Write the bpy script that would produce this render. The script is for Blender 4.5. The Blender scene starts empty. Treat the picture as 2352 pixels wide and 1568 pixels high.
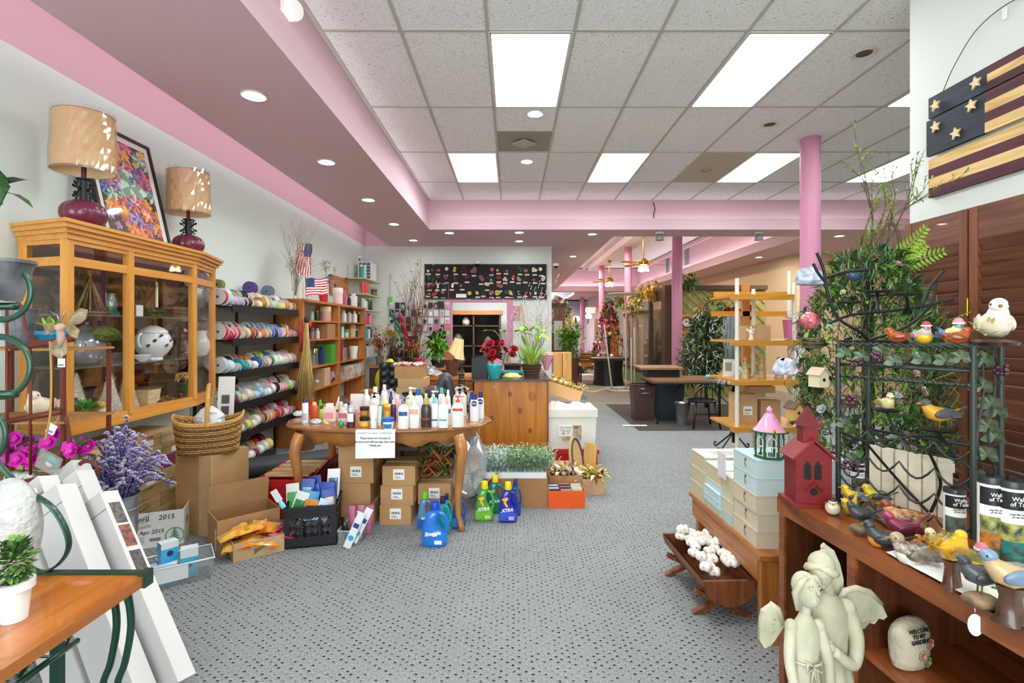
import bpy,math,random
from mathutils import Vector,Matrix
R=random.Random(11)
SC=bpy.context.scene
COL=SC.collection
PI=math.pi
# ---------------- camera, light, exposure ----------------
F=1148.0;CX=1176.0;CY=756.0;HC=1.40 # focal length in px, vanishing point, eye height
cam=bpy.data.cameras.new('camera');camo=bpy.data.objects.new('camera',cam);COL.objects.link(camo)
camo.location=(0,0,HC);camo.rotation_euler=(PI/2,0,0)
cam.sensor_width=36;cam.lens=36*F/2352;cam.shift_x=0;cam.shift_y=-(784-CY)/2352
cam.clip_start=.05;cam.clip_end=100
SC.camera=camo
SC.view_settings.view_transform='Standard';SC.view_settings.look='None'
SC.view_settings.gamma=1;SC.view_settings.use_curve_mapping=False
SC.view_settings.exposure=0.4
W=bpy.data.worlds.new('world');SC.world=W;W.use_nodes=True
W.node_tree.nodes['Background'].inputs[0].default_value=(.93,.97,1,1)
W.node_tree.nodes['Background'].inputs[1].default_value=1.0
def area(name,loc,rot,sx,sy,power,col=(1,1,1)):
    l=bpy.data.lights.new(name,'AREA');l.shape='RECTANGLE';l.size=sx;l.size_y=sy;l.energy=power;l.color=col
    o=bpy.data.objects.new(name,l);o.location=loc;o.rotation_euler=rot;COL.objects.link(o);return o
area('shop_window_daylight',(-.7,-2.7,1.7),(PI/2+.3,0,0),3.6,2.6,125,(.92,.99,1))
TROFFER=13.0 # diffuser emission
# ---------------- helpers ----------------
def at(px,py,z=0.0): # a measured point on the level z
    Y=F*(HC-z)/(py-CY);return Vector(((px-CX)/F*Y,Y,z))
def dp(px,py,Y): # a measured point at the distance Y
    return Vector(((px-CX)/F*Y,Y,HC-(py-CY)/F*Y))
def lin(c):
    c=c/255.0;return c/12.92 if c<=.04045 else((c+.055)/1.055)**2.4
def rgb(h):
    if isinstance(h,str):
        h=h.lstrip('#');h=tuple(int(h[i:i+2],16)for i in(0,2,4))
    return(lin(h[0]),lin(h[1]),lin(h[2]),1)
_mc={}
def P(h,rough=.5,metal=0.0,var=0.0,vs=20.0,bump=0.0,bs=60.0,trans=0.0,alpha=1.0,coat=0.0,emit=0.0,stretch=(1,1,1),sheen=0.0,h2=None):
    """principled material; var = noise tint, bump = noise relief"""
    k=(h,rough,metal,var,vs,bump,bs,trans,alpha,coat,emit,stretch,sheen,h2)
    if k in _mc:return _mc[k]
    m=bpy.data.materials.new('paint_%s'%(h if isinstance(h,str)else '%d_%d_%d'%h));m.use_nodes=True
    nt=m.node_tree;b=nt.nodes['Principled BSDF']
    b.inputs['Base Color'].default_value=rgb(h);b.inputs['Roughness'].default_value=rough
    b.inputs['Metallic'].default_value=metal
    if trans:b.inputs['Transmission Weight'].default_value=trans
    if alpha<1:b.inputs['Alpha'].default_value=alpha
    if coat:b.inputs['Coat Weight'].default_value=coat
    if sheen:b.inputs['Sheen Weight'].default_value=sheen
    if emit:
        b.inputs['Emission Color'].default_value=rgb(h);b.inputs['Emission Strength'].default_value=emit
    if var or bump or h2:
        tc=nt.nodes.new('ShaderNodeTexCoord');mp=nt.nodes.new('ShaderNodeMapping');mp.inputs['Scale'].default_value=stretch
        nt.links.new(tc.outputs['Object'],mp.inputs[0])
        if var or h2:
            n=nt.nodes.new('ShaderNodeTexNoise');n.inputs['Scale'].default_value=vs;n.inputs['Detail'].default_value=4
            nt.links.new(mp.outputs[0],n.inputs['Vector'])
            r=nt.nodes.new('ShaderNodeValToRGB');c=rgb(h)
            if h2:c0=rgb(h2);c1=c
            else:
                c0=tuple(max(0,x*(1-var))for x in c[:3])+(1,);c1=tuple(min(1,x*(1+var))for x in c[:3])+(1,)
            r.color_ramp.elements[0].position=.38;r.color_ramp.elements[1].position=.62
            r.color_ramp.elements[0].color=c0;r.color_ramp.elements[1].color=c1
            nt.links.new(n.outputs[0],r.inputs[0]);nt.links.new(r.outputs[0],b.inputs['Base Color'])
        if bump:
            n2=nt.nodes.new('ShaderNodeTexNoise');n2.inputs['Scale'].default_value=bs
            nt.links.new(mp.outputs[0],n2.inputs['Vector'])
            bp=nt.nodes.new('ShaderNodeBump');bp.inputs['Strength'].default_value=bump;bp.inputs['Distance'].default_value=.01
            nt.links.new(n2.outputs[0],bp.inputs['Height']);nt.links.new(bp.outputs[0],b.inputs['Normal'])
    _mc[k]=m;return m
def wood(h,h2,rough=.4,axis=0,scale=1.0,coat=.15):
    """planks of grain running along one axis"""
    k=('wood',h,h2,rough,axis,scale,coat)
    if k in _mc:return _mc[k]
    m=bpy.data.materials.new('wood_'+h);m.use_nodes=True;nt=m.node_tree;b=nt.nodes['Principled BSDF']
    tc=nt.nodes.new('ShaderNodeTexCoord');mp=nt.nodes.new('ShaderNodeMapping')
    s=[9.0*scale]*3;s[axis]=.7*scale;mp.inputs['Scale'].default_value=s
    n=nt.nodes.new('ShaderNodeTexNoise');n.inputs['Scale'].default_value=3;n.inputs['Detail'].default_value=6;n.inputs['Distortion'].default_value=1.2
    r=nt.nodes.new('ShaderNodeValToRGB');r.color_ramp.elements[0].position=.32;r.color_ramp.elements[1].position=.66
    r.color_ramp.elements[0].color=rgb(h2);r.color_ramp.elements[1].color=rgb(h)
    nt.links.new(tc.outputs['Object'],mp.inputs[0]);nt.links.new(mp.outputs[0],n.inputs['Vector'])
    nt.links.new(n.outputs[0],r.inputs[0]);nt.links.new(r.outputs[0],b.inputs['Base Color'])
    b.inputs['Roughness'].default_value=rough;b.inputs['Coat Weight'].default_value=coat
    _mc[k]=m;return m
def glassy(h='#ffffff',gloss=.12,tint=0.0,rough=.03):
    """thin clear sheet: mostly see-through with a surface reflection"""
    k=('glass',h,gloss,tint,rough)
    if k in _mc:return _mc[k]
    m=bpy.data.materials.new('clear_sheet');m.use_nodes=True;nt=m.node_tree
    for n in list(nt.nodes):nt.nodes.remove(n)
    o=nt.nodes.new('ShaderNodeOutputMaterial');t=nt.nodes.new('ShaderNodeBsdfTransparent');g=nt.nodes.new('ShaderNodeBsdfGlossy')
    d=nt.nodes.new('ShaderNodeBsdfDiffuse');d.inputs[0].default_value=rgb(h)
    g.inputs['Roughness'].default_value=rough;x=nt.nodes.new('ShaderNodeMixShader');y=nt.nodes.new('ShaderNodeMixShader')
    fr=nt.nodes.new('ShaderNodeLayerWeight');fr.inputs[0].default_value=.5;pw=nt.nodes.new('ShaderNodeMath');pw.operation='POWER';pw.inputs[1].default_value=5
    ma=nt.nodes.new('ShaderNodeMath');ma.operation='MULTIPLY_ADD';ma.inputs[1].default_value=.5;ma.inputs[2].default_value=gloss;nt.links.new(fr.outputs['Facing'],pw.inputs[0]);nt.links.new(pw.outputs[0],ma.inputs[0])
    x.inputs[0].default_value=tint;nt.links.new(t.outputs[0],x.inputs[1]);nt.links.new(d.outputs[0],x.inputs[2])
    nt.links.new(ma.outputs[0],y.inputs[0]);nt.links.new(x.outputs[0],y.inputs[1]);nt.links.new(g.outputs[0],y.inputs[2])
    nt.links.new(y.outputs[0],o.inputs[0]);_mc[k]=m;return m
def frame(d): # rotation taking +Z to d
    return Vector(d).normalized().to_track_quat('Z','Y').to_matrix().to_4x4()
class MB:
    def __init__(s,T=None):s.v=[];s.f=[];s.mi=[];s.sm=[];s.mats=[];s.T=T or Matrix()
    def add(s,vs,fs,m,smooth=False):
        if m not in s.mats:s.mats.append(m)
        k=s.mats.index(m);n=len(s.v)
        s.v+=[s.T@Vector(v)for v in vs]
        for f in fs:s.f.append([n+i for i in f]);s.mi.append(k);s.sm.append(smooth)
        return s
    def bx(s,x0,x1,y0,y1,z0,z1,m):
        v=[(x,y,z)for z in(z0,z1)for y in(y0,y1)for x in(x0,x1)]
        return s.add(v,[(0,2,3,1),(4,5,7,6),(0,1,5,4),(2,6,7,3),(0,4,6,2),(1,3,7,5)],m)
    def box(s,c,d,m,rot=None,taper=None):
        T0=s.T
        s.T=T0@Matrix.Translation(c)@(rot if rot is not None else Matrix())
        x,y,z=d[0]/2,d[1]/2,d[2]/2;t=taper or 1
        v=[(-x*t,-y*t,-z),(x*t,-y*t,-z),(-x*t,y*t,-z),(x*t,y*t,-z),(-x,-y,z),(x,-y,z),(-x,y,z),(x,y,z)]
        s.add(v,[(0,2,3,1),(4,5,7,6),(0,1,5,4),(2,6,7,3),(0,4,6,2),(1,3,7,5)],m);s.T=T0;return s
    def rbox(s,c,d,r,m,rot=None,n=4): # rounded-corner slab (corners in plan)
        pts=[]
        for(sx,sy,a0)in((1,1,0),(-1,1,PI/2),(-1,-1,PI),(1,-1,3*PI/2)):
            for i in range(n+1):
                a=a0+PI/2*i/n;pts.append((sx*(d[0]/2-r)+r*math.cos(a),sy*(d[1]/2-r)+r*math.sin(a)))
        T0=s.T;s.T=T0@Matrix.Translation(c)@(rot if rot is not None else Matrix())
        s.prism(pts,-d[2]/2,d[2]/2,m,smooth=True);s.T=T0;return s
    def prism(s,pts,z0,z1,m,smooth=False,side=None):
        n=len(pts);a=[(p[0],p[1],z0)for p in pts];b=[(p[0],p[1],z1)for p in pts]
        s.add(a+b,[(i,(i+1)%n,n+(i+1)%n,n+i)for i in range(n)],side or m,smooth)
        s.add(a,[list(range(n))[::-1]],m);s.add(b,[list(range(n))],m);return s
    def lathe(s,pr,m,n=20,c=(0,0,0),sx=1,sy=1,rot=None,lobes=0,la=0.0,cap=True,ang=35):
        T0=s.T;s.T=T0@Matrix.Translation(c)@(rot if rot is not None else Matrix())
        segs=[];cur=[pr[0]]
        for i in range(1,len(pr)):
            cur.append(pr[i])
            if i<len(pr)-1:
                d1=Vector((pr[i][0]-pr[i-1][0],pr[i][1]-pr[i-1][1]));d2=Vector((pr[i+1][0]-pr[i][0],pr[i+1][1]-pr[i][1]))
                if d1.length>1e-6 and d2.length>1e-6 and math.degrees(d1.angle(d2))>ang:segs.append(cur);cur=[pr[i]]
        segs.append(cur)
        mm=m if isinstance(m,(list,tuple))else None
        for q,g in enumerate(segs):
            vs=[]
            for(r,z)in g:
                for i in range(n):
                    a=2*PI*i/n;rr=r*(1+la*abs(math.cos(a*lobes/2))if lobes else 1)
                    vs.append((rr*math.cos(a)*sx,rr*math.sin(a)*sy,z))
            fs=[(j*n+i,j*n+(i+1)%n,(j+1)*n+(i+1)%n,(j+1)*n+i)for j in range(len(g)-1)for i in range(n)]
            s.add(vs,fs,mm[min(q,len(mm)-1)]if mm else m,True)
        if cap:
            for(r,z),rev,q in((pr[0],True,0),(pr[-1],False,-1)):
                if r>1e-5:
                    ring=[(r*math.cos(2*PI*i/n)*sx,r*math.sin(2*PI*i/n)*sy,z)for i in range(n)]
                    s.add(ring,[list(range(n))[::-1]if rev else list(range(n))],(mm[0]if q==0 else mm[-1])if mm else m)
        s.T=T0;return s
    def cyl(s,a,b,r,m,r2=None,n=12,cap=True):
        a=Vector(a);b=Vector(b);L=(b-a).length
        return s.lathe([(r,0),(r if r2 is None else r2,L)],m,n,rot=frame(b-a),c=a,cap=cap)
    def tube(s,pts,r,m,n=6,closed=False,flat=1.0):
        P_=[Vector(p)for p in pts];k=len(P_)
        if k<2:return s
        rs=r if isinstance(r,(list,tuple))else[r]*k
        up=None;vs=[]
        for i in range(k):
            t=(P_[(i+1)%k]-P_[i-1])if closed or 0<i<k-1 else(P_[1]-P_[0]if i==0 else P_[-1]-P_[-2])
            if t.length<1e-9:t=Vector((0,0,1))
            t.normalize()
            if up is None:up=t.orthogonal().normalized()if flat==1 else(Vector((0,0,1))if abs(t.z)<.9 else Vector((0,1,0)))
            up=(up-t*up.dot(t));up=up.normalized()if up.length>1e-6 else t.orthogonal().normalized()
            w=t.cross(up)
            for j in range(n):
                a=2*PI*j/n;vs.append(P_[i]+(w*math.cos(a)*rs[i]+up*math.sin(a)*rs[i]*flat))
        kk=k if closed else k-1
        fs=[(i*n+j,i*n+(j+1)%n,((i+1)%k)*n+(j+1)%n,((i+1)%k)*n+j)for i in range(kk)for j in range(n)]
        if not closed:fs+=[list(range(n))[::-1],[(k-1)*n+j for j in range(n)]]
        return s.add(vs,fs,m,True)
    def ell(s,c,r,m,n=14,k=9,rot=None):
        pr=[(math.sin(PI*i/k),-math.cos(PI*i/k))for i in range(k+1)]
        if not isinstance(r,(list,tuple)):r=(r,r,r)
        T0=s.T;s.T=T0@Matrix.Translation(c)@(rot if rot is not None else Matrix())@Matrix.Diagonal((r[0],r[1],r[2],1))
        s.lathe(pr,m,n,cap=False,ang=90);s.T=T0;return s
    def sheet(s,g,m,smooth=True,th=0.0): # grid of points
        a=len(g);b=len(g[0]);vs=[p for row in g for p in row]
        fs=[(i*b+j,i*b+j+1,(i+1)*b+j+1,(i+1)*b+j)for i in range(a-1)for j in range(b-1)]
        return s.add(vs,fs,m,smooth)
    def leaf(s,p,d,L,w,m,bend=.3,up=None): # folded leaf, 3 segments
        p=Vector(p);d=Vector(d).normalized();side=d.cross(Vector(up)if up else Vector((0,0,1)))
        side=side.normalized()if side.length>1e-3 else Vector((1,0,0));nn=side.cross(d).normalized()
        q=[]
        for t,ww in((0,.12),(.35,1),(.7,.8),(1,.05)):
            c=p+d*L*t-nn*bend*L*t*t
            q.append((c-side*w*ww/2+nn*w*.12*ww,c,c+side*w*ww/2+nn*w*.12*ww))
        return s.sheet(q,m,False)
    def build(s,name,parent=None,loc=None,smooth=None):
        me=bpy.data.meshes.new(name);me.from_pydata([tuple(v)for v in s.v],[],s.f)
        for m in s.mats:me.materials.append(m)
        me.polygons.foreach_set('material_index',s.mi);me.polygons.foreach_set('use_smooth',s.sm)
        me.update();o=bpy.data.objects.new(name,me);COL.objects.link(o)
        if parent:o.parent=parent
        if loc is not None:o.location=loc
        return o
def tag(o,label,cat,group=None,kind=None):
    o['label']=label;o['category']=cat
    if group:o['group']=group
    if kind:o['kind']=kind
    return o
def thing(name,label,cat,loc=(0,0,0),rz=0.0,group=None,rot=None):
    o=bpy.data.objects.new(name,None);COL.objects.link(o);o.empty_display_size=.05
    o.location=loc;o.rotation_euler=rot if rot else(0,0,rz);return tag(o,label,cat,group)
def struct(o):o['kind']='structure';return o
def copy_thing(src,loc,rz=None,label=None,scale=None,swap=None):
    """copies a thing, its parts and their sub-parts; swap = {old material: new}"""
    def cp(o,par):
        c=o.copy();COL.objects.link(c);c.parent=par
        if swap and o.data:
            c.data=o.data.copy()
            for i,mm in enumerate(c.data.materials):
                if mm in swap:c.data.materials[i]=swap[mm]
        for ch in kids.get(o.name,[]):cp(ch,c)
        return c
    kids={}
    def walk(o):
        kids[o.name]=list(o.children)
        for ch in o.children:walk(ch)
    walk(src);c=cp(src,src.parent);c.location=loc
    if rz is not None:c.rotation_euler=(c.rotation_euler[0],c.rotation_euler[1],rz)
    if label:c['label']=label
    if scale:c.scale=scale if isinstance(scale,(tuple,list))else(scale,)*3
    return c
def text(s,size,m,name='lettering',parent=None,loc=(0,0,0),rot=(PI/2,0,0),ext=.0006,align='CENTER',bold=0.0,sx=1.0,shear=0.0,space=1.0):
    cu=bpy.data.curves.new('t','FONT');cu.body=s;cu.size=size;cu.extrude=ext;cu.align_x=align;cu.align_y='CENTER'
    cu.offset=bold;cu.shear=shear;cu.space_line=space;cu.resolution_u=2
    t=bpy.data.objects.new('t',cu);COL.objects.link(t)
    me=bpy.data.meshes.new_from_object(t.evaluated_get(bpy.context.evaluated_depsgraph_get()))
    bpy.data.objects.remove(t);me.materials.clear();me.materials.append(m);me.name=name
    o=bpy.data.objects.new(name,me);COL.objects.link(o);o.parent=parent;o.location=loc;o.rotation_euler=rot;o.scale=(sx,1,1)
    return o
ORD=['','first','second','third','fourth','fifth','sixth','seventh','eighth','ninth','tenth','eleventh','twelfth','thirteenth','fourteenth','fifteenth','sixteenth',
       'seventeenth','eighteenth','nineteenth','twentieth']+['twenty-'+x for x in('first','second','third','fourth','fifth','sixth','seventh','eighth','ninth')]+['thirtieth']
def arc(c,r,a0,a1,n=12,pl='xz',rb=None):
    rb=r if rb is None else rb;o=[]
    for i in range(n+1):
        a=math.radians(a0+(a1-a0)*i/n);x,y=r*math.cos(a),rb*math.sin(a)
        o.append((c[0]+x,c[1],c[2]+y)if pl=='xz' else(c[0],c[1]+x,c[2]+y)if pl=='yz' else(c[0]+x,c[1]+y,c[2]))
    return o
def spiral(c,r,a0,turns,n=16,pl='xz',k=.15,d=1):
    o=[]
    for i in range(n+1):
        t=i/n;a=math.radians(a0)+d*2*PI*turns*t;q=r*(1-(1-k)*t);x,y=q*math.cos(a),q*math.sin(a)
        o.append((c[0]+x,c[1],c[2]+y)if pl=='xz' else(c[0],c[1]+x,c[2]+y)if pl=='yz' else(c[0]+x,c[1]+y,c[2]))
    return o
def bez(p,n=10): # Catmull-Rom through points
    p=[Vector(q)for q in p];p=[p[0]]+p+[p[-1]];o=[]
    for i in range(1,len(p)-2):
        a,b,c,d=p[i-1:i+3]
        for j in range(n):
            t=j/n;o.append(.5*((2*b)+(c-a)*t+(2*a-5*b+4*c-d)*t*t+(3*b-a-3*c+d)*t**3))
    o.append(p[-2]);return o
def RZ(a):return Matrix.Rotation(a,4,'Z')
def RX(a):return Matrix.Rotation(a,4,'X')
def RY(a):return Matrix.Rotation(a,4,'Y')
def TR(*v):return Matrix.Translation(v if len(v)==3 else v[0])

# ---------------- the shell ----------------
ZC=HC+2.13;ZS=HC+1.61;XW=-2.84;YB=9.70;XR=2.46
def nodemat(name):
    m=bpy.data.materials.new(name);m.use_nodes=True;return m,m.node_tree,m.node_tree.nodes['Principled BSDF']
def N(nt,t,**kw):
    n=nt.nodes.new('ShaderNode'+t)
    for k,v in kw.items():
        if k.startswith('i'):n.inputs[int(k[1:])].default_value=v
        else:setattr(n,k,v)
    return n
def carpet(name,ca,cb,cd):
    m,nt,b=nodemat(name);L=nt.links.new
    tc=N(nt,'TexCoord');mp=N(nt,'Mapping');mp.vector_type='POINT'
    L(tc.outputs['Object'],mp.inputs[0]);mp.inputs['Rotation'].default_value=(0,0,PI/4);mp.inputs['Scale'].default_value=(1,1,1)
    sc=N(nt,'VectorMath',operation='MULTIPLY');sc.inputs[1].default_value=(27,38,1);L(tc.outputs['Object'],sc.inputs[0]);L(sc.outputs[0],mp.inputs[0])
    vo=N(nt,'TexVoronoi');vo.inputs['Scale'].default_value=1.0;vo.inputs['Randomness'].default_value=.22;L(mp.outputs[0],vo.inputs['Vector'])
    r=N(nt,'ValToRGB');r.color_ramp.elements[0].position=.12;r.color_ramp.elements[1].position=.24
    r.color_ramp.elements[0].color=rgb(cd);r.color_ramp.elements[1].color=(1,1,1,1);L(vo.outputs['Distance'],r.inputs[0])
    n1=N(nt,'TexNoise');n1.inputs['Scale'].default_value=170;n1.inputs['Detail'].default_value=2;L(tc.outputs['Object'],n1.inputs['Vector'])
    r2=N(nt,'ValToRGB');r2.color_ramp.elements[0].position=.35;r2.color_ramp.elements[1].position=.65
    r2.color_ramp.elements[0].color=rgb(cb);r2.color_ramp.elements[1].color=rgb(ca);L(n1.outputs[0],r2.inputs[0])
    n3=N(nt,'TexNoise');n3.inputs['Scale'].default_value=1.4;n3.inputs['Detail'].default_value=3;L(tc.outputs['Object'],n3.inputs['Vector'])
    r3=N(nt,'ValToRGB');r3.color_ramp.elements[0].color=(.8,.8,.8,1);r3.color_ramp.elements[1].color=(1.08,1.08,1.08,1);L(n3.outputs[0],r3.inputs[0])
    mx=N(nt,'Mix',data_type='RGBA',blend_type='MULTIPLY');mx.inputs[0].default_value=1;L(r2.outputs[0],mx.inputs[6]);L(r.outputs[0],mx.inputs[7])
    m2=N(nt,'Mix',data_type='RGBA',blend_type='MULTIPLY');m2.inputs[0].default_value=1;L(mx.outputs[2],m2.inputs[6]);L(r3.outputs[0],m2.inputs[7])
    L(m2.outputs[2],b.inputs['Base Color']);b.inputs['Roughness'].default_value=.95;b.inputs['Specular IOR Level'].default_value=.1
    bp=N(nt,'Bump');bp.inputs['Strength'].default_value=.7;bp.inputs['Distance'].default_value=.008;L(vo.outputs['Distance'],bp.inputs['Height']);L(bp.outputs[0],b.inputs['Normal'])
    return m
M_carpet=carpet('loop_carpet','#a9adae','#787c7d','#363638')
M_carpet2=carpet('taupe_carpet','#a89d92','#7d736a','#6a625a')
# speckled acoustic tile
m,nt,b=nodemat('acoustic_tile');L=nt.links.new;tc=N(nt,'TexCoord')
n1=N(nt,'TexNoise');n1.inputs['Scale'].default_value=85;n1.inputs['Detail'].default_value=2;n1.inputs['Distortion'].default_value=1.5
sc=N(nt,'VectorMath',operation='MULTIPLY');sc.inputs[1].default_value=(.7,1.3,1);L(tc.outputs['Object'],sc.inputs[0]);L(sc.outputs[0],n1.inputs['Vector'])
r=N(nt,'ValToRGB');r.color_ramp.elements[0].position=.33;r.color_ramp.elements[1].position=.39
r.color_ramp.elements[0].color=rgb('#95958a');r.color_ramp.elements[1].color=rgb('#f3f5f6')
L(n1.outputs[0],r.inputs[0]);L(r.outputs[0],b.inputs['Base Color']);b.inputs['Roughness'].default_value=.95
bp=N(nt,'Bump');bp.inputs['Strength'].default_value=.3;bp.inputs['Distance'].default_value=.004;L(n1.outputs[0],bp.inputs['Height']);L(bp.outputs[0],b.inputs['Normal'])
M_tile=m
M_wall=P('#dfe4df',.85,bump=.08,bs=90)
M_pink=P('#dab9c3',.6,bump=.05,bs=80)
M_pcol=P('#ce8ba8',.5);M_wallL=P('#dfeee9',.85,bump=.08,bs=90);M_tan=P('#e3cba9',.8);M_blue=P('#c3cdd3',.8)  # left wall paint tinted greener to cancel the pink bounced light
M_grid=P('#bcbbb2',.6);M_white=P('#f2f2ef',.5);M_black=P('#141414',.45)
M_brown=P('#4b3526',.5,var=.15)
def emis(name,col,s):
    m=bpy.data.materials.new(name);m.use_nodes=True;nt=m.node_tree;b=nt.nodes['Principled BSDF']
    b.inputs['Base Color'].default_value=(.8,.8,.8,1);b.inputs['Emission Color'].default_value=(*col,1);b.inputs['Emission Strength'].default_value=s;return m
M_diff=emis('troffer_diffuser',(.97,1,.99),TROFFER);M_tubeW=emis('cove_tube',(.97,1,.99),6.5);M_tubeD=emis('cove_tube',(.96,1,.99),2.2);M_bulb=emis('warm_bulb',(1,.8,.5),25.0);M_can=emis('can_lamp',(1,.97,.9),90.0)
def S(name,fn):b=MB();fn(b);return struct(b.build(name))
S('floor',lambda b:b.bx(XW,9,-3,9.6,-.1,0,M_carpet))
S('floor.001',lambda b:b.bx(XW-1,9,9.6,27,-.1,-.001,M_carpet2))
S('wall_left',lambda b:(b.bx(XW-.15,XW,-3,YB+.15,0,ZS,M_wallL),b.bx(XW-.15,XW,-3,YB+.15,ZS,ZC+.1,M_pink)))
# back wall with the doorway into the back room
dx0,dx1,dz=-1.19,-.08,1.95
S('wall_back',lambda b:(b.bx(XW,dx0,YB,YB+.14,0,ZS,M_wall),b.bx(dx1,.77,YB,YB+.14,0,ZS,M_wall),b.bx(dx0,dx1,YB,YB+.14,dz,ZS,M_wall),b.bx(XW,-1.3,YB,YB+.14,ZS,ZC,M_pink)))
S('trim_1',lambda b:(b.bx(dx0-.1,dx0+.02,YB-.03,YB+.16,0,dz-.02,M_pcol),b.bx(dx1-.02,dx1+.1,YB-.03,YB+.16,0,dz-.02,M_pcol),b.bx(dx0-.1,dx1+.1,YB-.03,YB+.16,dz-.02,dz+.1,M_pcol)))
S('wall_back.001',lambda b:(b.bx(XW,.77,13.4,13.5,0,3,M_wall),b.bx(-3,XW,YB,13.5,0,3,M_wall),b.bx(.70,.77,YB+.14,13.5,0,3.01,M_blue)))
S('ceiling.001',lambda b:b.bx(XW,.77,YB+.14,13.5,2.7,2.8,M_pink))
S('wall_corridor',lambda b:b.bx(.70,.77,13.5,20,0,ZS,M_blue))
S('wall_right',lambda b:b.bx(XR,XR+.16,-3,3.09,0,ZC+.1,M_wall))
S('wall_right.001',lambda b:(b.bx(6.07,9,10.68,10.8,0,ZS,M_tan),b.bx(6.07,6.15,10.8,21.5,0,ZS,M_tan),b.bx(9,9.1,-3,10.8,0,ZC,M_wall)))
S('wall_front',lambda b:(b.bx(-2.84,9,-3.1,-3,0,.4,M_wall),b.bx(-2.84,9,-3.1,-3,2.9,ZC,M_wall),b.bx(2.6,9,-3.1,-3,.4,2.9,M_wall)))
# soffits around the tray, one slab each
S('ceiling.002',lambda b:(b.bx(-2.36,-1.33,-3,YB,ZS,ZS+.1,M_pink),b.bx(-1.345,-1.33,-3,8.07,ZS+.1,ZS+.18,M_pink),b.bx(-2.20,-1.376,-3,YB,ZS+.1,ZC,M_pink)))
S('ceiling.003',lambda b:b.bx(XW,-2.20,-3,YB,ZC-.02,ZC+.1,M_pink))
S('ceiling.004',lambda b:(b.bx(-1.33,1.76,8.07,21,ZS,ZS+.1,M_pink),b.bx(1.76,9,8.07,8.68,ZS,ZS+.1,M_pink),b.bx(-1.33,9,8.07,8.085,ZS+.1,ZS+.18,M_pink),
   b.bx(-1.376,9,8.23,8.5,ZS+.1,ZC+.1,M_pink),b.bx(5.1,9,8.68,21,ZS,ZS+.1,M_pink),b.bx(.77,6.2,21,21.7,ZS,ZS+.1,M_pink)))
# second tray
Z2=4.02
S('wall_tray',lambda b:(b.bx(5.4,5.5,8.5,21.7,ZS+.1,Z2,M_pink),b.bx(5.1,5.115,8.68,21,ZS+.1,ZS+.2,M_pink),b.bx(1.4,5.5,21.4,21.5,ZS,Z2,M_pink),b.bx(1.4,1.5,8.5,21.5,ZS+.1,Z2,M_pink),b.bx(1.76,1.775,8.68,21,ZS+.1,ZS+.2,M_pink),b.bx(1.76,5.1,21,21.015,ZS+.1,ZS+.2,M_pink),b.bx(1.4,5.5,8.45,8.5,ZC,Z2,M_pink)))
S('ceiling.005',lambda b:b.bx(1.4,5.5,8.5,21.5,Z2,Z2+.1,M_tile))
S('trim_2',lambda b:(b.bx(5.3,5.4,8.68,21.4,Z2-.14,Z2-.04,M_pink),b.bx(3.0,3.06,8.68,21.4,Z2-.1,Z2,M_pink),b.bx(1.5,5.4,21.3,21.4,Z2-.14,Z2-.04,M_pink)))
S('trim_3',lambda b:b.bx(3.06,3.56,8.68,20,3.74,Z2,M_white))
# far section
S('wall_far',lambda b:(b.bx(-1,7,26.5,26.6,0,4,M_blue),b.bx(-1,-.9,20,26.5,0,4,M_blue),b.bx(-1,.77,19.9,20,0,ZS,M_blue),b.bx(3.9,4.0,21.7,26.5,0,4,P('#e6c9cf',.8)),b.bx(4.0,6.2,21.7,21.8,0,ZS,M_blue)))
S('ceiling.006',lambda b:(b.bx(-1,4,21.7,27,3.7,3.8,M_white),b.bx(2.7,4,21.7,26.5,ZS-.1,ZS,M_pink),b.bx(-1,4,25.6,26.5,ZS-.1,ZS,M_pink),b.bx(-1,1.0,21.7,26.5,ZS,ZS+.1,M_pink)))
# main ceiling
G0=-.175;GS=.62;RY0=3.56;RS=1.22
S('ceiling',lambda b:b.bx(-1.376,9,-3,8.25,ZC,ZC+.1,M_tile))
def grid(b):
    x=G0
    k=-1
    while G0+GS*k<9:
        X=G0+GS*k;b.bx(X-.012,X+.012,-3,8.23,ZC-.008,ZC+.001,M_grid);k+=1
    for j in range(-5,4):
        Y=RY0+RS*j;b.bx(-1.376,9,Y-.012,Y+.012,ZC-.007,ZC+.001,M_grid)
    b.bx(-1.376,-1.345,-3,8.23,ZC-.012,ZC+.001,M_grid)
S('trim_4',grid)
# baseboards
S('baseboard_back',lambda b:(b.bx(XW,dx0-.1,YB-.015,YB,0,.1,P('#8d8a88')),b.bx(dx1+.1,.77,YB-.015,YB,0,.1,P('#8d8a88'))))
S('baseboard_left',lambda b:b.bx(XW,XW+.015,-3,YB,0,.1,P('#8d8a88')))
# columns: fluted pink
cp=MB()
prof=[]
for i in range(96):
    a=2*PI*i/96;prof.append((.102*math.cos(a)*(1-.045*abs(math.sin(a*12))),.102*math.sin(a)*(1-.045*abs(math.sin(a*12)))))
for(X,Y,z1,lab)in((3.33,5.58,ZC,'nearest pink fluted column, standing behind the flower tree'),(3.3,10.0,3.74,'pink fluted column behind the worktable, in front of the lattice'),
                       (3.3,14.2,3.74,'pink column beside the glass doors along the aisle'),(3.3,18.4,3.74,'farther pink column by the tall orange bookcase'),(3.3,23.5,ZS,'farthest pink column below the exit sign')):
    b=MB();b.prism(prof,0,z1,M_pcol,True);o=b.build('column',loc=(X,Y,0));tag(o,lab,'column','pink columns')
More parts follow.
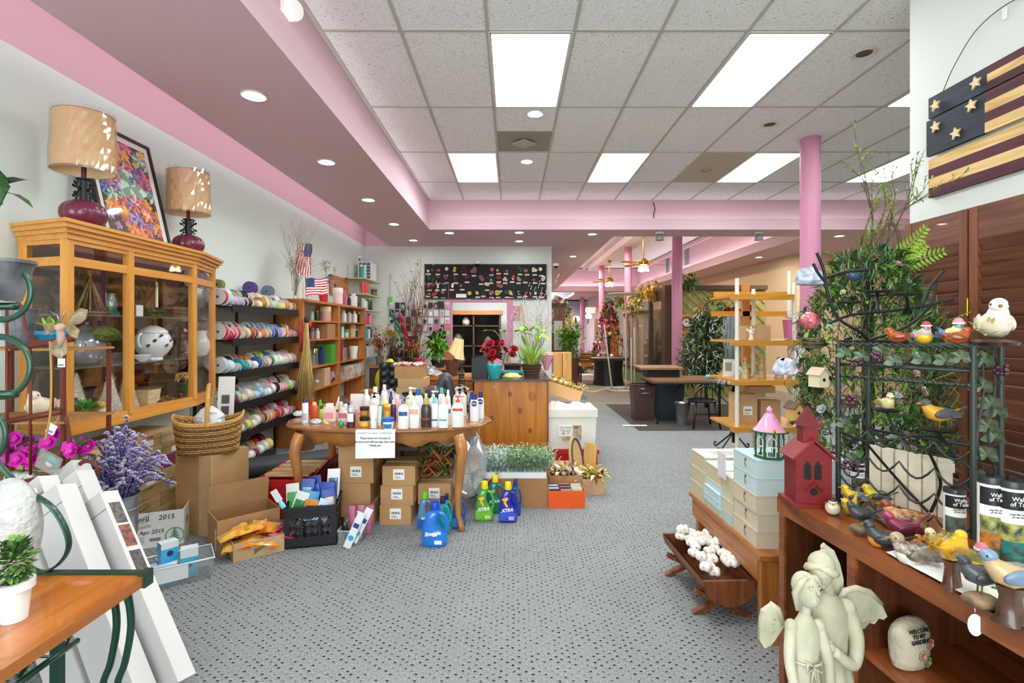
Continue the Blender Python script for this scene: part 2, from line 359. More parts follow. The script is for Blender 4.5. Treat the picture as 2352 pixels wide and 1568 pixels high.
# ceiling lights
def troffer(x,y,lab):
    t=thing('ceiling_light',lab,'ceiling light',(x,y,ZC),group='fluorescent ceiling panels')
    b=MB();w,l=GS-.03,RS-.03
    for s in(-1,1):
        b.bx(s*w/2-.012,s*w/2+.012,-l/2,l/2,-.014,-.001,P('#d8d8d4',.4));b.bx(-w/2,w/2,s*l/2-.012,s*l/2+.012,-.014,-.001,P('#d8d8d4',.4))
    b.build('frame',t);b=MB();b.bx(-w/2+.012,w/2-.012,-l/2+.012,l/2-.012,-.009,-.003,M_diff);b.build('diffuser',t)
gx=lambda k:G0+GS*(k+.5);gy=lambda j:RY0+RS*(j+.5)
for k,j,lab in((0,0,'large glowing ceiling panel above the middle aisle, nearest row'),(3,0,'large glowing ceiling panel, second from the left in the nearest row'),(6,0,'glowing ceiling panel cut off by the white wall, nearest row'),
                  (-1,2,'small glowing ceiling panel nearest the pink tray edge, far row'),(2,2,'glowing panel second from the left in the far row'),(5,2,'glowing panel just left of the pink column, far row'),(8,2,'glowing ceiling panel right of the pink column, far row'),
                  (0,-2,'added unseen glowing ceiling panel above the camera, left'),(7,-2,'added unseen glowing ceiling panel beyond the right wall'),(-1,-4,'added unseen ceiling panel by the shop front, left')):  # these last panels are out of view, added for their light
    troffer(gx(k),gy(j),lab)
def can(x,y,z,lab,lit=True,col='#e8e0d8',g='recessed can lights',warm=True):
    t=thing('recessed_light',lab,'recessed light',(x,y,z),group=g)
    MB().lathe([(.062,-.001),(.062,.0),(.085,-.002),(.088,-.008),(.078,-.012),(.062,-.008),(.055,-.002)],P(col,.4),24,cap=False).build('trim_ring',t)
    b=MB();b.lathe([(.056,-.004),(.03,-.010 if lit else-.002),(.001,-.013 if lit else-.002)],(M_can if lit else P('#3c3a36',.4))if lit or True else None,20,cap=False);b.build('lamp',t)
for i,(px,py)in enumerate(((583,218),(750,371),(846,458),(905,514),(949,551))):
    Y=1.61*F/(CY-py);can((px-CX)/F*Y,Y,ZS,ORD[i+1]+' downlight from the front in the long left soffit')
for px,py,lab in((1032,534,'leftmost downlight under the crossing pink beam'),(1193,533,'downlight under the crossing beam above the flower board'),(1193,553,'downlight farther back above the flower board'),(1360,537,'downlight under the beam just left of the bright rear tray'),
                    (1316,588,'downlight in the rose soffit beside the corner of the back wall'),(1928,541,'downlight under the beam behind the flower tree'),(1743,590,'downlight in the sloping soffit over the tan wall')):
    Y=1.61*F/(CY-py);can((px-CX)/F*Y,Y,ZS,lab)
for px,py,lit,lab,c in((1229,260,1,'lit round can in the tile just beyond the big panel','#e8e8e4'),(1210,370,1,'lit round can beyond the air grille','#e8e8e4'),(1985,122,0,'unlit round can by the top right wall corner','#d8d6cc'),
                            (1768,285,0,'unlit round can left of the pink column top','#d8d6cc'),(1622,390,0,'tan round can in a stained ceiling tile','#c8a06a')):
    Y=2.13*F/(CY-py);can((px-CX)/F*Y,Y,ZC,lab,lit,c,'round cans in the tiled ceiling')
# stained tile + air grille
b=MB();b.bx(gx(4)-.295,gx(4)+.295,gy(2)-.595,gy(2)+.595,ZC-.003,ZC,P('#c3baa9',.9,var=.05));tag(b.build('ceiling_tile'),'brownish stained ceiling tile around the tan round can','ceiling tile')
Y=2.13*F/(CY-325)
t=thing('air_grille','dull square air grille with a diamond deflector in the ceiling','vent',(gx(0),Y,ZC))
MB().bx(-.295,.295,-.3,.3,-.004,0,P('#98978a',.6)).build('backing_plate',t);b=MB();b.T=RZ(PI/4);b.bx(-.1,.1,-.1,.1,-.03,-.022,P('#b4b3a8',.5));b.cyl((0,0,-.034),(0,0,-.02),.015,M_grid);b.build('diamond_deflector',t)
# cove tubes
def tubelight(name,pts,r,lab,m=None):
    b=MB();b.tube(pts,r,m or M_tubeW,6);tag(b.build(name),lab,'tube light','cove tubes')
tubelight('cove_light',[(-2.30,-2.8,ZS+.13),(-2.30,9.4,ZS+.13)],.018,'long glowing tube in the slot beside the left wall')
tubelight('cove_light',[(-1.358,-2.8,ZS+.14),(-1.358,7.9,ZS+.14)],.010,'glowing tube behind the lip of the left pink soffit')
tubelight('cove_light',[(-1.2,8.16,ZS+.12),(8.8,8.16,ZS+.12)],.018,'glowing tube behind the lip of the crossing beam',M_tubeD)
tubelight('cove_light',[(5.25,8.9,ZS+.13),(5.25,20.9,ZS+.13)],.03,'glowing tube along the right ledge of the rear tray')
tubelight('cove_light',[(1.9,21.2,ZS+.13),(5.0,21.2,ZS+.13)],.03,'glowing tube along the end ledge of the rear tray')
tubelight('cove_light',[(1.65,8.9,ZS+.13),(1.65,20.9,ZS+.13)],.03,'glowing tube along the left ledge of the rear tray')
area('far_section_fill',(1.8,24,3.65),(0,0,0),1.5,3,160)  # added area light to lift the dark far section, not a skylight
area('aisle_fill_light',(2.6,12.5,3.6),(0,0,0),.5,3,120,(1,.88,.72))  # added warm fill over the dark rear aisle, no fixture here
area('aisle_fill_light',(2.6,17.5,3.6),(0,0,0),.5,3,110,(1,.88,.72))
area('back_room_fill',(-.6,11.5,2.65),(0,0,0),1.2,1.2,70)  # unseen area light put in for the back room, no fixture modelled
area('booth_fill',(5.5,9.6,2.95),(0,0,0),.8,.8,45,(1,.85,.62))  # added warm light over the booth front, without a fixture

# ---------------- shared kinds ----------------
M_kraft=P('#b98f62',.85,var=.06,vs=8);M_kraft2=P('#c9a67c',.85,var=.05,vs=8);M_kraftd=P('#a57a4e',.85,var=.06,vs=8)
M_oak=wood('#cf8a45','#a9622a',.35,2);M_oakx=wood('#cf8a45','#a9622a',.35,0);M_oaky=wood('#cf8a45','#a9622a',.35,1)
M_maple=wood('#e0a14e','#d28b38',.3,2);M_mapley=wood('#e0a14e','#d28b38',.3,1)
M_chrome=P('#c8c8c8',.2,1.0);M_iron=P('#1c1c1c',.45,.3);M_clear=glassy('#f4f8fa',.10,.10,.08);M_glass=glassy('#ffffff',.055,.0,.02)
M_film=glassy('#f2f5f8',.28,.18,.12);M_paper=P('#f4f4f2',.8);M_soil=P('#3b2c20',.95,bump=.5)
M_ink=P('#1e1e20',.7);M_wick=P('#b98a4c',.7,var=.25,vs=60);M_wickd=P('#7a5230',.7,var=.3,vs=60);M_moss=P('#5d6b2c',.95,var=.4,vs=40,bump=.8)
M_g1=P('#4f7a33',.6,var=.3,vs=15);M_g2=P('#7ea84a',.6,var=.25,vs=15);M_g3=P('#2f4f2c',.65,var=.3,vs=15);M_g4=P('#97c13e',.55,var=.15);M_g5=P('#8fa58a',.7,var=.2)
M_twig=P('#6b5240',.8,var=.2);M_twigd=P('#3a2b22',.8);M_straw=P('#dcc07a',.7,var=.15,vs=30)
def carton(name,lab,c,d,rz=0,group=None,m=None,tape=True,label=False,mark=None):
    """closed cardboard box; c = base centre"""
    t=thing(name,lab,'box',c,rz,group);w,l,h=d;m=m or M_kraft
    MB().bx(-w/2,w/2,-l/2,l/2,0,h,m).bx(-w/2-.001,w/2+.001,-.001,.001,h-.001,h+.0015,M_kraftd).build('body',t)
    if tape:MB().bx(-w/2-.0015,w/2+.0015,-.024,.024,h-.04,h+.0022,P('#cdb48a',.3)).build('packing_tape',t)
    if label:
        b=MB();b.bx(-.04,.04,-l/2-.0015,-l/2,h*.3,h*.3+.075,M_paper)
        for i in range(9):b.bx(-.03+i*.0068,-.03+i*.0068+.003+.001*(i%3),-l/2-.002,-l/2-.0012,h*.3+.035,h*.3+.052,M_ink)
        for i in range(3):b.bx(-.028,.02-.008*i,-l/2-.002,-l/2-.0012,h*.3+.01+.006*i,h*.3+.012+.006*i,M_ink)
        b.build('shipping_label',t)
    return t
def open_box(name,lab,c,d,rz=0,m=None,flaps=(1,1,1,1),inner=None,cat='box',fl=None,ang=50,group=None,t_=.005):
    """open carton: four walls, a bottom and hanging or raised flaps"""
    t=thing(name,lab,cat,c,rz,group);w,l,h=d;m=m or M_kraft;n=inner or M_kraftd;fl=fl or l*.45
    b=MB();b.bx(-w/2,w/2,-l/2,l/2,0,t_,m)
    for s in(-1,1):
        b.bx(s*w/2-(t_ if s>0 else 0),s*w/2+(t_ if s<0 else 0),-l/2,l/2,t_,h,m);b.bx(-w/2+t_,w/2-t_,s*l/2-(t_ if s>0 else 0),s*l/2+(t_ if s<0 else 0),t_,h,m)
    b.bx(-w/2+t_+.0005,w/2-t_-.0005,-l/2+t_+.0005,-l/2+t_+.001,t_,h-.001,n).bx(-w/2+t_+.0005,w/2-t_-.0005,l/2-t_-.001,l/2-t_-.0005,t_,h-.001,n)
    b.bx(-w/2+t_+.0005,-w/2+t_+.001,-l/2+t_,l/2-t_,t_,h-.001,n).bx(w/2-t_-.001,w/2-t_-.0005,-l/2+t_,l/2-t_,t_,h-.001,n)
    b.build('body',t)
    for k,f in enumerate(flaps):
        if f is None or f is False or f==1 and fl==0:continue
        a=math.radians(ang if f is True or f==1 else f);b=MB()
        if k==0:b.T=TR(0,-l/2,h)@RX(-a);b.bx(-w/2,w/2,-.002,.002,0,fl,m);b.T=TR(0,-l/2,h)@RX(a)
        b=MB()
        if k==0:b.T=TR(0,-l/2+.003,h)@RX(a);b.bx(-w/2,w/2,-.002,.002,0,fl,m)
        if k==1:b.T=TR(0,l/2-.003,h)@RX(-a);b.bx(-w/2,w/2,-.002,.002,0,fl,m)
        if k==2:b.T=TR(-w/2+.003,0,h)@RY(-a);b.bx(-.002,.002,-l/2,l/2,0,fl,m)
        if k==3:b.T=TR(w/2-.003,0,h)@RY(a);b.bx(-.002,.002,-l/2,l/2,0,fl,m)
        b.build('flap',t)
    return t
def potp(b,r0,r1,h,m,soil=True,rim=.008,c=(0,0,0),n=20):
    b.lathe([(0,0),(r0,0),(r1,h-.02),(r1+rim,h-.02),(r1+rim,h),(r1-.006,h),(r1-.01,h-.015),(0,h-.015)],[m,m,m,m,m,m,M_soil if soil else m],n,c=c,cap=False,ang=20)
def leaves(b,c,r,n,L,w,ms,up=.5,bend=.3,rnd=None):
    """n leaves filling an ellipsoid, each pointing outwards and up"""
    rr=rnd or R;r=r if isinstance(r,(tuple,list))else(r,r,r)
    for i in range(n):
        v=Vector((rr.gauss(0,1),rr.gauss(0,1),rr.gauss(0,1))).normalized();q=rr.random()**.4
        p=Vector((c[0]+v.x*r[0]*q,c[1]+v.y*r[1]*q,c[2]+v.z*r[2]*q));d=v+Vector((rr.uniform(-.5,.5),rr.uniform(-.5,.5),up))
        b.leaf(p,d,L*rr.uniform(.7,1.2),w*rr.uniform(.7,1.2),rr.choice(ms),bend*rr.uniform(.3,1.3))
def rose(b,c,r,m,m2=None,up=(0,0,1),n=3):
    T0=b.T;b.T=T0@TR(c)@frame(up)
    for k in range(n):
        rr=r*(1-k*.28);np_=6-k
        for i in range(np_):
            a=2*PI*i/np_+k*.6;d=Vector((math.cos(a),math.sin(a),.5+k*.9));s=Vector((-math.sin(a),math.cos(a),0))
            base=Vector((0,0,k*r*.1));g=[]
            for t,w in((0,.15),(.5,.62),(1,.45)):
                cc=base+d.normalized()*rr*t;g.append((cc-s*rr*w,cc+Vector((0,0,-rr*.08)),cc+s*rr*w))
            b.sheet(g,m2 if(m2 and k)else m)
    b.ell((0,0,r*.3),(r*.28,r*.28,r*.35),m2 or m,8,5);b.T=T0
def basket(b,rb,rt,h,m,m2,n=48,rings=9,sx=1,sy=1,c=(0,0,0),rim=.008):
    """woven side: coils stepping in and out between stakes"""
    for k in range(rings):
        t=(k+.5)/rings;r=rb+(rt-rb)*t;z=h*t;pts=[]
        for i in range(n):
            a=2*PI*i/n;q=r+.004*(1 if(i+k)%2 else-1);pts.append((c[0]+q*math.cos(a)*sx,c[1]+q*math.sin(a)*sy,c[2]+z))
        b.tube(pts,h/rings*.55,m if k%2 else m2,5,True)
    b.lathe([(0,.003),(rb-.004,.003),(rt-.008,h)],m2,n,c=c,sx=sx,sy=sy,cap=False)
    b.tube([(c[0]+rt*math.cos(2*PI*i/n)*sx,c[1]+rt*math.sin(2*PI*i/n)*sy,c[2]+h)for i in range(n)],rim,m,6,True)
def branchy(b,p,d,L,r,m,depth=3,spread=.5,kids=3,leafm=None,leafL=.03,rnd=None,tips=None):
    rr=rnd or R;p=Vector(p);d=Vector(d).normalized();pts=[p];q=p;dd=d.copy()
    for i in range(4):
        dd=(dd+Vector((rr.uniform(-1,1),rr.uniform(-1,1),rr.uniform(-.5,.8)))*.13).normalized();q=q+dd*L/4;pts.append(q)
    b.tube(pts,[r*(1-.15*i)for i in range(5)],m,4)
    if depth>0:
        for i in range(kids):
            a=pts[1+rr.randrange(4)];nd=(dd+Vector((rr.uniform(-1,1),rr.uniform(-1,1),rr.uniform(-.6,1)))*spread).normalized()
            branchy(b,a,nd,L*rr.uniform(.45,.7),r*.6,m,depth-1,spread,kids,leafm,leafL,rr,tips)
    elif tips is not None:tips.append((pts[-1],dd))
    if leafm and depth<2:
        for a in pts[1:]:
            b.leaf(a,dd+Vector((rr.uniform(-1,1),rr.uniform(-1,1),rr.uniform(-1,1)))*.8,leafL,leafL*.4,rr.choice(leafm)if isinstance(leafm,(list,tuple))else leafm)
def lotion(kind,w,h,m,mc,dep=.55,seg=18):
    """profile meshes of toiletries: returns (body MB, cap MB)"""
    b=MB();c=MB();r=w/2
    if kind=='flat': # shoulder bottle with flip cap
        b.lathe([(0,0),(r*.92,0),(r,h*.04),(r,h*.62),(r*.8,h*.76),(r*.5,h*.80)],m,seg,sy=dep,cap=False,ang=60);c.lathe([(r*.5,h*.79),(r*.5,h),(0,h)],mc,seg,sy=min(1,dep*1.5),cap=False)
    elif kind=='pump':
        b.lathe([(0,0),(r*.95,0),(r,h*.04),(r,h*.60),(r*.85,h*.70),(r*.35,h*.77),(r*.3,h*.80)],m,seg,sy=dep,cap=False,ang=60)
        c.lathe([(r*.33,h*.79),(r*.33,h*.86),(r*.12,h*.87),(r*.12,h*.94),(r*.4,h*.95),(r*.4,h),(0,h)],mc,12,cap=False);c.box((r*.6,0,h*.965),(r*1.0,r*.28,h*.035),mc)
    elif kind=='tube': # cap-down squeeze tube
        c.lathe([(0,0),(r*.72,0),(r*.74,h*.16),(0,h*.16)],mc,seg,sy=.8,cap=False)
        g=[]
        for k in range(7):
            t=k/6;ww=r*(.76+.24*t);dd=r*.7*(1-t)+.002;g.append([(ww*math.cos(2*PI*i/seg),dd*math.sin(2*PI*i/seg),h*(.16+.84*t))for i in range(seg+1)])
        b.sheet(g,m)
    elif kind=='jar':
        b.lathe([(0,0),(r*.88,0),(r*.96,h*.08),(r*.96,h*.66)],m,seg,cap=False);c.lathe([(r*.98,h*.64),(r,h*.66),(r,h*.98),(r*.97,h),(0,h)],mc,seg,cap=False)
    elif kind=='can':
        b.lathe([(0,0),(r,0),(r,h*.78),(r*.75,h*.84)],m,seg,cap=False);c.lathe([(r*.78,h*.82),(r*.72,h*.98),(r*.6,h),(0,h)],mc,seg,cap=False)
    elif kind=='tub':
        b.lathe([(0,0),(r*.72,0),(r*.95,h*.72)],m,seg,cap=False);c.lathe([(r,h*.70),(r,h*.98),(r*.95,h),(0,h)],mc,seg,cap=False)
    elif kind=='block':
        b.rbox((0,0,h*.4),(w,w*dep,h*.8),r*.25,m);c.rbox((0,0,h*.9),(w*.55,w*dep*.7,h*.2),r*.1,mc)
    return b,c
def item(kind,px,pyb,wp,hp,z,lab,name,cat,m,mc,label=None,dep=.55,group=None,Y=None,part='cap',rz=0,band=(.25,.62),txt=None,tm=None):
    """toiletry placed by its measured foot point on the level z"""
    p=at(px,pyb,z)if Y is None else Vector(((px-CX)/F*Y,Y,z));s=p.y/F
    t=thing(name,lab,cat,p,rz,group);b,c=lotion(kind,wp*s,hp*s,m,mc,dep);b.build('body',t);c.build(part,t)
    if label:
        lb=MB();r=wp*s/2;h=hp*s;k0,k1=band;g=[]
        for i in range(9):
            a=-PI/2+(i-4)*.22;rr=r*(1.012 if kind!='tube' else .93);sy=dep if kind in('flat','pump')else 1 if kind!='tube' else .5
            if kind=='block':g=[[(-w_,-r*dep-.001,k0*h),(-w_,-r*dep-.001,k1*h)]for w_ in(-r*.8,r*.8)];break
            if kind=='tub':g.append([(math.sin(a+PI/2)*r*(.74+.32*k0),math.sin(a)*r*(.74+.32*k0),k0*h),(math.sin(a+PI/2)*r*(.74+.32*k1),math.sin(a)*r*(.74+.32*k1),k1*h)]);continue
            g.append([(math.sin(a+PI/2)*rr,math.sin(a)*rr*sy-(.0015 if sy<1 else 0),k0*h),(math.sin(a+PI/2)*rr,math.sin(a)*rr*sy-(.0015 if sy<1 else 0),k1*h)])
        lb.sheet(g,label if not isinstance(label,str)else P(label,.4));lb.build('product_label',t)
    if txt:text(txt,wp*s*.28,tm or M_ink,'lettering',t,(0,-wp*s/2*(dep if kind in('flat','pump','block')else 1)-.004,hp*s*(band[0]+band[1])/2),ext=.0003)
    return t

# ---------------- display cabinet on the left wall ----------------
CXF=-2.45;CT=2.0;CB=.81
poly=[(-2.45,2.755),(-2.45,3.874),(-2.58,4.33),(-2.825,4.36),(-2.825,2.87)]
def offp(pl,d):
    c=Vector((-2.825,3.6));o=[]
    n=len(pl)
    for i in range(n):
        p=Vector(pl[i]);a=(p-Vector(pl[i-1])).normalized();b_=(Vector(pl[(i+1)%n])-p).normalized()
        n1=Vector((a.y,-a.x));n2=Vector((b_.y,-b_.x));nn=(n1+n2);nn=nn/max(.5,nn.length_squared/2)
        q=p+nn*d
        if q.x<-2.835:q.x=-2.835
        o.append((q.x,q.y))
    return o
if True:
    s=(poly[1][0]-poly[0][0])*(poly[2][1]-poly[0][1])-(poly[1][1]-poly[0][1])*(poly[2][0]-poly[0][0])
    sg=1 if s>0 else-1
    cab=thing('display_cabinet','honey maple glass display cabinet with moulded cornice against the left wall','cabinet',(0,0,0))
    b=MB()
    for z0,z1,d in((CT-.02,CT,.065),(CT-.045,CT-.02,.05),(CT-.07,CT-.045,.03),(CT-.10,CT-.07,.012)):b.prism(offp(poly,d*sg),z0,z1,M_mapley)
    b.build('cornice',cab)
    b=MB();b.prism(offp(poly,.012*sg),CB,CB+.02,M_mapley);b.prism(offp(poly,0),CB+.02,CB+.05,M_mapley);b.build('base',cab)
    posts=[(-2.47,2.775,0),(-2.462,3.21,0),(-2.465,3.86,0),(-2.585,4.31,.3),(-2.79,2.865,.2)]
    for x,y,a in posts:
        b=MB();b.box((x,y,(CB+.05+CT-.10)/2),(.042,.042,CT-.10-CB-.05),M_maple,RZ(a));b.build('post',cab)
    def rail(b,p,q,z0,z1,w=.03):
        b=MB()
        p=Vector((*p,0));q=Vector((*q,0));d=q-p;b.box(((p.x+q.x)/2,(p.y+q.y)/2,(z0+z1)/2),(w,d.length,z1-z0),M_mapley,RZ(math.atan2(-d.x,d.y)));b.build('rail',cab)
    seq=[(-2.79,2.865),(-2.465,2.775),(-2.465,3.21),(-2.465,3.86),(-2.585,4.31)]
    for p,q in zip(seq,seq[1:]):rail(b,p,q,1.755,1.805);rail(b,p,q,CT-.125,CT-.10);rail(b,p,q,CB+.05,CB+.075)
    for i,(p,q)in enumerate(zip(seq,seq[1:])):
        p=Vector((*p,0));q=Vector((*q,0));d=q-p;c=(p+q)/2
        b=MB();b.box((c.x,c.y,(CB+.075+1.755)/2),(.004,d.length-.05,1.755-CB-.08),M_glass,RZ(math.atan2(-d.x,d.y)))
        b.box((c.x,c.y,(1.805+CT-.125)/2),(.004,d.length-.05,CT-.125-1.805),M_glass,RZ(math.atan2(-d.x,d.y)));b.build('glass_pane',cab)
    b=MB();b.bx(-2.824,-2.818,2.9,4.38,CB+.05,CT-.1,P('#8c7a66',.06,1.0));b.build('mirror_back',cab)
    for z in(1.488,1.18):
        b=MB();b.prism([(-2.49,2.81),(-2.49,3.85),(-2.60,4.28),(-2.81,4.34),(-2.81,2.92)],z-.008,z,glassy('#cfe6dc',.12,.12,.05));b.build('glass_shelf',cab)
def cb(px,X=-2.62):return X*F/(px-CX)
# the contents
def cthing(name,lab,cat,px,z,X=-2.62):return thing(name,lab,cat,(X,cb(px,X),z))
ZA,ZB,ZD=1.4885,1.1805,CB+.0505
t=cthing('soup_tureen','big white lidded tureen painted with brown leaves, middle cabinet shelf','tureen',352,ZB)
m=P('#eef0f2',.15,coat=.5);md=P('#5c4650',.5)
b=MB();b.lathe([(0,0),(.062,0),(.058,.015),(.085,.04),(.118,.09),(.122,.13),(.105,.175),(.088,.195)],m,24,cap=False,ang=60)
b.build('body',t);b=MB();b.lathe([(.094,.195),(.092,.205),(.07,.225),(.03,.245),(0,.25)],m,24,cap=False,ang=60);b.lathe([(.018,.245),(.008,.26),(.016,.275),(0,.29)],md,10,cap=False);b.build('lid',t)
b=MB();b.tube(arc((0,-.115,.14),.035,90,270,8,'yz',.05),.009,m,8);b.build('handle',t)
b=MB();b.tube(arc((0,.115,.14),.035,-90,90,8,'yz',.05),.009,m,8);b.build('handle',t)
b=MB()
for i in range(9):
    a=-1.3+i*.32;z=.08+.07*((i*7)%3)/2;n=Vector((math.cos(a),math.sin(a),.1));b.leaf(n*.121+Vector((0,0,z)),(-math.sin(a),math.cos(a),.9),.035,.022,md,0,up=n)
b.build('painted_leaves',t)
t=cthing('moss_mushroom','mossy green twig mushroom ornament on the middle cabinet shelf','ornament',236,ZB)
b=MB();b.lathe([(0,0),(.042,0),(.036,.03),(.032,.10),(.036,.155),(0,.16)],P('#6f7034',.95,var=.4,vs=60,bump=.8),14,cap=False,ang=70);b.build('stalk',t)
b=MB();b.lathe([(0,.15),(.085,.145),(.10,.165),(.09,.20),(.05,.235),(0,.245)],M_moss,18,cap=False,ang=70)
for i in range(60):
    a=R.uniform(0,6.28);r=.09;b.tube([(r*math.cos(a),r*math.sin(a),.19),(1.15*r*math.cos(a+.3),1.15*r*math.sin(a+.3),.16+R.uniform(-.01,.02)),(r*math.cos(a+.6),r*math.sin(a+.6),.19)],.002,M_moss,3)
b.build('moss_cap',t)
t=cthing('pepper_mill','turned dark wood pepper mill behind the cabinet glass','mill',419,ZB)
MB().lathe([(0,0),(.04,0),(.042,.03),(.034,.04),(.04,.05),(.036,.10),(.026,.13),(.038,.165),(.034,.185)],P('#5a3526',.3,coat=.3),16,cap=False).build('body',t)
MB().lathe([(.036,.187),(.04,.2),(.03,.225),(.012,.235),(.014,.25),(0,.255)],P('#5a3526',.3,coat=.3),16,cap=False).build('head',t)
t=cthing('milk_jug','white porcelain jug at the far end of the middle cabinet shelf','jug',462,ZB,-2.66)
MB().lathe([(0,0),(.05,0),(.075,.06),(.07,.12),(.045,.17),(.05,.21)],m,18,cap=False,ang=60).build('body',t)
MB().tube(arc((0,.06,.13),.05,-80,100,8,'yz',.07),.008,m,8).build('handle',t)
b=MB();b.lathe([(0,.005),(.02,0),(.045,.025),(.055,.045),(.05,.045),(.02,.01)],m,18,sy=1.4,sx=.8,cap=False);o=b.build('leaf_dish',loc=(-2.53,cb(328,-2.53),ZB));tag(o,'small white boat-shaped dish before the leaf-painted tureen','dish')
t=cthing('glass_jar','rounded silvery lidded jar behind the mossy mushroom','jar',200,ZB,-2.68)
MB().lathe([(0,0),(.07,0),(.1,.05),(.11,.12),(.09,.19),(.05,.21)],P('#9fa3ab',.15,.6),20,cap=False,ang=60).build('body',t);MB().lathe([(.055,.21),(.04,.235),(.01,.25),(.012,.265),(0,.27)],P('#9fa3ab',.15,.6),16,cap=False).build('lid',t)
for nm,px,h,r,X,lab in(('sisal_cone',252,.27,.075,-2.60,'nearer cream bristly cone tree at the bottom of the cabinet'),('sisal_cone',293,.285,.07,-2.64,'farther cream bristly cone tree behind the cabinet mullion'),('sisal_cone',120,.27,.07,-2.70,'cream bristly cone tree behind the near side pane')):
    y=cb(px,X)if px>150 else 3.1
    b=MB();b.lathe([(0,0),(r,0),(r*.5,h*.5),(.004,h),(0,h)],P('#d9d2bf',.95,var=.12,vs=60,bump=1,bs=120),20,cap=False,ang=95)
    for i in range(160):
        q=R.random();a=R.uniform(0,6.28);rr=r*(1-q);p=Vector((rr*math.cos(a),rr*math.sin(a),h*q));b.tube([p,p+Vector((math.cos(a),math.sin(a),-.3))*.012],.0009,P('#d9d2bf',.95),3)
    tag(b.build(nm,loc=(X,y,ZD)),lab,'ornament','sisal cone trees')
t=cthing('succulent','bright green cabbage-like succulent on driftwood, cabinet bottom left','plant',194,ZD+.05,-2.55)
b=MB();leaves(b,(0,0,.02),(.05,.05,.03),110,.035,.028,[P('#3fae3a',.5),P('#2d8f2c',.5)],.7);b.build('leaves',t)
b=MB();b.tube(bez([(-2.6,2.86,ZD+.02),(-2.54,2.95,ZD+.028),(-2.53,3.05,ZD+.02),(-2.56,3.12,ZD+.02)]),.022,P('#8a6a55',.9,var=.3,vs=30,bump=.8),8);tag(b.build('driftwood'),'piece of driftwood under the bright green succulent','driftwood')
t=cthing('bird_ornament','cream ornament of a yellow bird perched on a nest, cabinet bottom','ornament',240,ZD,-2.53)
b=MB();b.ell((0,0,.03),(.04,.05,.03),P('#dfd3a2',.5,var=.2));b.ell((0,-.02,.075),(.022,.028,.022),P('#d9b45a',.4));b.ell((0,-.045,.09),.014,P('#c99a4e',.4));b.ell((0,.03,.06),(.025,.025,.02),P('#e6dfae',.5));b.build('body',t)
b=MB();b.cyl((0,-.056,.09),(0,-.07,.088),.004,P('#a86a2c'),.0005,6);b.build('beak',t)
t=cthing('birch_planter','square birch bark planter with dark rim at the cabinet bottom','planter',338,ZD,-2.58)
b=MB();b.box((0,0,.06),(.11,.13,.12),P('#d9c39c',.8,var=.15,vs=14,stretch=(1,1,6)),taper=.8);b.build('body',t);b=MB();b.box((0,0,.125),(.12,.14,.012),P('#4a2c20',.6));b.build('rim',t)
def cone_(lab,px,X,r,par=None):
    b=MB();rr=random.Random(px)
    b.ell((0,0,r*.8),(r*.7,r*1.1,r*.7),P('#4a3626',.8),10,7)
    for i in range(60):
        v=Vector((rr.gauss(0,1),rr.gauss(0,1)*1.4,rr.gauss(0,1))).normalized();b.leaf(Vector((v.x*r*.6,v.y*r,r*.8+v.z*r*.6)),v+Vector((0,.6,0)),r*.5,r*.5,P('#c9bda8',.8)if i%2 else P('#6a5140',.8),.5)
    tag(b.build('pine_cone',loc=(X,cb(px,X),ZD)),lab,'pine cone','frosted pine cones in the cabinet')
for i,(px,X)in enumerate(((372,-2.52),(386,-2.6),(401,-2.5),(416,-2.6),(430,-2.52),(392,-2.7))):cone_('frosted pine cone on the cabinet bottom, '+ORD[i+1]+' from the birch planter',px,X,.022)
t=cthing('moss_ball','bright green sprouting moss ball at the far end of the cabinet bottom','plant',428,ZD+.05,-2.60)
b=MB();leaves(b,(0,0,.03),(.045,.045,.03),110,.022,.014,[P('#35a52f',.5),P('#2b7f28',.5)],.5);b.lathe([(0,-.05),(.03,-.05),(.035,0),(0,0)],P('#5a4632',.8),12,cap=False);b.build('sprigs',t)
t=cthing('raffia_bundle','bundle of tan wooden strips lying in the cabinet bottom','bundle',418,ZD+.11,-2.70)
b=MB()
for i in range(26):b.tube(bez([(R.uniform(-.02,.02),-.10+.006*i,R.uniform(0,.03)),(R.uniform(-.03,.03),-.05+.006*i,.07),(R.uniform(-.03,.03),.03+.004*i,.02)],4),.006,M_straw if i%2 else P('#b58a4a',.7),4)
b.bx(-.05,.05,-.1,.12,-.109,-.002,P('#4a3020',.7));b.build('strips',t)
t=cthing('twig_tepee','tepee of bound twigs on a branch raft, top cabinet shelf','ornament',208,ZA,-2.58)
b=MB()
for i in range(7):
    a=2*PI*i/7;b.tube([(.075*math.cos(a),.075*math.sin(a),.02),(-.015*math.cos(a),-.015*math.sin(a),.27)],.0045,P('#8f6b45',.8,var=.2),5)
for i in range(9):b.tube([(-.075,-.07+.0175*i,.012),(.075,-.075+.0185*i,.014)],.007,P('#7a563a',.85,var=.25),6)
b.build('twigs',t)
t=cthing('fir_sapling','dark little fir tree standing behind the twig tepee','tree',232,ZA,-2.66)
b=MB();b.tube([(0,0,0),(.005,0,.15),(0,.005,.27)],.006,M_twigd,5)
for k in range(16):
    z=.06+.013*k
    for i in range(6):
        a=i*1.05+k*.7;L=.09*(1-k/22);p=Vector((0,0,z));q=p+Vector((math.cos(a)*L,math.sin(a)*L,.02));b.tube([p,q],.0015,M_twigd,3)
        for j in range(5):b.leaf(p.lerp(q,.3+.15*j),(math.cos(a),math.sin(a),.6),.02,.004,M_g3,0)
b.build('branches',t)
t=cthing('glass_lantern','small clear lantern with a green foot on the top cabinet shelf','lantern',256,ZA,-2.55)
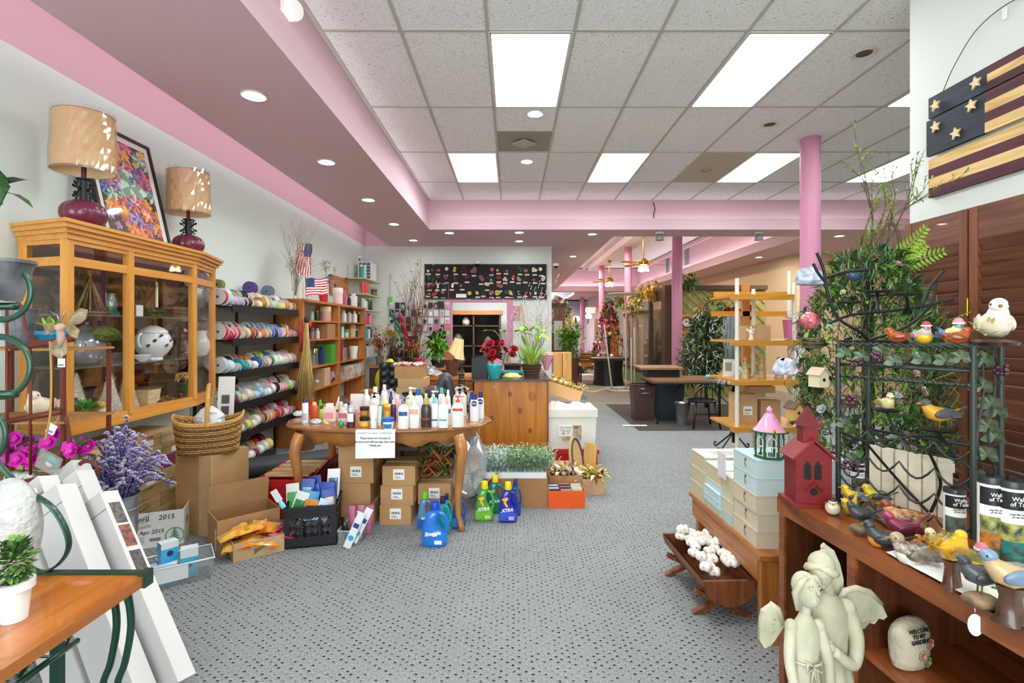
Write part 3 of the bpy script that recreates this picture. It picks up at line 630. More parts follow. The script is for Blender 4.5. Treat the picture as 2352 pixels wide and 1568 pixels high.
b=MB();b.lathe([(0,0),(.045,0),(.045,.015),(.03,.03),(.03,.05),(0,.05)],P('#1f6b52',.3),20,cap=False);b.build('foot',t)
b=MB();b.lathe([(.028,.05),(.033,.08),(.022,.12),(.018,.14)],glassy('#cfeee0',.15,.15),16,cap=False);b.build('chimney',t)
b=MB();b.tube([(0,-.042,.02),(0,-.045,.18),(0,.045,.18),(0,.042,.02)],.0018,M_chrome,5);b.build('wire_handle',t)
for px,X,h,lab,col in((325,-2.6,.27,'bare black glittery branch tree, top cabinet shelf','#2a2a35'),(140,-2.68,.24,'tangle of grey twigs behind the near side pane','#6d5c4c')):
    y=cb(px,X)if px>150 else 2.98
    b=MB();rr=random.Random(px)
    for i in range(5):branchy(b,(0,0,0),(rr.uniform(-.3,.3),rr.uniform(-.4,.4),1),h*.6,.003,P(col,.6),3,.7,3,rnd=rr)
    tag(b.build('bare_branches',loc=(X,y,ZA)),lab,'branches')
t=cthing('candlestick','white taper candle in a dark holder, top cabinet shelf','candlestick',360,ZA,-2.56)
MB().lathe([(0,0),(.025,0),(.02,.02),(.012,.05),(.018,.07),(0,.07)],M_twigd,12,cap=False).build('holder',t);MB().lathe([(.009,.07),(.008,.25),(0,.255)],P('#eef0e6',.4),10,cap=False).build('candle',t)
b=MB()
for i in range(3):b.bx(-.05,.05,-.14,.14,.03*i,.03*i+.026,P('#6d4f3a',.8,var=.2,stretch=(1,8,8)))
tag(b.build('plank_crate',loc=(-2.62,cb(412,-2.62),ZA)),'low crate of rough brown planks, top cabinet shelf','crate')
b=MB();leaves(b,(0,0,.025),(.04,.1,.02),220,.02,.012,[M_moss,M_g1],.5);tag(b.build('moss_clump',loc=(-2.53,cb(360,-2.53),ZA)),'clump of green moss along the top cabinet shelf','moss')
b=MB();b.bx(-.004,.004,-.03,.03,0,.075,P('#e8e8e6',.4));o=b.build('picture_card',loc=(-2.52,cb(320,-2.52),ZA));tag(o,'tiny white picture card leaning on the top cabinet shelf','card')
b=MB();b.lathe([(0,0),(.1,0),(.1,.06),(.06,.12),(0,.13)],P('#2f3338',.4),20,sx=.5,cap=False);tag(b.build('black_tray',loc=(-2.70,3.05,ZD)),'rounded black dish at the back of the cabinet bottom','dish')
# lamps on the cabinet
def pumpkin_lamp(x,y,lab):
    t=thing('table_lamp',lab,'lamp',(x,y,CT),group='pumpkin lamps on the cabinet')
    mp=P('#6b2340',.3,coat=.4,var=.1,vs=6);b=MB();pr=[]
    for i in range(13):a=PI*i/12;pr.append((.117*math.sin(a)**.8 if 0<i<12 else .0,.082-.082*math.cos(a)))
    b.lathe(pr,mp,64,cap=False,ang=90,lobes=8,la=.0)
    for k in range(len(b.v)):
        v=b.v[k];a=math.atan2(v.y,v.x);r=math.hypot(v.x,v.y);q=1-.09*(1-abs(math.sin(a*5)))**2;b.v[k]=Vector((v.x*q,v.y*q,v.z))
    b.build('pumpkin_base',t)
    b=MB();b.cyl((0,0,.15),(0,0,.28),.022,M_black,n=14);b.cyl((0,0,.285),(0,0,.29),.04,M_black,n=16)
    for s in(-1,1):
        for zz,u in((.225,1),(.225,-1)):
            pts=spiral((s*.058,0,zz+u*.035),.022,90 if u>0 else-90,.8,12,'xz',.3,s*u);b.tube([(s*.024,0,zz)]+pts[::-1],.0045,M_black,5)
            pts=spiral((0,s*.058,zz+u*.035),.022,90 if u>0 else-90,.8,12,'yz',.3,s*u);b.tube([(0,s*.024,zz)]+pts[::-1],.0045,M_black,5)
    b.build('scroll_stem',t);MB().cyl((0,0,.28),(0,0,.36),.013,P('#5a2438',.4)).build('neck',t)
    sh=MB();sh.lathe([(.158,.335),(.148,.67)],P('#e0b377',.8,var=.04,vs=40),36,sy=.92,cap=False);sh.lathe([(.146,.67),(.156,.335)],P('#f0d6a8',.8),36,sy=.92,cap=False)
    for z,r in((.337,.159),(.668,.149)):sh.tube([(r*math.cos(2*PI*i/36),.92*r*math.sin(2*PI*i/36),z)for i in range(36)],.003,P('#a9794a',.6),4,True)
    s_=sh.build('lamp_shade',t)
    w=MB();rr=random.Random(int(y*100));g=[]
    for k in range(9):
        z=.325+.365*k/8;row=[]
        for i in range(41):a=2*PI*i/40;q=.166-.01*k/8+rr.uniform(-.003,.004);row.append((q*math.cos(a),.93*q*math.sin(a),z))
        row[-1]=row[0];g.append(row)
    w.sheet(g,glassy('#ffffff',.22,.03,.06),smooth=False);w.build('plastic_wrap',s_)
pumpkin_lamp(-2.54,2.965,'purple pumpkin lamp with wrapped tan shade, left and nearer of the two');pumpkin_lamp(-2.62,4.045,'purple pumpkin lamp with wrapped tan shade at the far end of the cabinet')
# framed succulents picture leaning on the wall
t=thing('framed_picture','black framed picture of colourful succulents leaning between the two lamps','picture',(-2.625,3.54,CT+.001),rot=(0,math.radians(-13),0))
b=MB();w,h=.64,.82
for y0,y1,z0,z1 in((-w/2,-w/2+.022,0,h),(w/2-.022,w/2,0,h),(-w/2,w/2,0,.022),(-w/2,w/2,h-.022,h)):b.bx(-.018,.008,y0,y1,z0,z1,M_black)
b.build('frame',t)
MB().bx(-.012,-.004,-w/2+.02,w/2-.02,.02,h-.02,M_paper).build('mat_board',t)
b=MB();b.bx(-.004,-.003,-w/2+.065,w/2-.065,.065,h-.065,P('#3a2a30',.4,var=.5,vs=20));rr=random.Random(5)
pal=[('#e8603a','#ffb45a'),('#7a4a9a','#c8a8e0'),('#d8447a','#ff9ab0'),('#8ab04a','#e8f09a'),('#f0a028','#ffe060'),('#3a4a9a','#8a9ae0'),('#5aa08a','#d0f0e0'),('#c03050','#f08a70')]
def ros(b,y,z,r,ca,cb_,n=9):
    for k in range(4):
        q=r*(1-.24*k)
        for i in range(n-k):
            a=2*PI*i/(n-k)+k*.4;d=(math.cos(a),math.sin(a));e=(-d[1],d[0]);pts=[]
            for t_,ww in((0,.05),(.55,.26),(1,0),(.55,-.26),(0,-.05)):pts.append((-.0025+.0006*k,min(w/2-.066,max(-w/2+.066,y+q*(d[0]*t_+e[0]*ww))),min(h-.066,max(.066,z+q*(d[1]*t_+e[1]*ww)))))
            b.add(pts,[[0,1,2,3,4]],P(ca if(i+k)%2 else cb_,.35))
for i in range(70):
    u,v=rr.uniform(-w/2+.07,w/2-.07),rr.uniform(.07,h-.07);T=v/h
    c=rr.choice([pal[0],pal[4],pal[7],pal[1]]if T<.4 else[pal[1],pal[5],pal[2],pal[6]]if T<.7 else[pal[2],pal[3],pal[4],pal[6]]);ros(b,u,v,rr.uniform(.035,.075),*c)
ros(b,.02,.42,.2,'#7fb0a0','#dcefe2',8);ros(b,.16,.52,.1,'#6a4a9a','#b8a0e0');ros(b,-.03,.68,.1,'#e07080','#ffc0a0')
b.build('print',t);MB().bx(-.0005,.001,-w/2+.02,w/2-.02,.02,h-.02,glassy('#ffffff',.05,0)).build('picture_glass',t)
# flat boxes under the cabinet
k=0
for col in range(4):
    y0=2.74+.245*col
    for r_ in range(8):
        z=r_*.086;x=-2.60+R.uniform(-.012,.012)
        nm=('lowest','second','third','fourth','fifth','sixth','seventh','topmost')[r_]
        t=thing('flat_box','%s flat tan box of the %s under the maple cabinet'%(nm,('stack nearest the camera','second stack','third stack','stack farthest back')[col]),'box',(x,y0+.12+R.uniform(-.006,.006),z),0,'flat storage boxes under the cabinet')
        m=P(('#c9ab7c','#bd9b6b','#c4a97f','#d2b88c')[(r_+col)%4],.85)if(r_,col)!=(5,3)else P('#8a3a58',.6)
        MB().bx(-.16,.16,-.117,.117,0,.06,m).build('body',t);b=MB();b.bx(-.164,.164,-.119,.119,.056,.083,m).build('lid',t)
        if(r_+col)%3==0:MB().bx(.1605,.162,-.03,.05,.012,.05,M_paper).build('sticker',t)
        if(r_+col)%4==1:text('17  ROSES',.022,M_ink,'handwriting',t,(.1645,0,.07),(PI/2,0,PI/2),.0003)
# tall carton with the market basket
t=thing('tall_carton','tall plain cardboard carton holding up the wicker basket','box',(-2.13,3.56,0),-.35)
MB().bx(-.17,.17,-.15,.15,0,.545,M_kraft).build('body',t);b=MB();b.bx(.06,.175,-.156,-.1505,.0,.545,M_kraft2);b.build('flap',t)
t=thing('market_basket','wicker market basket with hooped handle standing on the tall carton','basket',(-2.12,3.50,.546),.45)
b=MB();NN=60;rings=15
def bk(a,u):
    # boat-shaped basket: wider and higher at the ends
    wx=.175+.03*u;wy=.12+.025*u;cx_,cy_=math.cos(a),math.sin(a);n_=3.6
    q=(abs(cx_)**n_+abs(cy_)**n_)**(-1/n_);return(wx*cx_*q,wy*cy_*q,u*(.20+.055*abs(cx_)**3))
for k in range(rings):
    u=(k+.5)/rings;pts=[]
    for i in range(NN):
        x,y,z=bk(2*PI*i/NN,u);s_=1+.022*(1 if(i+k)%2 else-1);pts.append((x*s_,y*s_,z))
    b.tube(pts,.0062,M_wick if k%3 else M_wickd,5,True)
g=[[bk(2*PI*i/NN,u)for i in range(NN+1)]for u in(0,.5,1)];b.sheet([[(x*.985,y*.985,z)for x,y,z in r_]for r_ in g],M_wickd);b.add([bk(2*PI*i/NN,0)for i in range(NN)],[list(range(NN))],M_wickd)
for k in range(2):b.tube([(lambda p:(p[0]*1.03,p[1]*1.03,p[2]+.004+.01*k))(bk(2*PI*i/NN+.1*k,1))for i in range(NN)],.009,P('#c99a52',.6,var=.2,vs=50),6,True)
b.build('woven_body',t)
b=MB();b.tube([(0,.14*math.cos(math.radians(a)),.22+.25*math.sin(math.radians(a)))for a in range(-10,191,10)],.014,P('#c8964e',.55,var=.15,vs=30),8,flat=.6);b.build('handle',t)
b=MB();rr=random.Random(3);g=[]
for i in range(9):
    row=[]
    for j in range(13):
        a=2*PI*j/12;r_=.1*math.sin(PI*(.5+.5*i/8)*.999)+.0;row.append((r_*math.cos(a)*(1+rr.uniform(-.15,.15)),r_*.75*math.sin(a)*(1+rr.uniform(-.15,.15)),.15+.11*math.cos(PI*.5*(1-i/8))*(1+rr.uniform(-.1,.1))))
    row[-1]=row[0];g.append(row)
b.sheet(g,P('#d9dde0',.3),smooth=False);tag(b.build('plastic_bag',loc=(-2.12,3.50,.60)),'crumpled whitish plastic bag inside the wicker basket','bag')
# white boards leaning beside the rack
for i,(px0,px1,lab)in enumerate(((497,522,'white framed board standing behind the wicker basket'),(528,552,'white foam board leaning on the carton below the basket'))):
    t=thing('white_board',lab,'board',(-2.33+.10*i,3.98-.07*i,0),.15,rot=(math.radians(-7),0,.15))
    MB().bx(-.05,.05 if i else .07,-.01,.01,0,1.02 if i==0 else .58,P('#f0f0ee',.5)).build('board',t)
    if i==0:b=MB();[b.bx(-.02,.04,-.0125,-.0105,.62+.09*k,.69+.09*k,P('#55585c',.5))for k in range(3)];b.build('printed_squares',t)
# ---------------- ribbon rack ----------------
t=thing('ribbon_rack','black sloping wall rack of six shelves full of ribbon spools','rack',(0,0,0))
MB().bx(-2.835,-2.815,4.40,5.90,.02,1.72,P('#c9c7b8',.8)).build('pegboard',t)
RZS=(1.575,1.265,.965,.665,.385,.085)
for k,z in enumerate(RZS):
    ya=4.42;yb=5.92 if k<5 else 5.35
    b=MB();T0=TR(-2.815,0,z+.10)@RY(math.radians(17));b.T=T0;b.bx(0,.30,ya,yb,-.012,-.004,M_black);b.T=Matrix()
    b.bx(-2.535,-2.525,ya+.1 if k<3 else ya,yb,z-.02,z+.05,M_black);b.build('shelf',t)
b=MB()
for y in(4.42,5.1,5.91):b.bx(-2.83,-2.80,y-.015,y+.015,0,1.74,M_black)
b.build('uprights',t)
PALS={
 'f0':'red,light blue,rainbow,lavender,dark brown,dark brown,tan,cream,gold,cream,gold,mint,mint,yellow,yellow,gold,orange,white,orange','b0':'lilac,white,white,olive,sage,black,tan,tan,cream,tan,tan,purple,white,black,purple,navy',
 'f1':'red,red,hot pink,red,grey,tan,cream,rust,brown,pale pink,orange,grey,tan,blue,navy,lavender,lavender,lilac,orange,orange,pink,white','b1':'tan,green,dark brown,red,tan,navy,blue,slate,slate,slate,teal,slate,navy,gold,white',
 'f2':'light blue,pale blue,grey,teal,teal,silver,white,blue,slate,tan,pale pink,green,white,white,cream,cream,pale pink,cream','b2':'green,white,dark brown,rust,rust,gold,tan,green,lime,blue,slate,lavender,lime,pale pink,lilac,pink',
 'f3':'red,burgundy,burgundy,mint,peach,cream,peach,light blue,light blue,pale blue,white,white,black,pink,pink,lime,white,white','b3':'rust,red,tan,plum,grey,grey,tan,pale blue,lilac,hot pink,pink,black,tan,white',
 'f4':'cream,white,cream,yellow,cream,white,tan,burgundy,gold,gold,red,red,pale pink,pink,pale pink','b4':'grey,black,olive,grey,tan,olive,tan,red,hot pink,white,red,white',
 'f5':'cream,white,green,mint,white,white,burgundy,white,cream,yellow','b5':'grey,tan,black,olive,tan,green,green,orange,red,burgundy'}
RC={'red':'#c22a3a','light blue':'#a9d2e6','rainbow':'#e8a8c0','lavender':'#b3a6d6','dark brown':'#3b241f','tan':'#b3936a','cream':'#e9dfc2','gold':'#c08a35','mint':'#a5d0b8','yellow':'#ecd64a','orange':'#e0822c','white':'#eeeeec',
      'lilac':'#d3b6d6','olive':'#8a8652','sage':'#98a88c','black':'#1e1e22','purple':'#5a3f8a','navy':'#27355f','hot pink':'#e0447c','grey':'#a5a5a8','rust':'#b0522e','brown':'#7a4a30','pale pink':'#f0c8cc','blue':'#3a5fae',
      'slate':'#6a7f92','teal':'#35a3b0','silver':'#c3c8cc','green':'#2f7a4a','lime':'#a8c93c','burgundy':'#7a1f35','peach':'#f0c0a0','plum':'#6a3350','pink':'#ee9ab8','pale blue':'#cfe2ee'}
M_flange=P('#d8d5d2',.6);M_fl2=P('#efefed',.5);M_core=P('#5a5048',.7)
_sp={}
def spool(col,r,w,fl):
    k=(col,round(r,3),round(w,3),fl)
    if k not in _sp:
        m=P(RC[col],.55,var=.12,vs=50)if col!='rainbow' else P('#f0a0c0',.5,h2='#8ad0e0',vs=12)
        f=[M_flange,M_fl2,P(RC[col],.5)][fl];a=MB();a.T=RX(PI/2)
        a.lathe([(.012,-w/2),(r,-w/2),(r,-w/2+.003),(.012,-w/2+.003),(.012,w/2-.003),(r,w/2-.003),(r,w/2),(.012,w/2)],f,20,cap=False)
        a.lathe([(0,-w/2+.004),(.012,-w/2+.004)],M_core,12,cap=False);a.lathe([(0,w/2-.004),(.012,w/2-.004)],M_core,12,cap=False)
        o1=a.build('spool');c=MB();c.T=RX(PI/2);c.lathe([(.012,-w/2+.003),(r*.9,-w/2+.003),(r*.92,0),(r*.9,w/2-.003),(.012,w/2-.003)],m,20,cap=False);o2=c.build('ribbon')
        _sp[k]=(o1.data,o2.data);bpy.data.objects.remove(o1);bpy.data.objects.remove(o2)
    return _sp[k]
rs=random.Random(21)
SHN=('topmost','second','third','fourth','fifth','lowest')
for k in range(6):
    for row in 'fb':
        cols=PALS[row+str(k)].split(',');ya=4.43;yb=(5.90 if k<5 else 5.33)
        n=len(cols);ws=[rs.uniform(.6,1.4)for _ in cols];sc=(yb-ya)/sum(ws)
        y=ya
        for i,c in enumerate(cols):
            w=ws[i]*sc;nsub=2 if w>.085 and row=='b' and k<4 and n<20 and False else 1
            r_=rs.choice((.045,.052,.06))if not(row=='f' and i==0)else .072
            w_=min(w*.9,.085)
            if row=='b':r_=rs.choice((.055,.06,.066))
            d1,d2=spool(c,r_,round(w_*50)/50 if w_>.03 else .03,rs.randrange(3)if i else 0)
            x=-2.600 if row=='f' else-2.705;z0=RZS[k]+.10-(x+2.815)*math.tan(math.radians(17));zc=z0+r_*1.03+.001
            if row=='f':x=-2.54-r_;zc=RZS[k]+.10-(x+2.815)*math.tan(math.radians(17))+r_*1.05
            else:x=-2.54-.118-r_*.5;zc=RZS[k]+.10-(x+2.815)*math.tan(math.radians(17))+r_*1.05+.012
            o=bpy.data.objects.new('ribbon_spool',d1);COL.objects.link(o);o.location=(x,y+w/2,zc);o.rotation_euler=(0,rs.uniform(0,3),rs.uniform(-.05,.05))
            tag(o,'%s ribbon spool, %s from the near end, %s row, %s black shelf'%(c,ORD[i+1],'front' if row=='f' else 'back',SHN[k]),'ribbon spool','ribbon spools on the black rack')
            q=bpy.data.objects.new('ribbon',d2);COL.objects.link(q);q.parent=o
            y+=w
# spool groups lying loose on top of the back rows
for i,(Yp,c,r_,z)in enumerate(((4.30,'lilac',.085,1.86),(4.42,'white',.075,1.85),(4.66,'olive',.05,1.83),(5.22,'purple',.07,1.84),(5.6,'slate',.065,1.83))):
    d1,d2=spool(c,r_,.05,2);o=bpy.data.objects.new('ribbon_spool',d1);COL.objects.link(o);o.location=(-2.735,Yp,RZS[0]+.085+.12+r_*.7);tag(o,'large %s spool lying loose above the back row of the topmost rack shelf'%c,'ribbon spool','ribbon spools on the black rack');q=bpy.data.objects.new('ribbon',d2);COL.objects.link(q);q.parent=o
# ---------------- wooden bookcase along the wall ----------------
t=thing('bookcase','orange pine open bookcase with two bays beyond the ribbon rack','bookcase',(0,0,0))
for y in(5.97,7.21,8.47):MB().bx(-2.82,-2.49,y-.025,y+.025,0,1.735,M_oak).build('upright',t)
MB().bx(-2.82,-2.48,5.94,8.50,1.735,1.765,M_oaky).build('top',t)
for z in(1.51,1.275,.93,.64,.30,.06):
    for y0,y1 in((5.995,7.185),(7.235,8.445)):MB().bx(-2.82,-2.49,y0,y1,z-.02,z,M_oaky).build('shelf',t)
def bki(kind,px,w,h,z,lab,name,cat,m,mc,X=-2.58,**kw):
    Y=X*F/(px-CX);return item(kind,px,0,w,h,z+.0005,lab,name,cat,m if not isinstance(m,str)else P(m,.4),mc if not isinstance(mc,str)else P(mc,.4),Y=Y,**kw)
Bk=[('can',716,9,22,1.51,'pale green tin at the near end of the top bay','tin','tin','#9ec3a0','#7da585'),('can',728,8,24,1.51,'black spiral-banded bottle in the top bay','bottle','bottle','#2c2c22','#8a7a3a'),('jar',748,24,34,1.51,'pink and cream tub in the top left bay','tub','tub','#d8a0a0','#e3cfa0'),
  ('jar',768,16,30,1.51,'wire-grey jar beside the pink tub, top left bay','jar','jar','#8a8580','#6a5f50'),('flat',790,12,26,1.51,'white upturned cup in the top right bay','cup','cup','#e8e8e4','#e8e8e4'),('pump',802,12,30,1.51,'grey pump bottle in the top right bay','bottle','bottle','#b8bcc0','#4a4a4a'),
  ('flat',814,12,26,1.51,'white squeeze bottle in the top right bay','bottle','bottle','#f0f0ee','#e8e8e4'),('can',826,8,24,1.51,'black and white can at the far end of the top right bay','can','spray can','#3a3f3c','#e0e0dc'),
  ('jar',717,10,26,1.275,'mauve bottle beside the raffia, second shelf','bottle','bottle','#a88aa0','#7a5f78'),('flat',729,10,24,1.275,'white bottle with red print, second shelf','bottle','bottle','#ecebe9','#d8d8d6'),('block',767,10,18,1.275,'red box with a white oval on the second shelf','box','box','#c8402c','#c8402c'),
  ('can',786,8,30,1.275,'green and white spray can, second shelf right bay','can','spray can','#cfe0c8','#6fae7a'),('jar',795,12,18,1.275,'small green-lidded jar, second shelf right bay','jar','jar','#c5d6cf','#3f9a80'),('jar',808,18,30,1.275,'tan patterned canister, second shelf right bay','canister','canister','#c9ae78','#a88a58'),
  ('block',819,7,18,1.275,'navy and white bottle, second shelf right bay','bottle','bottle','#2b4a7a','#e8e8e8'),('can',828,9,24,1.275,'tall white can, second shelf far end','can','spray can','#f2f2f0','#f2f2f0'),
  ('jar',722,16,38,.93,'clear glass candy jar on the third shelf','jar','jar',M_clear,M_chrome),('block',738,14,40,.93,'blue and black patterned book upright on the third shelf','book','book','#2c3f7a','#20305a'),('flat',760,10,30,.93,'white bottle before the red book, third shelf','bottle','bottle','#f0efed','#c23040'),
  ('jar',790,14,28,.93,'clear glass bottle vase, third shelf right bay','vase','vase',M_clear,M_clear),('tub',812,20,28,.93,'white tapered cup planter, third shelf right bay','planter','planter','#f3efec','#f3efec'),('jar',829,9,20,.93,'small glass jar at the far end of the third shelf','jar','jar',M_clear,'#8a9a96'),
  ('jar',726,12,16,.64,'clear plastic cup on the fourth shelf','cup','cup',M_clear,'#c3ccd2')]
for kind,px,w,h,z,lab,nm,cat,m,mc in Bk:bki(kind,px,w,h,z,lab,nm,cat,m,mc)
def bkbox(nm,lab,cat,px0,px1,z,h,m,X=-2.6,d=.2,parts=True):
    y0=X*F/(px0-CX);y1=X*F/(px1-CX);b=MB();b.bx(-d/2,d/2,-(y1-y0)/2,(y1-y0)/2,0,h,m);tag(b.build(nm,loc=(X,(y0+y1)/2,z+.0005)),lab,cat)
bkbox('cardboard_box','brown cardboard box in the second shelf of the left bay','box',735,754,1.275,.2,M_kraftd);bkbox('book','bright green book upright on the third shelf','book',744,755,.93,.26,P('#4a9a35',.5));bkbox('book','dark red book beside the green one on the third shelf','book',765,772,.93,.27,P('#9a2030',.5))
bkbox('book','tan binder with white edge standing on the fourth shelf','book',728,742,.64,.24,M_kraft2);bkbox('storage_box','low clear box of folded fabric, fourth shelf right bay','box',786,826,.64,.2,P('#b39480',.6,h2='#e0d8d0',vs=14))
for i,(px,c1,c2,lab)in enumerate(((750,'#8a2a78','#e0a8d0','magenta crinkled gift wrap ball on the fourth shelf'),(763,'#4a2a4a','#b0a0b8','dark plum foil bundle on the fourth shelf'))):
    X=-2.6;y=X*F/(px-CX);b=MB();rr=random.Random(i);b.ell((0,0,.08),(.08,.09,.08),P(c1,.25,h2=c2,vs=9),12,8)
    for q in range(len(b.v)):b.v[q]=b.v[q]*(1+rr.uniform(-.1,.1));b.v[q].z=max(b.v[q].z,0)
    tag(b.build('gift_wrap',loc=(X,y,.6405)),lab,'gift wrap')
t=thing('ceramic_pot','orange ceramic pot at the foot of the pine bookcase','pot',(-2.42,5.85,.0));b=MB();b.lathe([(.09,.42),(.1,.55),(.105,.55),(.105,.565),(0,.565)],P('#d4531f',.25),20,cap=False);b.lathe([(0,0),(.1,0),(.1,.42),(0,.42)],P('#6b4426',.7),16,cap=False);b.build('pot',t)
# raffia tail hanging from the bookcase
t=thing('raffia_hank','long hank of straw raffia hanging on the near bookcase post','raffia',(-2.43,5.91,1.50));b=MB();rr=random.Random(8)
for i in range(150):
    a=rr.uniform(0,6.28);r0=rr.uniform(0,.03);r1=rr.uniform(0,.075)+.02;L=rr.uniform(.75,1.0)
    b.tube([(r0*math.cos(a)*.5,r0*math.sin(a)*.5,0),(r0*math.cos(a),r0*math.sin(a)*1.3,-.25),(r1*.7*math.cos(a),r1*1.1*math.sin(a)-.01,-.6*L-.05),(r1*math.cos(a)+rr.uniform(-.03,.03),r1*1.7*math.sin(a)-.02,-L)],.003,M_straw if i%3 else P('#c9a860',.7),3)
b.build('strands',t);b=MB();b.ell((0,0,.01),(.03,.035,.04),P('#3a2420',.7),10,6);b.build('knot',t);MB().ell((.01,.06,-.05),(.03,.04,.04),P('#b8202c',.4),10,6).build('red_bow',t)
t=thing('red_netting','strip of red netting hanging on the bookcase post beside the raffia','netting',(-2.475,5.85,1.5));b=MB();rr=random.Random(4)
for i in range(14):b.tube([(0,rr.uniform(-.03,.03),0),(rr.uniform(-.01,.01),rr.uniform(-.05,.05),-.15),(0,rr.uniform(-.05,.05),-.36)],.006,P('#b8323a',.6),4)
b.build('strands',t)
# things on top of the bookcase
ZT=1.7655
def clearvase(px,w,h,lab,X=-2.6,m=None,sub=None):
    y=X*F/(px-CX);t=thing('glass_vase',lab,'vase',(X,y,ZT));r=w*y/F/2;H=h*y/F;MB().lathe([(0,0),(r*.8,0),(r,H),(r*.94,H),(r*.72,.01),(0,.01)],m or M_clear,18,cap=False).build('glass',t)
    return t,y,H
for i,(px,w,h,lab)in enumerate(((680,14,52,'tall clear vase holding dry branches on the bookcase corner'),(700,12,40,'clear vase under the lower flag on the bookcase'),(712,11,34,'narrow clear vase before the red pail'))):
    clearvase(px,w,h,lab,-2.62)
X=-2.5;y=X*F/(676-CX);b=MB();rr=random.Random(12)
for i in range(9):branchy(b,(0,rr.uniform(-.02,.02),.02),(rr.uniform(-.08,.3),rr.uniform(-.45,.35),1),.46,.0035,P('#9a8a7a',.8),3,.5,3,rnd=rr)
for i in range(26):c=Vector((rr.uniform(-.03,.1),rr.uniform(-.16,.12),rr.uniform(.28,.55)));leaves(b,c,.02,7,.03,.014,[P('#c8b8a0',.8),P('#a89a70',.8),P('#b89a90',.8)],.3,rnd=rr)
tag(b.build('dried_branches',loc=(X,y+.03,ZT+.005)),'bunch of dry twigs and seed heads rising from the corner vase','dried flowers')
def flag(name,lab,org,ux,uz,w,h,wave,pole):
    t=thing(name,lab,'flag',org);ux=Vector(ux).normalized();uz=Vector(uz).normalized();nn=ux.cross(uz).normalized();NX,NZ=26,26;R_,W_,B_=P('#b3243a',.7),P('#f0e4e2',.7),P('#26386e',.7)
    def pt(u,v):return ux*(w*u)+uz*(-h*v)+nn*(wave*math.sin(u*9+v*4))+uz*(wave*.6*math.sin(u*7))
    b=MB()
    for i in range(NX):
        for j in range(NZ):
            u0,u1,v0,v1=i/NX,(i+1)/NX,j/NZ,(j+1)/NZ;m=B_ if(u0<.4 and v0<7/13)else(R_ if int(v0*13)%2==0 else W_);b.add([pt(u0,v0),pt(u1,v0),pt(u1,v1),pt(u0,v1)],[[0,1,2,3]],m,True)
    for i in range(5):
        for j in range(4):c=pt(.04+.08*i,.06+.13*j)+nn*-.002;b.add([c+ux*.006*math.cos(a*.628)*(1 if a%2 else .45)*1.0+uz*.006*math.sin(a*.628)*(1 if a%2 else .45)for a in range(10)],[list(range(10))],W_)
    b.build('cloth',t);b=MB();b.cyl(uz*.03,pole,.005,P('#d8b870',.5));b.build('stick',t);return t
p=dp(716,560,6.05);flag('stick_flag','upper stars and stripes flag hanging limp above the bookcase',p,(.1,-.35,-.9),(.25,.8,.1),.42,.24,.010,Vector((-2.62-p.x,5.95-p.y,ZT+.1-p.z)))
p=dp(702,640,5.85);flag('stick_flag','lower rippling stars and stripes flag on the bookcase top',p,(.45,.9,.12),(-.15,.35,.95),.33,.22,.012,Vector((-2.62-p.x,6.35-p.y,ZT+.05-p.z)))
T_=[('tub',743,22,26,'bright red pail on the bookcase top','pail','pail','#c8202c','#d8d4d0'),('jar',776,23,38,'big pinkish white canister on the bookcase top','canister','canister','#ecd3cf','#f4e8e6'),('can',777,11,14,None,None,None,None,None),
      ('flat',792,11,34,'rose pink gift tube beside the pink canister','gift_tube','bottle','#c8608a','#d87a9e'),('can',802,8,20,'black spring-shaped spool on the bookcase top','spool','spool','#202020','#303030'),('block',812,16,30,'white crumpled bag clip on the bookcase top','bag','bag','#f0f0f0','#e8e8e8'),('can',824,10,12,'small dark jar near the far end of the bookcase top','jar','jar','#4a4038','#2a2a2a')]
for kind,px,w,h,lab,nm,cat,m,mc in T_:
    if lab:bki(kind,px,w,h,ZT,lab,nm,cat,m,mc,X=-2.57)
bki('flat',770,10,50,ZT,'blue-capped bottle behind the pink canister','bottle','bottle','#e0d4dc','#1f3a9a',X=-2.7)
for i,(px,py,c,r,lab)in enumerate(((705,600,'#1f2f22',.05,'dark pine cluster on a pick beside the flags'),(748,610,'#b8a498',.06,'grey-beige dried bloom above the flags'),(752,640,'#2f6aa8',.06,'blue and white tinsel bow above the red pail'),(768,618,'#e89ab0',.025,'pink ring pick on the bookcase top'),(795,645,'#7a4a3a',.04,'red and brown berry pick on the bookcase top'))):
    X=-2.62;Y=X*F/(px-CX);p=dp(px,py,Y);b=MB();rr=random.Random(i+40);cs=[P(c,.6),P(c,.6,var=.3,vs=8)];leaves(b,(0,0,0),r,60,r*.7,r*.35,cs,.2,rnd=rr);b.tube([(0,0,0),(0,.01,-(p.z-ZT))],.002,M_twig,4);tag(b.build('floral_pick',loc=p),lab,'floral pick')
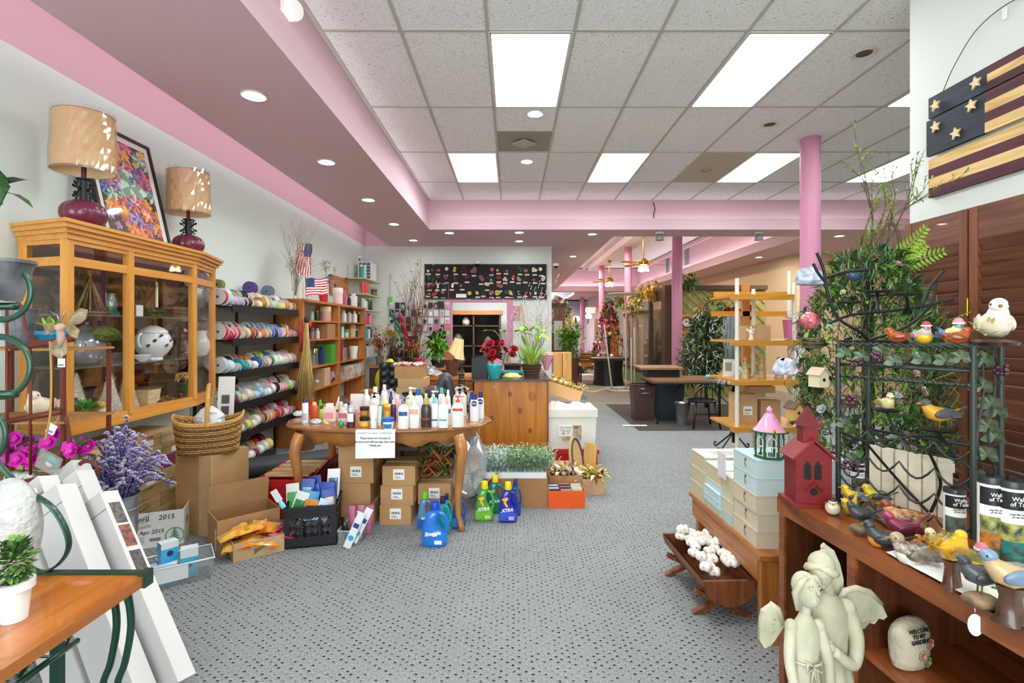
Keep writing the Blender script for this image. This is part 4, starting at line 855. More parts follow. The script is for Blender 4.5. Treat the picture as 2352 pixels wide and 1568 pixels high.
# spray cans on the wall shelves at the corner
WS=(2.29,2.02,1.74,1.48,1.24,.92)
t=thing('wall_shelving','cream metal wall shelves in the back left corner','shelving',(0,0,0));M_cream=P('#cfc9a4',.5)
for z in WS:MB().bx(-2.83,-2.52,8.58,9.6,z-.02,z,M_cream).build('shelf',t)
MB().bx(-2.838,-2.82,8.6,8.63,.8,2.5,M_cream).bx(-2.838,-2.82,9.3,9.33,.8,2.5,M_cream).build('wall_rails',t)
def cans(z,cols,h,kinds='can',y0=8.63,sp=.085,X=-2.58,r=.03,what='spray can',sh='second'):
    for i,c in enumerate(cols):
        c1,c2,nm=c;b,cc=lotion(kinds,r*2,h,P(c1,.35),P(c2,.35));t=thing(what.replace(' ','_'),'%s %s, %s from the near end of the %s corner shelf'%(nm,what,ORD[i+1],sh),what,(X,y0+sp*i,z+.0005),0,'cans on the corner shelves');b.build('body',t);cc.build('cap',t)
cans(2.02,[('#d8453a','#e05a4a','red'),('#c83a34','#d8584a','deep red'),('#e05048','#e86858','coral'),('#d8453a','#d8453a','bright red')],.2,sh='second highest',sp=.09)
cans(1.74,[('#b8bcb8','#d8d8d4','silver'),('#e8e8e0','#d8c84a','white'),('#c8ccc8','#3f7a50','grey'),('#3a3230','#20201e','black'),('#2c2826','#8a8a8a','charcoal'),('#3a3a3a','#1e1e1e','dark')],.19,sh='third highest',sp=.1)
cans(1.48,[('#d878a8','#e8b8c8','pale pink'),('#b82878','#8a1f5a','magenta'),('#c83888','#d898b8','rose'),('#a83070','#201a20','plum'),('#d898a0','#b82858','dusty pink'),('#c87a78','#d8a090','salmon')],.2,sh='fourth highest',sp=.1)
cans(1.24,[('#3aa8b0','#8ad0d0','aqua'),('#2f98a8','#2f98a8','teal'),('#3ab0b8','#3ab0b8','turquoise'),('#e8e8e8','#20242a','white'),('#2c3a5a','#8a8aa0','navy')],.2,sh='fifth highest',sp=.12)
cans(.92,[('#e8ece8','#20201e','white'),('#20242a','#e8e8e8','black'),('#f0f0ee','#303438','white-labelled'),('#e4e8ea','#101214','light grey'),('#c8d8dc','#c8d8dc','icy'),('#b8ccd0','#b8ccd0','pale blue')],.22,sh='lowest',sp=.11)
bki('jar',859,14,17,2.02,'brown glass jar at the far end of the red cans','jar','jar','#8a7460','#6a5648',X=-2.62)
t=thing('drawer_cabinet','white small-parts drawer cabinet on the highest corner shelf','drawer cabinet',(-2.64,9.12,2.2905));MB().bx(-.12,.12,-.17,.17,0,.31,P('#e4e6e8',.4)).build('case',t)
for r_ in range(5):
    for c in range(3):MB().bx(-.10+.07*c,-.04+.07*c,-.176,-.17,.02+.058*r_,.065+.058*r_,P('#5a6068',.3)).build('drawer',t)
bki('can',830,8,30,2.29,'teal bottle on the highest corner shelf','bottle','bottle','#2a9aa0','#e0f0f0',X=-2.6);bki('can',838,7,32,2.29,'light blue bottle on the highest corner shelf','bottle','bottle','#b8e0e8','#f0f4f4',X=-2.6)
MB_=MB();MB_.bx(-2.83,-2.79,7.75,8.55,1.95,2.25,M_oaky);tag(MB_.build('wall_plank'),'honey wood plank fixed to the wall beside the corner shelves','plank')
def camera_dome(lab,c,wall=True,s=1.0):
    t=thing('security_camera',lab,'security camera',c,0,'dome cameras');MB().lathe([(0,0),(.06*s,0),(.06*s,.05*s),(0,.05*s)],M_white,18,cap=False).build('housing',t);MB().ell((0,0,-.005),(.04*s,.04*s,.035*s),M_black,14,8).build('lens_dome',t)
camera_dome('white dome camera in the back left corner above the shelves',dp(823,594,9.3));camera_dome('white dome camera above the middle of the flower sample board',dp(1096,606,9.6)+Vector((0,0,0)));camera_dome('white dome camera at the corner of the rear corridor',dp(1277,611,9.64))

# ---------------- table of toiletries ----------------
TZ=.71
M_table=wood('#b07440','#84502a',.25,0,.7,.5);M_tableg=P('#b5783f',.35,coat=.4,var=.15,vs=8)
t=thing('dining_table','oval carved wooden table with cabriole legs crowded with toiletries','table',(-.935,3.86,0))
ax,ay=.775,.44
def edge(a,k=1.0,dz=0):r=(abs(math.cos(a))**2.3+abs(math.sin(a))**2.3)**(-1/2.3);q=1+.012*math.cos(a*12);return(ax*k*r*math.cos(a)*q,ay*k*r*math.sin(a)*q,dz)
b=MB();n=96
rings=[(.0,TZ),(.94,TZ),(.985,TZ-.004),(1.0,TZ-.014),(.985,TZ-.026),(.95,TZ-.032),(0,TZ-.032)]
b.sheet([[edge(2*PI*i/n,k,z)for i in range(n+1)]for k,z in rings],M_table);b.build('table_top',t)
b=MB()
for k0,k1,z in((.84,.84,0),):
    g0=[];g1=[];g2=[]
    for i in range(n+1):
        a=2*PI*i/n;g0.append(edge(a,.84,TZ-.033));g1.append(edge(a,.845,TZ-.12-.018*math.cos(a*16)));g2.append(edge(a,.80,TZ-.12-.018*math.cos(a*16)))
    b.sheet([g0,g1,g2],M_tableg)
b.build('apron',t)
for lx,ly in((-.56,-.34),(.56,-.37),(-.56,.32),(.60,.30)):
    b=MB();sx=1 if lx>0 else-1;sy=1 if ly>0 else-1;prof=[(0,.665,.038),(.018,.60,.044),(.028,.54,.042),(.012,.40,.032),(-.006,.22,.024),(-.002,.10,.020),(.018,.035,.022),(.03,.0,.026)]
    b.tube([(lx+sx*o,ly+sy*o*.6,z)for o,z,r in prof],[r for o,z,r in prof],M_tableg,8);b.build('leg',t)
# sign taped to the front edge
t=thing('paper_sign','white paper notice hanging from the front edge of the table','sign',((862-CX)/F*3.405,3.405,TZ))
b=MB();w=.135;b.sheet([[(-w,.03,.002),(w,.03,.002)],[(-w,.008,.0),(w,.008,.0)],[(-w,0,-.01),(w,0,-.01)],[(-w,-.002,-.19),(w,-.004,-.185)]],M_paper);b.build('paper',t)
text('Personal Care items  CLEARANCE',.016,P('#8a8f98',.7),'heading',t,(0,-.004,-.016));text('These items are not part of\nthe store and will not stay only online\nThank you',.0185,M_ink,'lettering',t,(0,-.0055,-.075),space=1.35,bold=.0002)
def L(*a,**k):return item(*a,**k)
W1,W2=P('#f1f0ec',.3,coat=.3),P('#e6e8e6',.35)
gT=None;H=TZ+.0008
def T(kind,x0,x1,y0,y1,lab,m,mc,nm='bottle',cat='bottle',z=H,**kw):
    mm=P(m,.3,coat=.3)if isinstance(m,str)else m;cc=P(mc,.35)if isinstance(mc,str)else mc
    return item(kind,(x0+x1)/2,y1,x1-x0,y1-y0,z,lab,nm,cat,mm,cc,**kw)
T('can',694,708,915,970,'slim white and grey can with navy cap at the left end of the table','#e4e8f0','#1d2f6e','spray_can','can',label='#b8c0cc',band=(.1,.4))
T('flat',713,731,923,959,'orange bottle with pale cap at the left end of the table','#e2562c','#f3cfc4')
T('flat',730,741,918,952,'small bottle with lime green cap behind the orange one','#7aa83a','#6fbe2a');T('flat',741,752,920,950,'small bottle with dark cap right of the lime cap','#a8b040','#38424a')
T('flat',733,744,932,964,'short yellow-green bottle with dark plum cap','#b7c83a','#4a2c4a');T('block',744,771,926,966,'pink and white lotion carton near the left of the table','#f4d8cf','#f6efe8','carton','carton',label='#e79c92',band=(.15,.5))
T('flat',776,800,935,975,'clear blister pack with pink bottles inside','#f0cfd8','#f6e6ea','blister_pack','pack',label='#c86a7a',band=(.4,.7))
T('flat',796,815,937,981,'plum coloured bottle with white label on the front edge','#4c2540','#e7e4e6',label='#efeef2',band=(.3,.75));T('flat',815,823,930,980,'thin copper coloured bottle beside the plum one','#c8704a','#e8d8c8')
T('jar',826,849,957,979,'gold jar with black lid under the brown jar','#d3a12a','#1e1812','jar','jar',label='#e6bd4a',band=(.1,.6));T('jar',827,848,957-22+0,957,'brown jar with dark lid stacked on the gold jar','#9a5a2c','#3a2218','jar','jar',z=H+.069,label='#b87838',band=(.15,.6),Y=3.57)
T('tube',849,867,931,982,'white squeeze tube with blue band and red mark','#f3f3f3','#eef0f2','tube','tube',label='#2a6cb0',band=(.3,.42));T('tube',864,877,932,977,'cream squeeze tube behind the blue-banded one','#eceade','#e8e8e0','tube','tube')
T('tub',878,906,959,985,'white tub with bright blue lid on the front edge','#f2f4f6','#1f62c0','tub','tub',label='#2f7fb8',band=(.1,.5));T('tube',880,899,927,962,'yellow squeeze tube behind the blue-lidded tub','#f0c81e','#d8a814','tube','tube',label='#e89a20',band=(.55,.8))
T('pump',914,939,912,984,'white pump bottle with a blue label left of the sign corner',W1,'#7a8a94',label='#2a5aa8',band=(.42,.55));T('flat',939,964,918,982,'white lotion bottle with pink printing',W1,'#f4f0ee',label='#f0b09c',band=(.5,.68))
T('flat',967,991,914,980,'dark brown bottle with gold neck and orange line','#3b2f2c','#c7a860',label='#c0502a',band=(.27,.31));T('flat',990,1007,912,979,'slim white bottle with aqua top','#eef4f6','#7cd0e0',label='#2f7ab0',band=(.2,.26))
T('flat',1006,1030,913,982,'white bottle with mint lettering in the front row','#f2f6f6','#f4e6e2',label='#9fd0c4',band=(.25,.3),txt='Dove',tm=P('#4a5a6a'))
T('flat',1025,1037,914,976,'pale yellow bottle half hidden behind the mint one','#f2eccf','#f6f0e0',label='#4a7ab8',band=(.45,.6));T('pump',1037,1066,908,980,'cream bottle with orange-red cap and oat picture','#efece6','#e0603a',label='#d8503c',band=(.52,.6))
for x0,x1,y0,y1,c,cc,lab in((1079,1100,904,967,'#f3f5fa','#1d2f8a','front white bottle with navy cap and round blue badge'),(1095,1112,900,961,'#f3f5f4','#1d2f8a','white navy-capped bottle at the right end of the row'),(1076,1090,900,960,'#1f3a9a','#1b2f80','all-blue bottle behind the navy-capped pair')):
    o=T('flat',x0,x1,y0,y1,lab,c,cc,group='navy-capped bottles at the right end')
    if c!='#1f3a9a':
        s=4.0/F;b=MB();b.T=TR(0,-.0235,.135)@RX(PI/2);b.cyl((0,0,0),(0,0,.002),.021,P('#1d2f7a',.3),n=24);bd=b.build('round_badge',o);text('NIVEA',.0125,P('#ffffff',.5),'lettering',bd,(0,-.0262,.135),bold=.0003)
BKR=[('pump',931,955,889,962,'tall pale yellow pump bottle in the second row','#f2f0c8','#f4f2ee'),('flat',950,972,893,960,'white bottle with blue flat lid in the second row','#eef2f6','#2f5fb0'),('flat',972,985,903,958,'clear gold-tinted bottle behind the dark brown one','#d8d0a8','#e8e4d0'),('pump',984,1006,897,958,'big white jar-shouldered bottle in the second row','#f0f0ee','#f4f4f4'),
 ('flat',1006,1023,890,956,'white bottle with aqua cap in the second row','#e8f0ee','#5cc8b8'),('flat',1023,1035,895,955,'plain white bottle right of the aqua cap','#f3f3f1','#fafafa'),('pump',1040,1060,888,958,'white pump bottle with clear nozzle behind the oat bottle','#ecebe8','#d0d2d4'),('pump',1052,1072,886,955,'cream pump bottle with silver nozzle at the row end','#f0ece0','#a8acb0'),
 ('flat',833,850,894,950,'white bottle with square shoulders in the back row, left','#ecebea','#eaeaea'),('flat',852,872,888,948,'pinkish white wide-cap bottle in the back row','#f2e4e4','#f8eef0'),('pump',848,871,901,958,'white jar with black pump top in the second row','#f0f0ec','#1c1a1a'),('flat',873,892,906,960,'white and yellow bottle with wide white cap','#f0e4a8','#f2f4f4'),('flat',875,891,883,944,'tall white-capped bottle in the very back row','#f4f4f2','#f0f0f0'),
 ('flat',788,799,919,955,'small bottle with bright blue cap on the left half','#dfe8f2','#1f5fb8'),('flat',800,812,921,958,'lilac and white bottle on the left half','#e0d0e6','#c0a0cc'),('flat',893,903,899,950,'purple bottle in the second row near the middle','#4a2a6a','#3c2058'),('flat',903,922,906,955,'pink patterned bottle in the second row near the middle','#f0b8cc','#f4e0e8'),('flat',897,910,918,966,'dark indigo squeeze bottle behind the yellow tube','#2e2150','#e0e0e8'),
 ('flat',777,788,914,950,'cream bottle with plum cap on the left half','#f0e6b8','#8a3a7a'),('flat',955,967,902,950,'plain ivory bottle in the back row','#f0eee0','#e8e6da'),('tube',868,882,930,972,'teal bottle edge behind the white tubes','#2f8f8a','#227068')]
for kind,x0,x1,y0,y1,lab,m,mc in BKR:T(kind,x0,x1,y0,y1,lab,m,mc)
for x0,x1,y0,y1,lab,m,nm,z in((805,833,905,948,'white framed card standing in the back row of the table','#f2f2f2','framed_card',H),(815,846,915,944,'pale green and blue soap carton in the second row','#dfe8a8','soap_box',H),(833,846,915,944,'bright green and blue striped end of a carton','#5ab83a','soap_box',H)):
    p=at((x0+x1)/2,y1,z);s=p.y/F;b=MB();b.bx(-(x1-x0)*s/2,(x1-x0)*s/2,0,.03,0,(y1-y0)*s,P(m,.4));tag(b.build(nm,loc=p),lab,'carton')
p=at(776,940,H);b=MB();b.add([(-.03,0,0),(.035,.01,0),(.0,.02,.115),(-.03,.03,0),(.035,.03,0),(0,.025,.115)],[[0,1,2],[4,3,5],[0,2,5,3],[1,4,5,2],[0,3,4,1]],M_paper);tag(b.build('folded_card',loc=p),'white triangular folded card at the back left of the table','card')
def crumple(name,lab,c,r,m,seed=0,cat='wrapper',sq=.6,parent=None,flat=False):
    rr=random.Random(seed);b=MB();b.ell((0,0,r[2]*sq),r,m,14,9);b.sm=[False]*len(b.sm)
    for i in range(len(b.v)):b.v[i]=Vector((b.v[i].x*(1+rr.uniform(-.18,.18)),b.v[i].y*(1+rr.uniform(-.18,.18)),max(0,b.v[i].z*(1+rr.uniform(-.25,.2)))))
    return tag(b.build(name,loc=c),lab,cat)
crumple('wrapper','crumpled white and grey wrapper on the left front of the table',at(725,972,H),(.045,.03,.02),P('#dfe3e4',.4,h2='#8a98a0',vs=20),1);crumple('plastic_bag','small pale green plastic bag at the table corner',at(688,955,H),(.05,.04,.025),P('#c8dcd4',.3),2,'bag')
p=at(784,981,H);b=MB();b.ell((0,0,.025),(.02,.02,.026),P('#2faa50',.25,coat=.6));tag(b.build('green_egg',loc=p),'shiny green egg-shaped container on the table front','egg')
p=at(757,978,H);b=MB()
for s,a in((-1,.6),(1,-.4),(1,.2)):b.leaf((s*.005,0,.01),(s*math.cos(a),math.sin(a)*.5,.25),.06,.035,P('#e0b45a',.5),-.2)
tag(b.build('sponge_wedges',loc=p),'yellow foam wedges on the table front edge','sponges')
b=MB();b.tube([at(925,905,TZ+.12)+Vector((0,.02,0)),at(945,903,TZ+.13),at(970,907,TZ+.12)],.016,P('#1c2430',.35),8);tag(b.build('hair_brush'),'dark brush lying across the back bottles','brush')
# plastic bags heap behind the table
crumple('plastic_wrap','heap of clear plastic bags behind the table, left',Vector((-1.15,4.55,.62)),(.22,.14,.13),P('#aab2ba',.15,h2='#d8dee4',vs=12,alpha=.8),5,'plastic');crumple('plastic_wrap','bluish plastic bundle behind the back bottles',Vector((-.93,4.42,.64)),(.17,.1,.1),P('#8ea4c0',.15,h2='#c8d8e8',vs=14,alpha=.85),6,'plastic')
b=MB();b.bx(-1.42,-.72,4.36,4.75,.0,.62,M_kraftd);tag(b.build('large_carton'),'large brown carton under the heap of clear bags','box')
# ---------------- boxes under the table ----------------
lv=('lowest','second','third','topmost')
for i in range(4):carton('shipping_carton','%s carton of the left stack under the table'%lv[i],(-1.125+(-.012 if i==1 else .01),3.70,.1505*i),(.25,.26,.149),R.uniform(-.03,.03),'shipping cartons under the table',label=i==2)
for i in range(3):carton('shipping_carton','%s carton of the middle stack under the table'%('lowest','second','topmost')[i],(-.835+.012*i,3.72,.1405*i),(.235-.01*(i==0),.28,.139),R.uniform(-.03,.03),'shipping cartons under the table',label=True)
carton('shipping_carton','lower carton of the right stack under the table',(-.52,3.82,0),(.23,.24,.112),.05,'shipping cartons under the table',tape=False);carton('shipping_carton','carton with green netting draped on it, right stack under the table',(-.57,3.80,.1125),(.24,.24,.15),-.03,'shipping cartons under the table',label=True)
b=MB();rr=random.Random(9);M_net=P('#5a8a3a',.6,h2='#a04a28',vs=9,alpha=.85)
for i in range(26):
    c=Vector((rr.uniform(-.1,.1),rr.uniform(-.07,.07),rr.uniform(.03,.30)));r=rr.uniform(.035,.06);a=rr.uniform(0,6)
    b.tube([c+Vector((r*math.cos(a+q),r*.7*math.sin(a+q),r*math.sin(q*2)*.8))for q in(0,1,2,3,4,5)],.016,M_net,4,True,flat=.25)
tag(b.build('mesh_ribbon',loc=(-.57,3.76,.27)),'looped green and rust mesh ribbon heap under the table','mesh ribbon')
crumple('plastic_bag','big clear plastic bag bulging beside the right table leg',Vector((-.335,3.85,.12)),(.13,.12,.25),glassy('#eef2f6',.3,.3,.1),11,'bag',.9)
b=MB()
for i in range(6):b.box((-.25+.012*i,3.92,.12+.012*i),(.3,.02,.004),P('#b8bec4',.2),RY(-.9))
tag(b.build('acrylic_strips'),'bundle of grey clear strips leaning behind the plastic bag','strips')
t=thing('wooden_chair','dark slat-back chair partly hidden behind the table','chair',(-.72,4.32,0));
for i in range(7):MB().bx(-.19+.06*i,-.175+.06*i,-.01,.01,.42,.78,P('#1f2226',.5)).build('slat',t)
MB().bx(-.22,.22,-.2,.2,.40,.43,P('#6d6a64',.6)).build('seat',t);MB().bx(-.21,.21,-.015,.015,.78,.83,P('#1f2226',.5)).build('top_rail',t)
for sx in(-1,1):
    for sy in(-1,1):MB().bx(sx*.19-.015,sx*.19+.015,sy*.17-.015,sy*.17+.015,0,.40,P('#1f2226',.5)).build('leg',t)
# laundry jugs
def jug(lab,px,pyb,wp,hp,mb,mcap,group='laundry jugs on the floor',txt=None,sw=None,m2=None,patch=None,Y=None):
    p=at(px,pyb)if Y is None else Vector(((px-CX)/F*Y,Y,0));s=p.y/F;w=wp*s;h=hp*s
    t=thing('detergent_jug',lab,'detergent jug',p,0,group);b=MB();d=w*.30;n=22;g=[]
    mbm=P(mb,.25,coat=.6)if isinstance(mb,str)else mb
    for z,xl,xr,dd in((0,-.44,.42,.85),(.02,-.48,.47,.95),(.10,-.5,.49,1),(.30,-.49,.47,1),(.38,-.47,.22,.98),(.50,-.44,.12,.9),(.62,-.38,.10,.85),(.70,-.33,.14,.8),(.76,-.27,.17,.7),(.80,-.20,.18,.6)):
        cxx=(xl+xr)/2*w;rx=(xr-xl)/2*w;row=[]
        for i in range(n+1):
            a=2*PI*i/n;q=(abs(math.cos(a))**3+abs(math.sin(a))**3)**(-1/3);row.append((cxx+rx*q*math.cos(a),d*dd*q*math.sin(a),z*h))
        g.append(row)
    b.sheet(g,mbm);b.add([v for v in g[0][:-1]],[list(range(n))],mbm);b.build('body',t)
    b=MB();b.tube(bez([(.06*w,0,.74*h),(.28*w,0,.72*h),(.43*w,0,.58*h),(.46*w,0,.42*h),(.42*w,0,.31*h)],5),.075*w,mbm,10);b.build('handle',t)
    b=MB();b.lathe([(.2*w,.78*h),(.2*w,.82*h),(.17*w,.83*h)],mbm,20,cap=False);b.build('collar',t)
    b=MB();b.lathe([(.185*w,.825*h),(.19*w,.84*h),(.165*w,.98*h),(.15*w,h),(0,h)],P(mcap,.35),22,cap=False,c=(0,0,0));b.build('cap',t)
    lb=MB();yy=-d*1.0-.0012
    if m2:lb.sheet([[(-.46*w,yy+.002,.06*h),(.40*w,yy+.002,.06*h)],[(-.46*w,yy,.2*h),(.42*w,yy,.22*h)],[(-.44*w,yy,.30*h),(.2*w,yy,.36*h)]],P(m2,.35))
    if sw:
        pts=[(-.33,.62),(-.02,.66),(.04,.6),(-.12,.54),(.03,.42),(-.08,.40),(-.26,.53),(-.20,.57),(-.34,.57)]
        lb.add([(x*w,yy-.0008+.1*d*max(0,z-.35),z*h)for x,z in pts],[list(range(len(pts)))],P(sw,.4));lb.add([(x*w*.75-.03*w,yy-.0016+.1*d*max(0,z-.35),z*h*.98+.012*h)for x,z in pts],[list(range(len(pts)))],P('#f0c83a',.4))
    if patch:lb.bx(.02*w,.3*w,yy-.001,yy,.08*h,.17*h,P(patch,.4))
    if lb.v:lb.build('label',t)
    if txt:text(txt,.23*w if len(txt)<5 else .2*w,P('#f4f4f4',.5),'lettering',t,(-.04*w,yy-.003,.33*h),(PI/2,-.12,0),bold=.0012*w/.12,shear=.25)
    return t
jug('light green detergent jug with yellow cap left of the carton of plants',1113,1193,44,88,'#4aa83c','#f0dc1c',txt='XTRA',sw='#c8682a',m2='#7ab83a',patch='#c8d87a');jug('teal green detergent jug with yellow cap behind the light green one',1137,1175,40,84,'#0f7f74','#f0dc1c',txt='XTRA',sw='#c8682a',m2='#1f8a4a')
jug('dark blue detergent jug with yellow cap, front of the group',1167,1196,44,89,'#2a2aa8','#f0dc1c',txt='XTRA',sw='#d8602a',m2='#3a5ac8',patch='#c8a8e0');jug('blue jug with dark lid behind the dark blue detergent',1184,1182,26,82,'#1a4aa8','#2a3a7a')
jug('bright blue fabric softener jug with blue cap, frontmost under the table',999,1250,60,98,'#1c78d8','#1a48c8',txt='Snuggle',patch='#e8f0f8');jug('grey and blue softener jug with lime cap by the right cartons',976,1214,34,86,'#5a8ab0','#6ed01c',txt='Snu',m2='#1f5ab8')
jug('turquoise softener jug with dark cap behind the bright blue one',1017,1226,34,86,'#18a8b8','#2a2a5a');jug('second turquoise jug with navy cap at the back under the table',1026,1206,26,72,'#2ab8c0','#222a5a')
jug('blue spray cleaner with orange cap just behind the right table leg',1054,1212,30,84,'#1f4aa8','#f06a2a',m2='#2a80c8')
# ---------------- crates and boxes left of the table ----------------
def crate(name,lab,c,d,rz,m,grille=True,z0=0):
    t=thing(name,lab,'crate',c,rz);w,l,h=d;b=MB();e=.012
    b.bx(-w/2,w/2,-l/2,l/2,0,.01,m)
    def side(T_,ww):
        b.T=T_;b.bx(-ww/2,ww/2,0,.006,0,h*.26,m);b.bx(-ww/2,ww/2,0,.006,h*.72,h,m);b.bx(-ww/2,ww/2,-.008,.006,h-.018,h,m);b.bx(-ww/2,ww/2,-.005,.006,h*.78,h*.80,m);b.bx(-ww/2,ww/2,-.005,.006,h*.84,h*.86,m)
        for x in(-ww/2,-ww*.19,ww*.15,ww/2-ww*.12):b.bx(x,x+ww*.10 if abs(x)>ww*.3 else x+ww*.045,0,.006,h*.26,h*.72,m)
        x0=-ww*.40;nn=12
        for i in range(nn):
            for s in(-1,1):u=x0+ww*.8*i/nn;b.tube([(u,.003,h*.26),(min(ww*.4,max(-ww*.4,u+s*h*.46)),.003,h*.72)],.0028,m,4)
    side(TR(0,-l/2,0),w);side(TR(0,l/2,0)@RZ(PI),w);side(TR(-w/2,0,0)@RZ(-PI/2),l);side(TR(w/2,0,0)@RZ(PI/2),l);b.T=Matrix()
    b.build('grille_body',t);return t
c0=at(652,1263);c1=at(773,1251.5);a=math.atan2(c1.y-c0.y,c1.x-c0.x);mid=(c0+c1)/2+Vector((-math.sin(a),math.cos(a),0))*.15
crate('milk_crate','black plastic milk crate heaped with packaged toothbrushes before the table',mid,(.318,.29,.262),a,P('#20242a',.4))
rr=random.Random(31);MT=RZ(a)
def inbox(c,a,x,y,z):return Vector(c)+RZ(a)@Vector((x,y,z))
# packages in the crate
def pack(lab,c,w,h,d,rot,m,m2,name='blister_pack',cat='package',group=None,top=None):
    t=thing(name,lab,cat,c,group=group,rot=rot);b=MB();b.rbox((0,0,h/2),(w,d*.3,h),.002,P(m,.35));b.build('card',t);b=MB();b.rbox((0,-d*.4,h*.4),(w*.7,d*.6,h*.6),d*.2,P(m2,.2,coat=.7));b.build('blister',t);return t
PK=[(-.11,-.07,.20,'#e8efe8','#3a8a4a','green and white card pack at the left of the milk crate',.3,.17),(-.13,.0,.22,'#e4e8e0','#5ab06a','pale carded pack standing at the rear left of the crate',-.1,.18),(-.06,.02,.24,'#2a50a0','#7ac0e8','blue carded pack standing tall in the crate',.1,.18),(-.03,-.06,.2,'#3a9ad0','#c8e0e8','aqua pack in the middle of the crate',.2,.16),
 (.02,.05,.24,'#1c3a90','#2a5ac0','dark blue pack at the rear of the crate',-.2,.19),(.07,-.02,.23,'#1a4ab0','#a8d8f0','royal blue pack right of the crate middle',.1,.17),(.11,.08,.26,'#eef0f2','#4a6aa0','white hanging pack at the rear right of the crate',0,.2),(.12,-.07,.2,'#1f48a8','#e8b080','blue pack with brushes at the front right of the crate',-.15,.17),
 (-.01,-.11,.2,'#d88a28','#3a3a48','orange and black pack at the front of the crate',.05,.12),(.05,-.11,.19,'#c8dcf0','#7a98c8','clear pale blue pack at the crate front',.35,.13)]
for x,y,z,m,m2,lab,tl,h in PK:pack(lab,inbox(mid,a,x,y,z-.03),.085,h,.03,(math.radians(-12),tl,a+rr.uniform(-.2,.2)),m,m2,group='packages in the milk crate')
for i,(x,z,c1_,lab)in enumerate(((-.10,.05,'#7a3a48','maroon bottles seen through the left grille of the milk crate'),(0,.05,'#5a6a70','grey bottles seen through the middle grille of the milk crate'),(.10,.05,'#6a4a58','mauve bottles seen through the right grille of the milk crate'))):
    t=thing('bottle_bundle',lab,'bottles',inbox(mid,a,x,-.08,.011))
    for q in range(6):MB().ell(((q%2-.5)*.045,0,.025+.05*(q//2)),(.022,.03,.026),P(c1_,.2,coat=.8,h2='#c8b8b8',vs=22),12,8).build('bottle_cap',t)
t=thing('toothpaste_tube','light blue toothpaste pack seen in the crate hand hole','tube',inbox(mid,a,-.005,-.133,.19),a);MB().rbox((0,0,0),(.11,.018,.035),.008,P('#9ad4e8',.3)).build('tube',t);MB().bx(-.04,.02,-.0105,-.009,-.01,.008,P('#2a4a80')).build('label',t)
b=MB();b.T=TR(inbox(mid,a,-.165,-.12,.26))@RZ(a)@RY(-.5);b.lathe([(.016,0),(.016,.03),(.012,.05)],P('#8ad8e8',.3),14);b.bx(-.02,.02,-.003,.003,.05,.13,P('#dfe8f0',.3));tag(b.build('toothpaste_tube'),'aqua capped tube poking out of the left crate corner','tube')
# clear shoebox with tubes
c=(at(774,1254)+at(826,1256))/2+Vector((0,.12,0));t=thing('plastic_bin','clear plastic bin holding lotion tubes beside the milk crate','bin',c);b=MB();M_bin=glassy('#dfe8ee',.14,.22,.1)
w,l,h=.148,.22,.095;b.add([(-w*.44,-l*.46,0),(w*.44,-l*.46,0),(w*.44,l*.46,0),(-w*.44,l*.46,0),(-w/2,-l/2,h),(w/2,-l/2,h),(w/2,l/2,h),(-w/2,l/2,h)],[[0,3,2,1],[0,1,5,4],[1,2,6,5],[2,3,7,6],[3,0,4,7]],M_bin);b.build('tub',t)
b=MB();b.tube([(-w/2,-l/2,h),(w/2,-l/2,h),(w/2,l/2,h),(-w/2,l/2,h)],.004,P('#e4ecf0',.3),5,True);b.build('rim',t)
for x,y,ry,m,mc,hh,lab,kd in((-.035,-.02,-.25,'#1c1a1a','#0e0e0e',.15,'black tube leaning in the clear bin','flat'),(.0,.03,.1,'#f2f2f4','#f4f4f4',.17,'white lotion bottle standing in the clear bin','pump'),(.03,.0,.15,'#eef0f2','#e8e8ea',.17,'white bottle with pink spot in the clear bin','pump'),(-.03,.07,-.05,'#e07aa8','#d85a90',.19,'pink translucent tube at the back left of the bin','tube'),(.02,.08,.02,'#e08ab8','#d85a90',.19,'pink translucent tube at the back middle of the bin','tube'),(.07,.08,.1,'#d870a8','#d85a90',.19,'pink translucent tube at the back right of the bin','tube')):
    t=thing('lotion_tube',lab,'tube',c+Vector((x,y,.006)),rot=(0,ry,0));bb,cc=lotion(kd,.045,hh,P(m,.25,coat=.4),P(mc,.3));bb.build('body',t);cc.build('cap',t)
for k,(x,lab)in enumerate(((.072,'long white and aqua pack leaning out over the bin front'),(.095,'second white and aqua pack leaning out of the bin'))):
    t=thing('lotion_pack',lab,'package',c+Vector((.0+.03*k,-.14+.04*k,.012+.02*k)),rot=(0,.42+.05*k,0));MB().rbox((0,0,.11),(.05,.012,.24),.005,P('#eef4f8',.3)).build('card',t);b=MB();b.T=TR(0,-.007,.06)@RX(PI/2);b.cyl((0,0,0),(0,0,.001),.018,P('#3ab0e0',.3),n=18);b.T=Matrix();b.bx(-.018,.018,-.0075,-.006,.13,.16,P('#2a4a80'));b.build('printing',t)
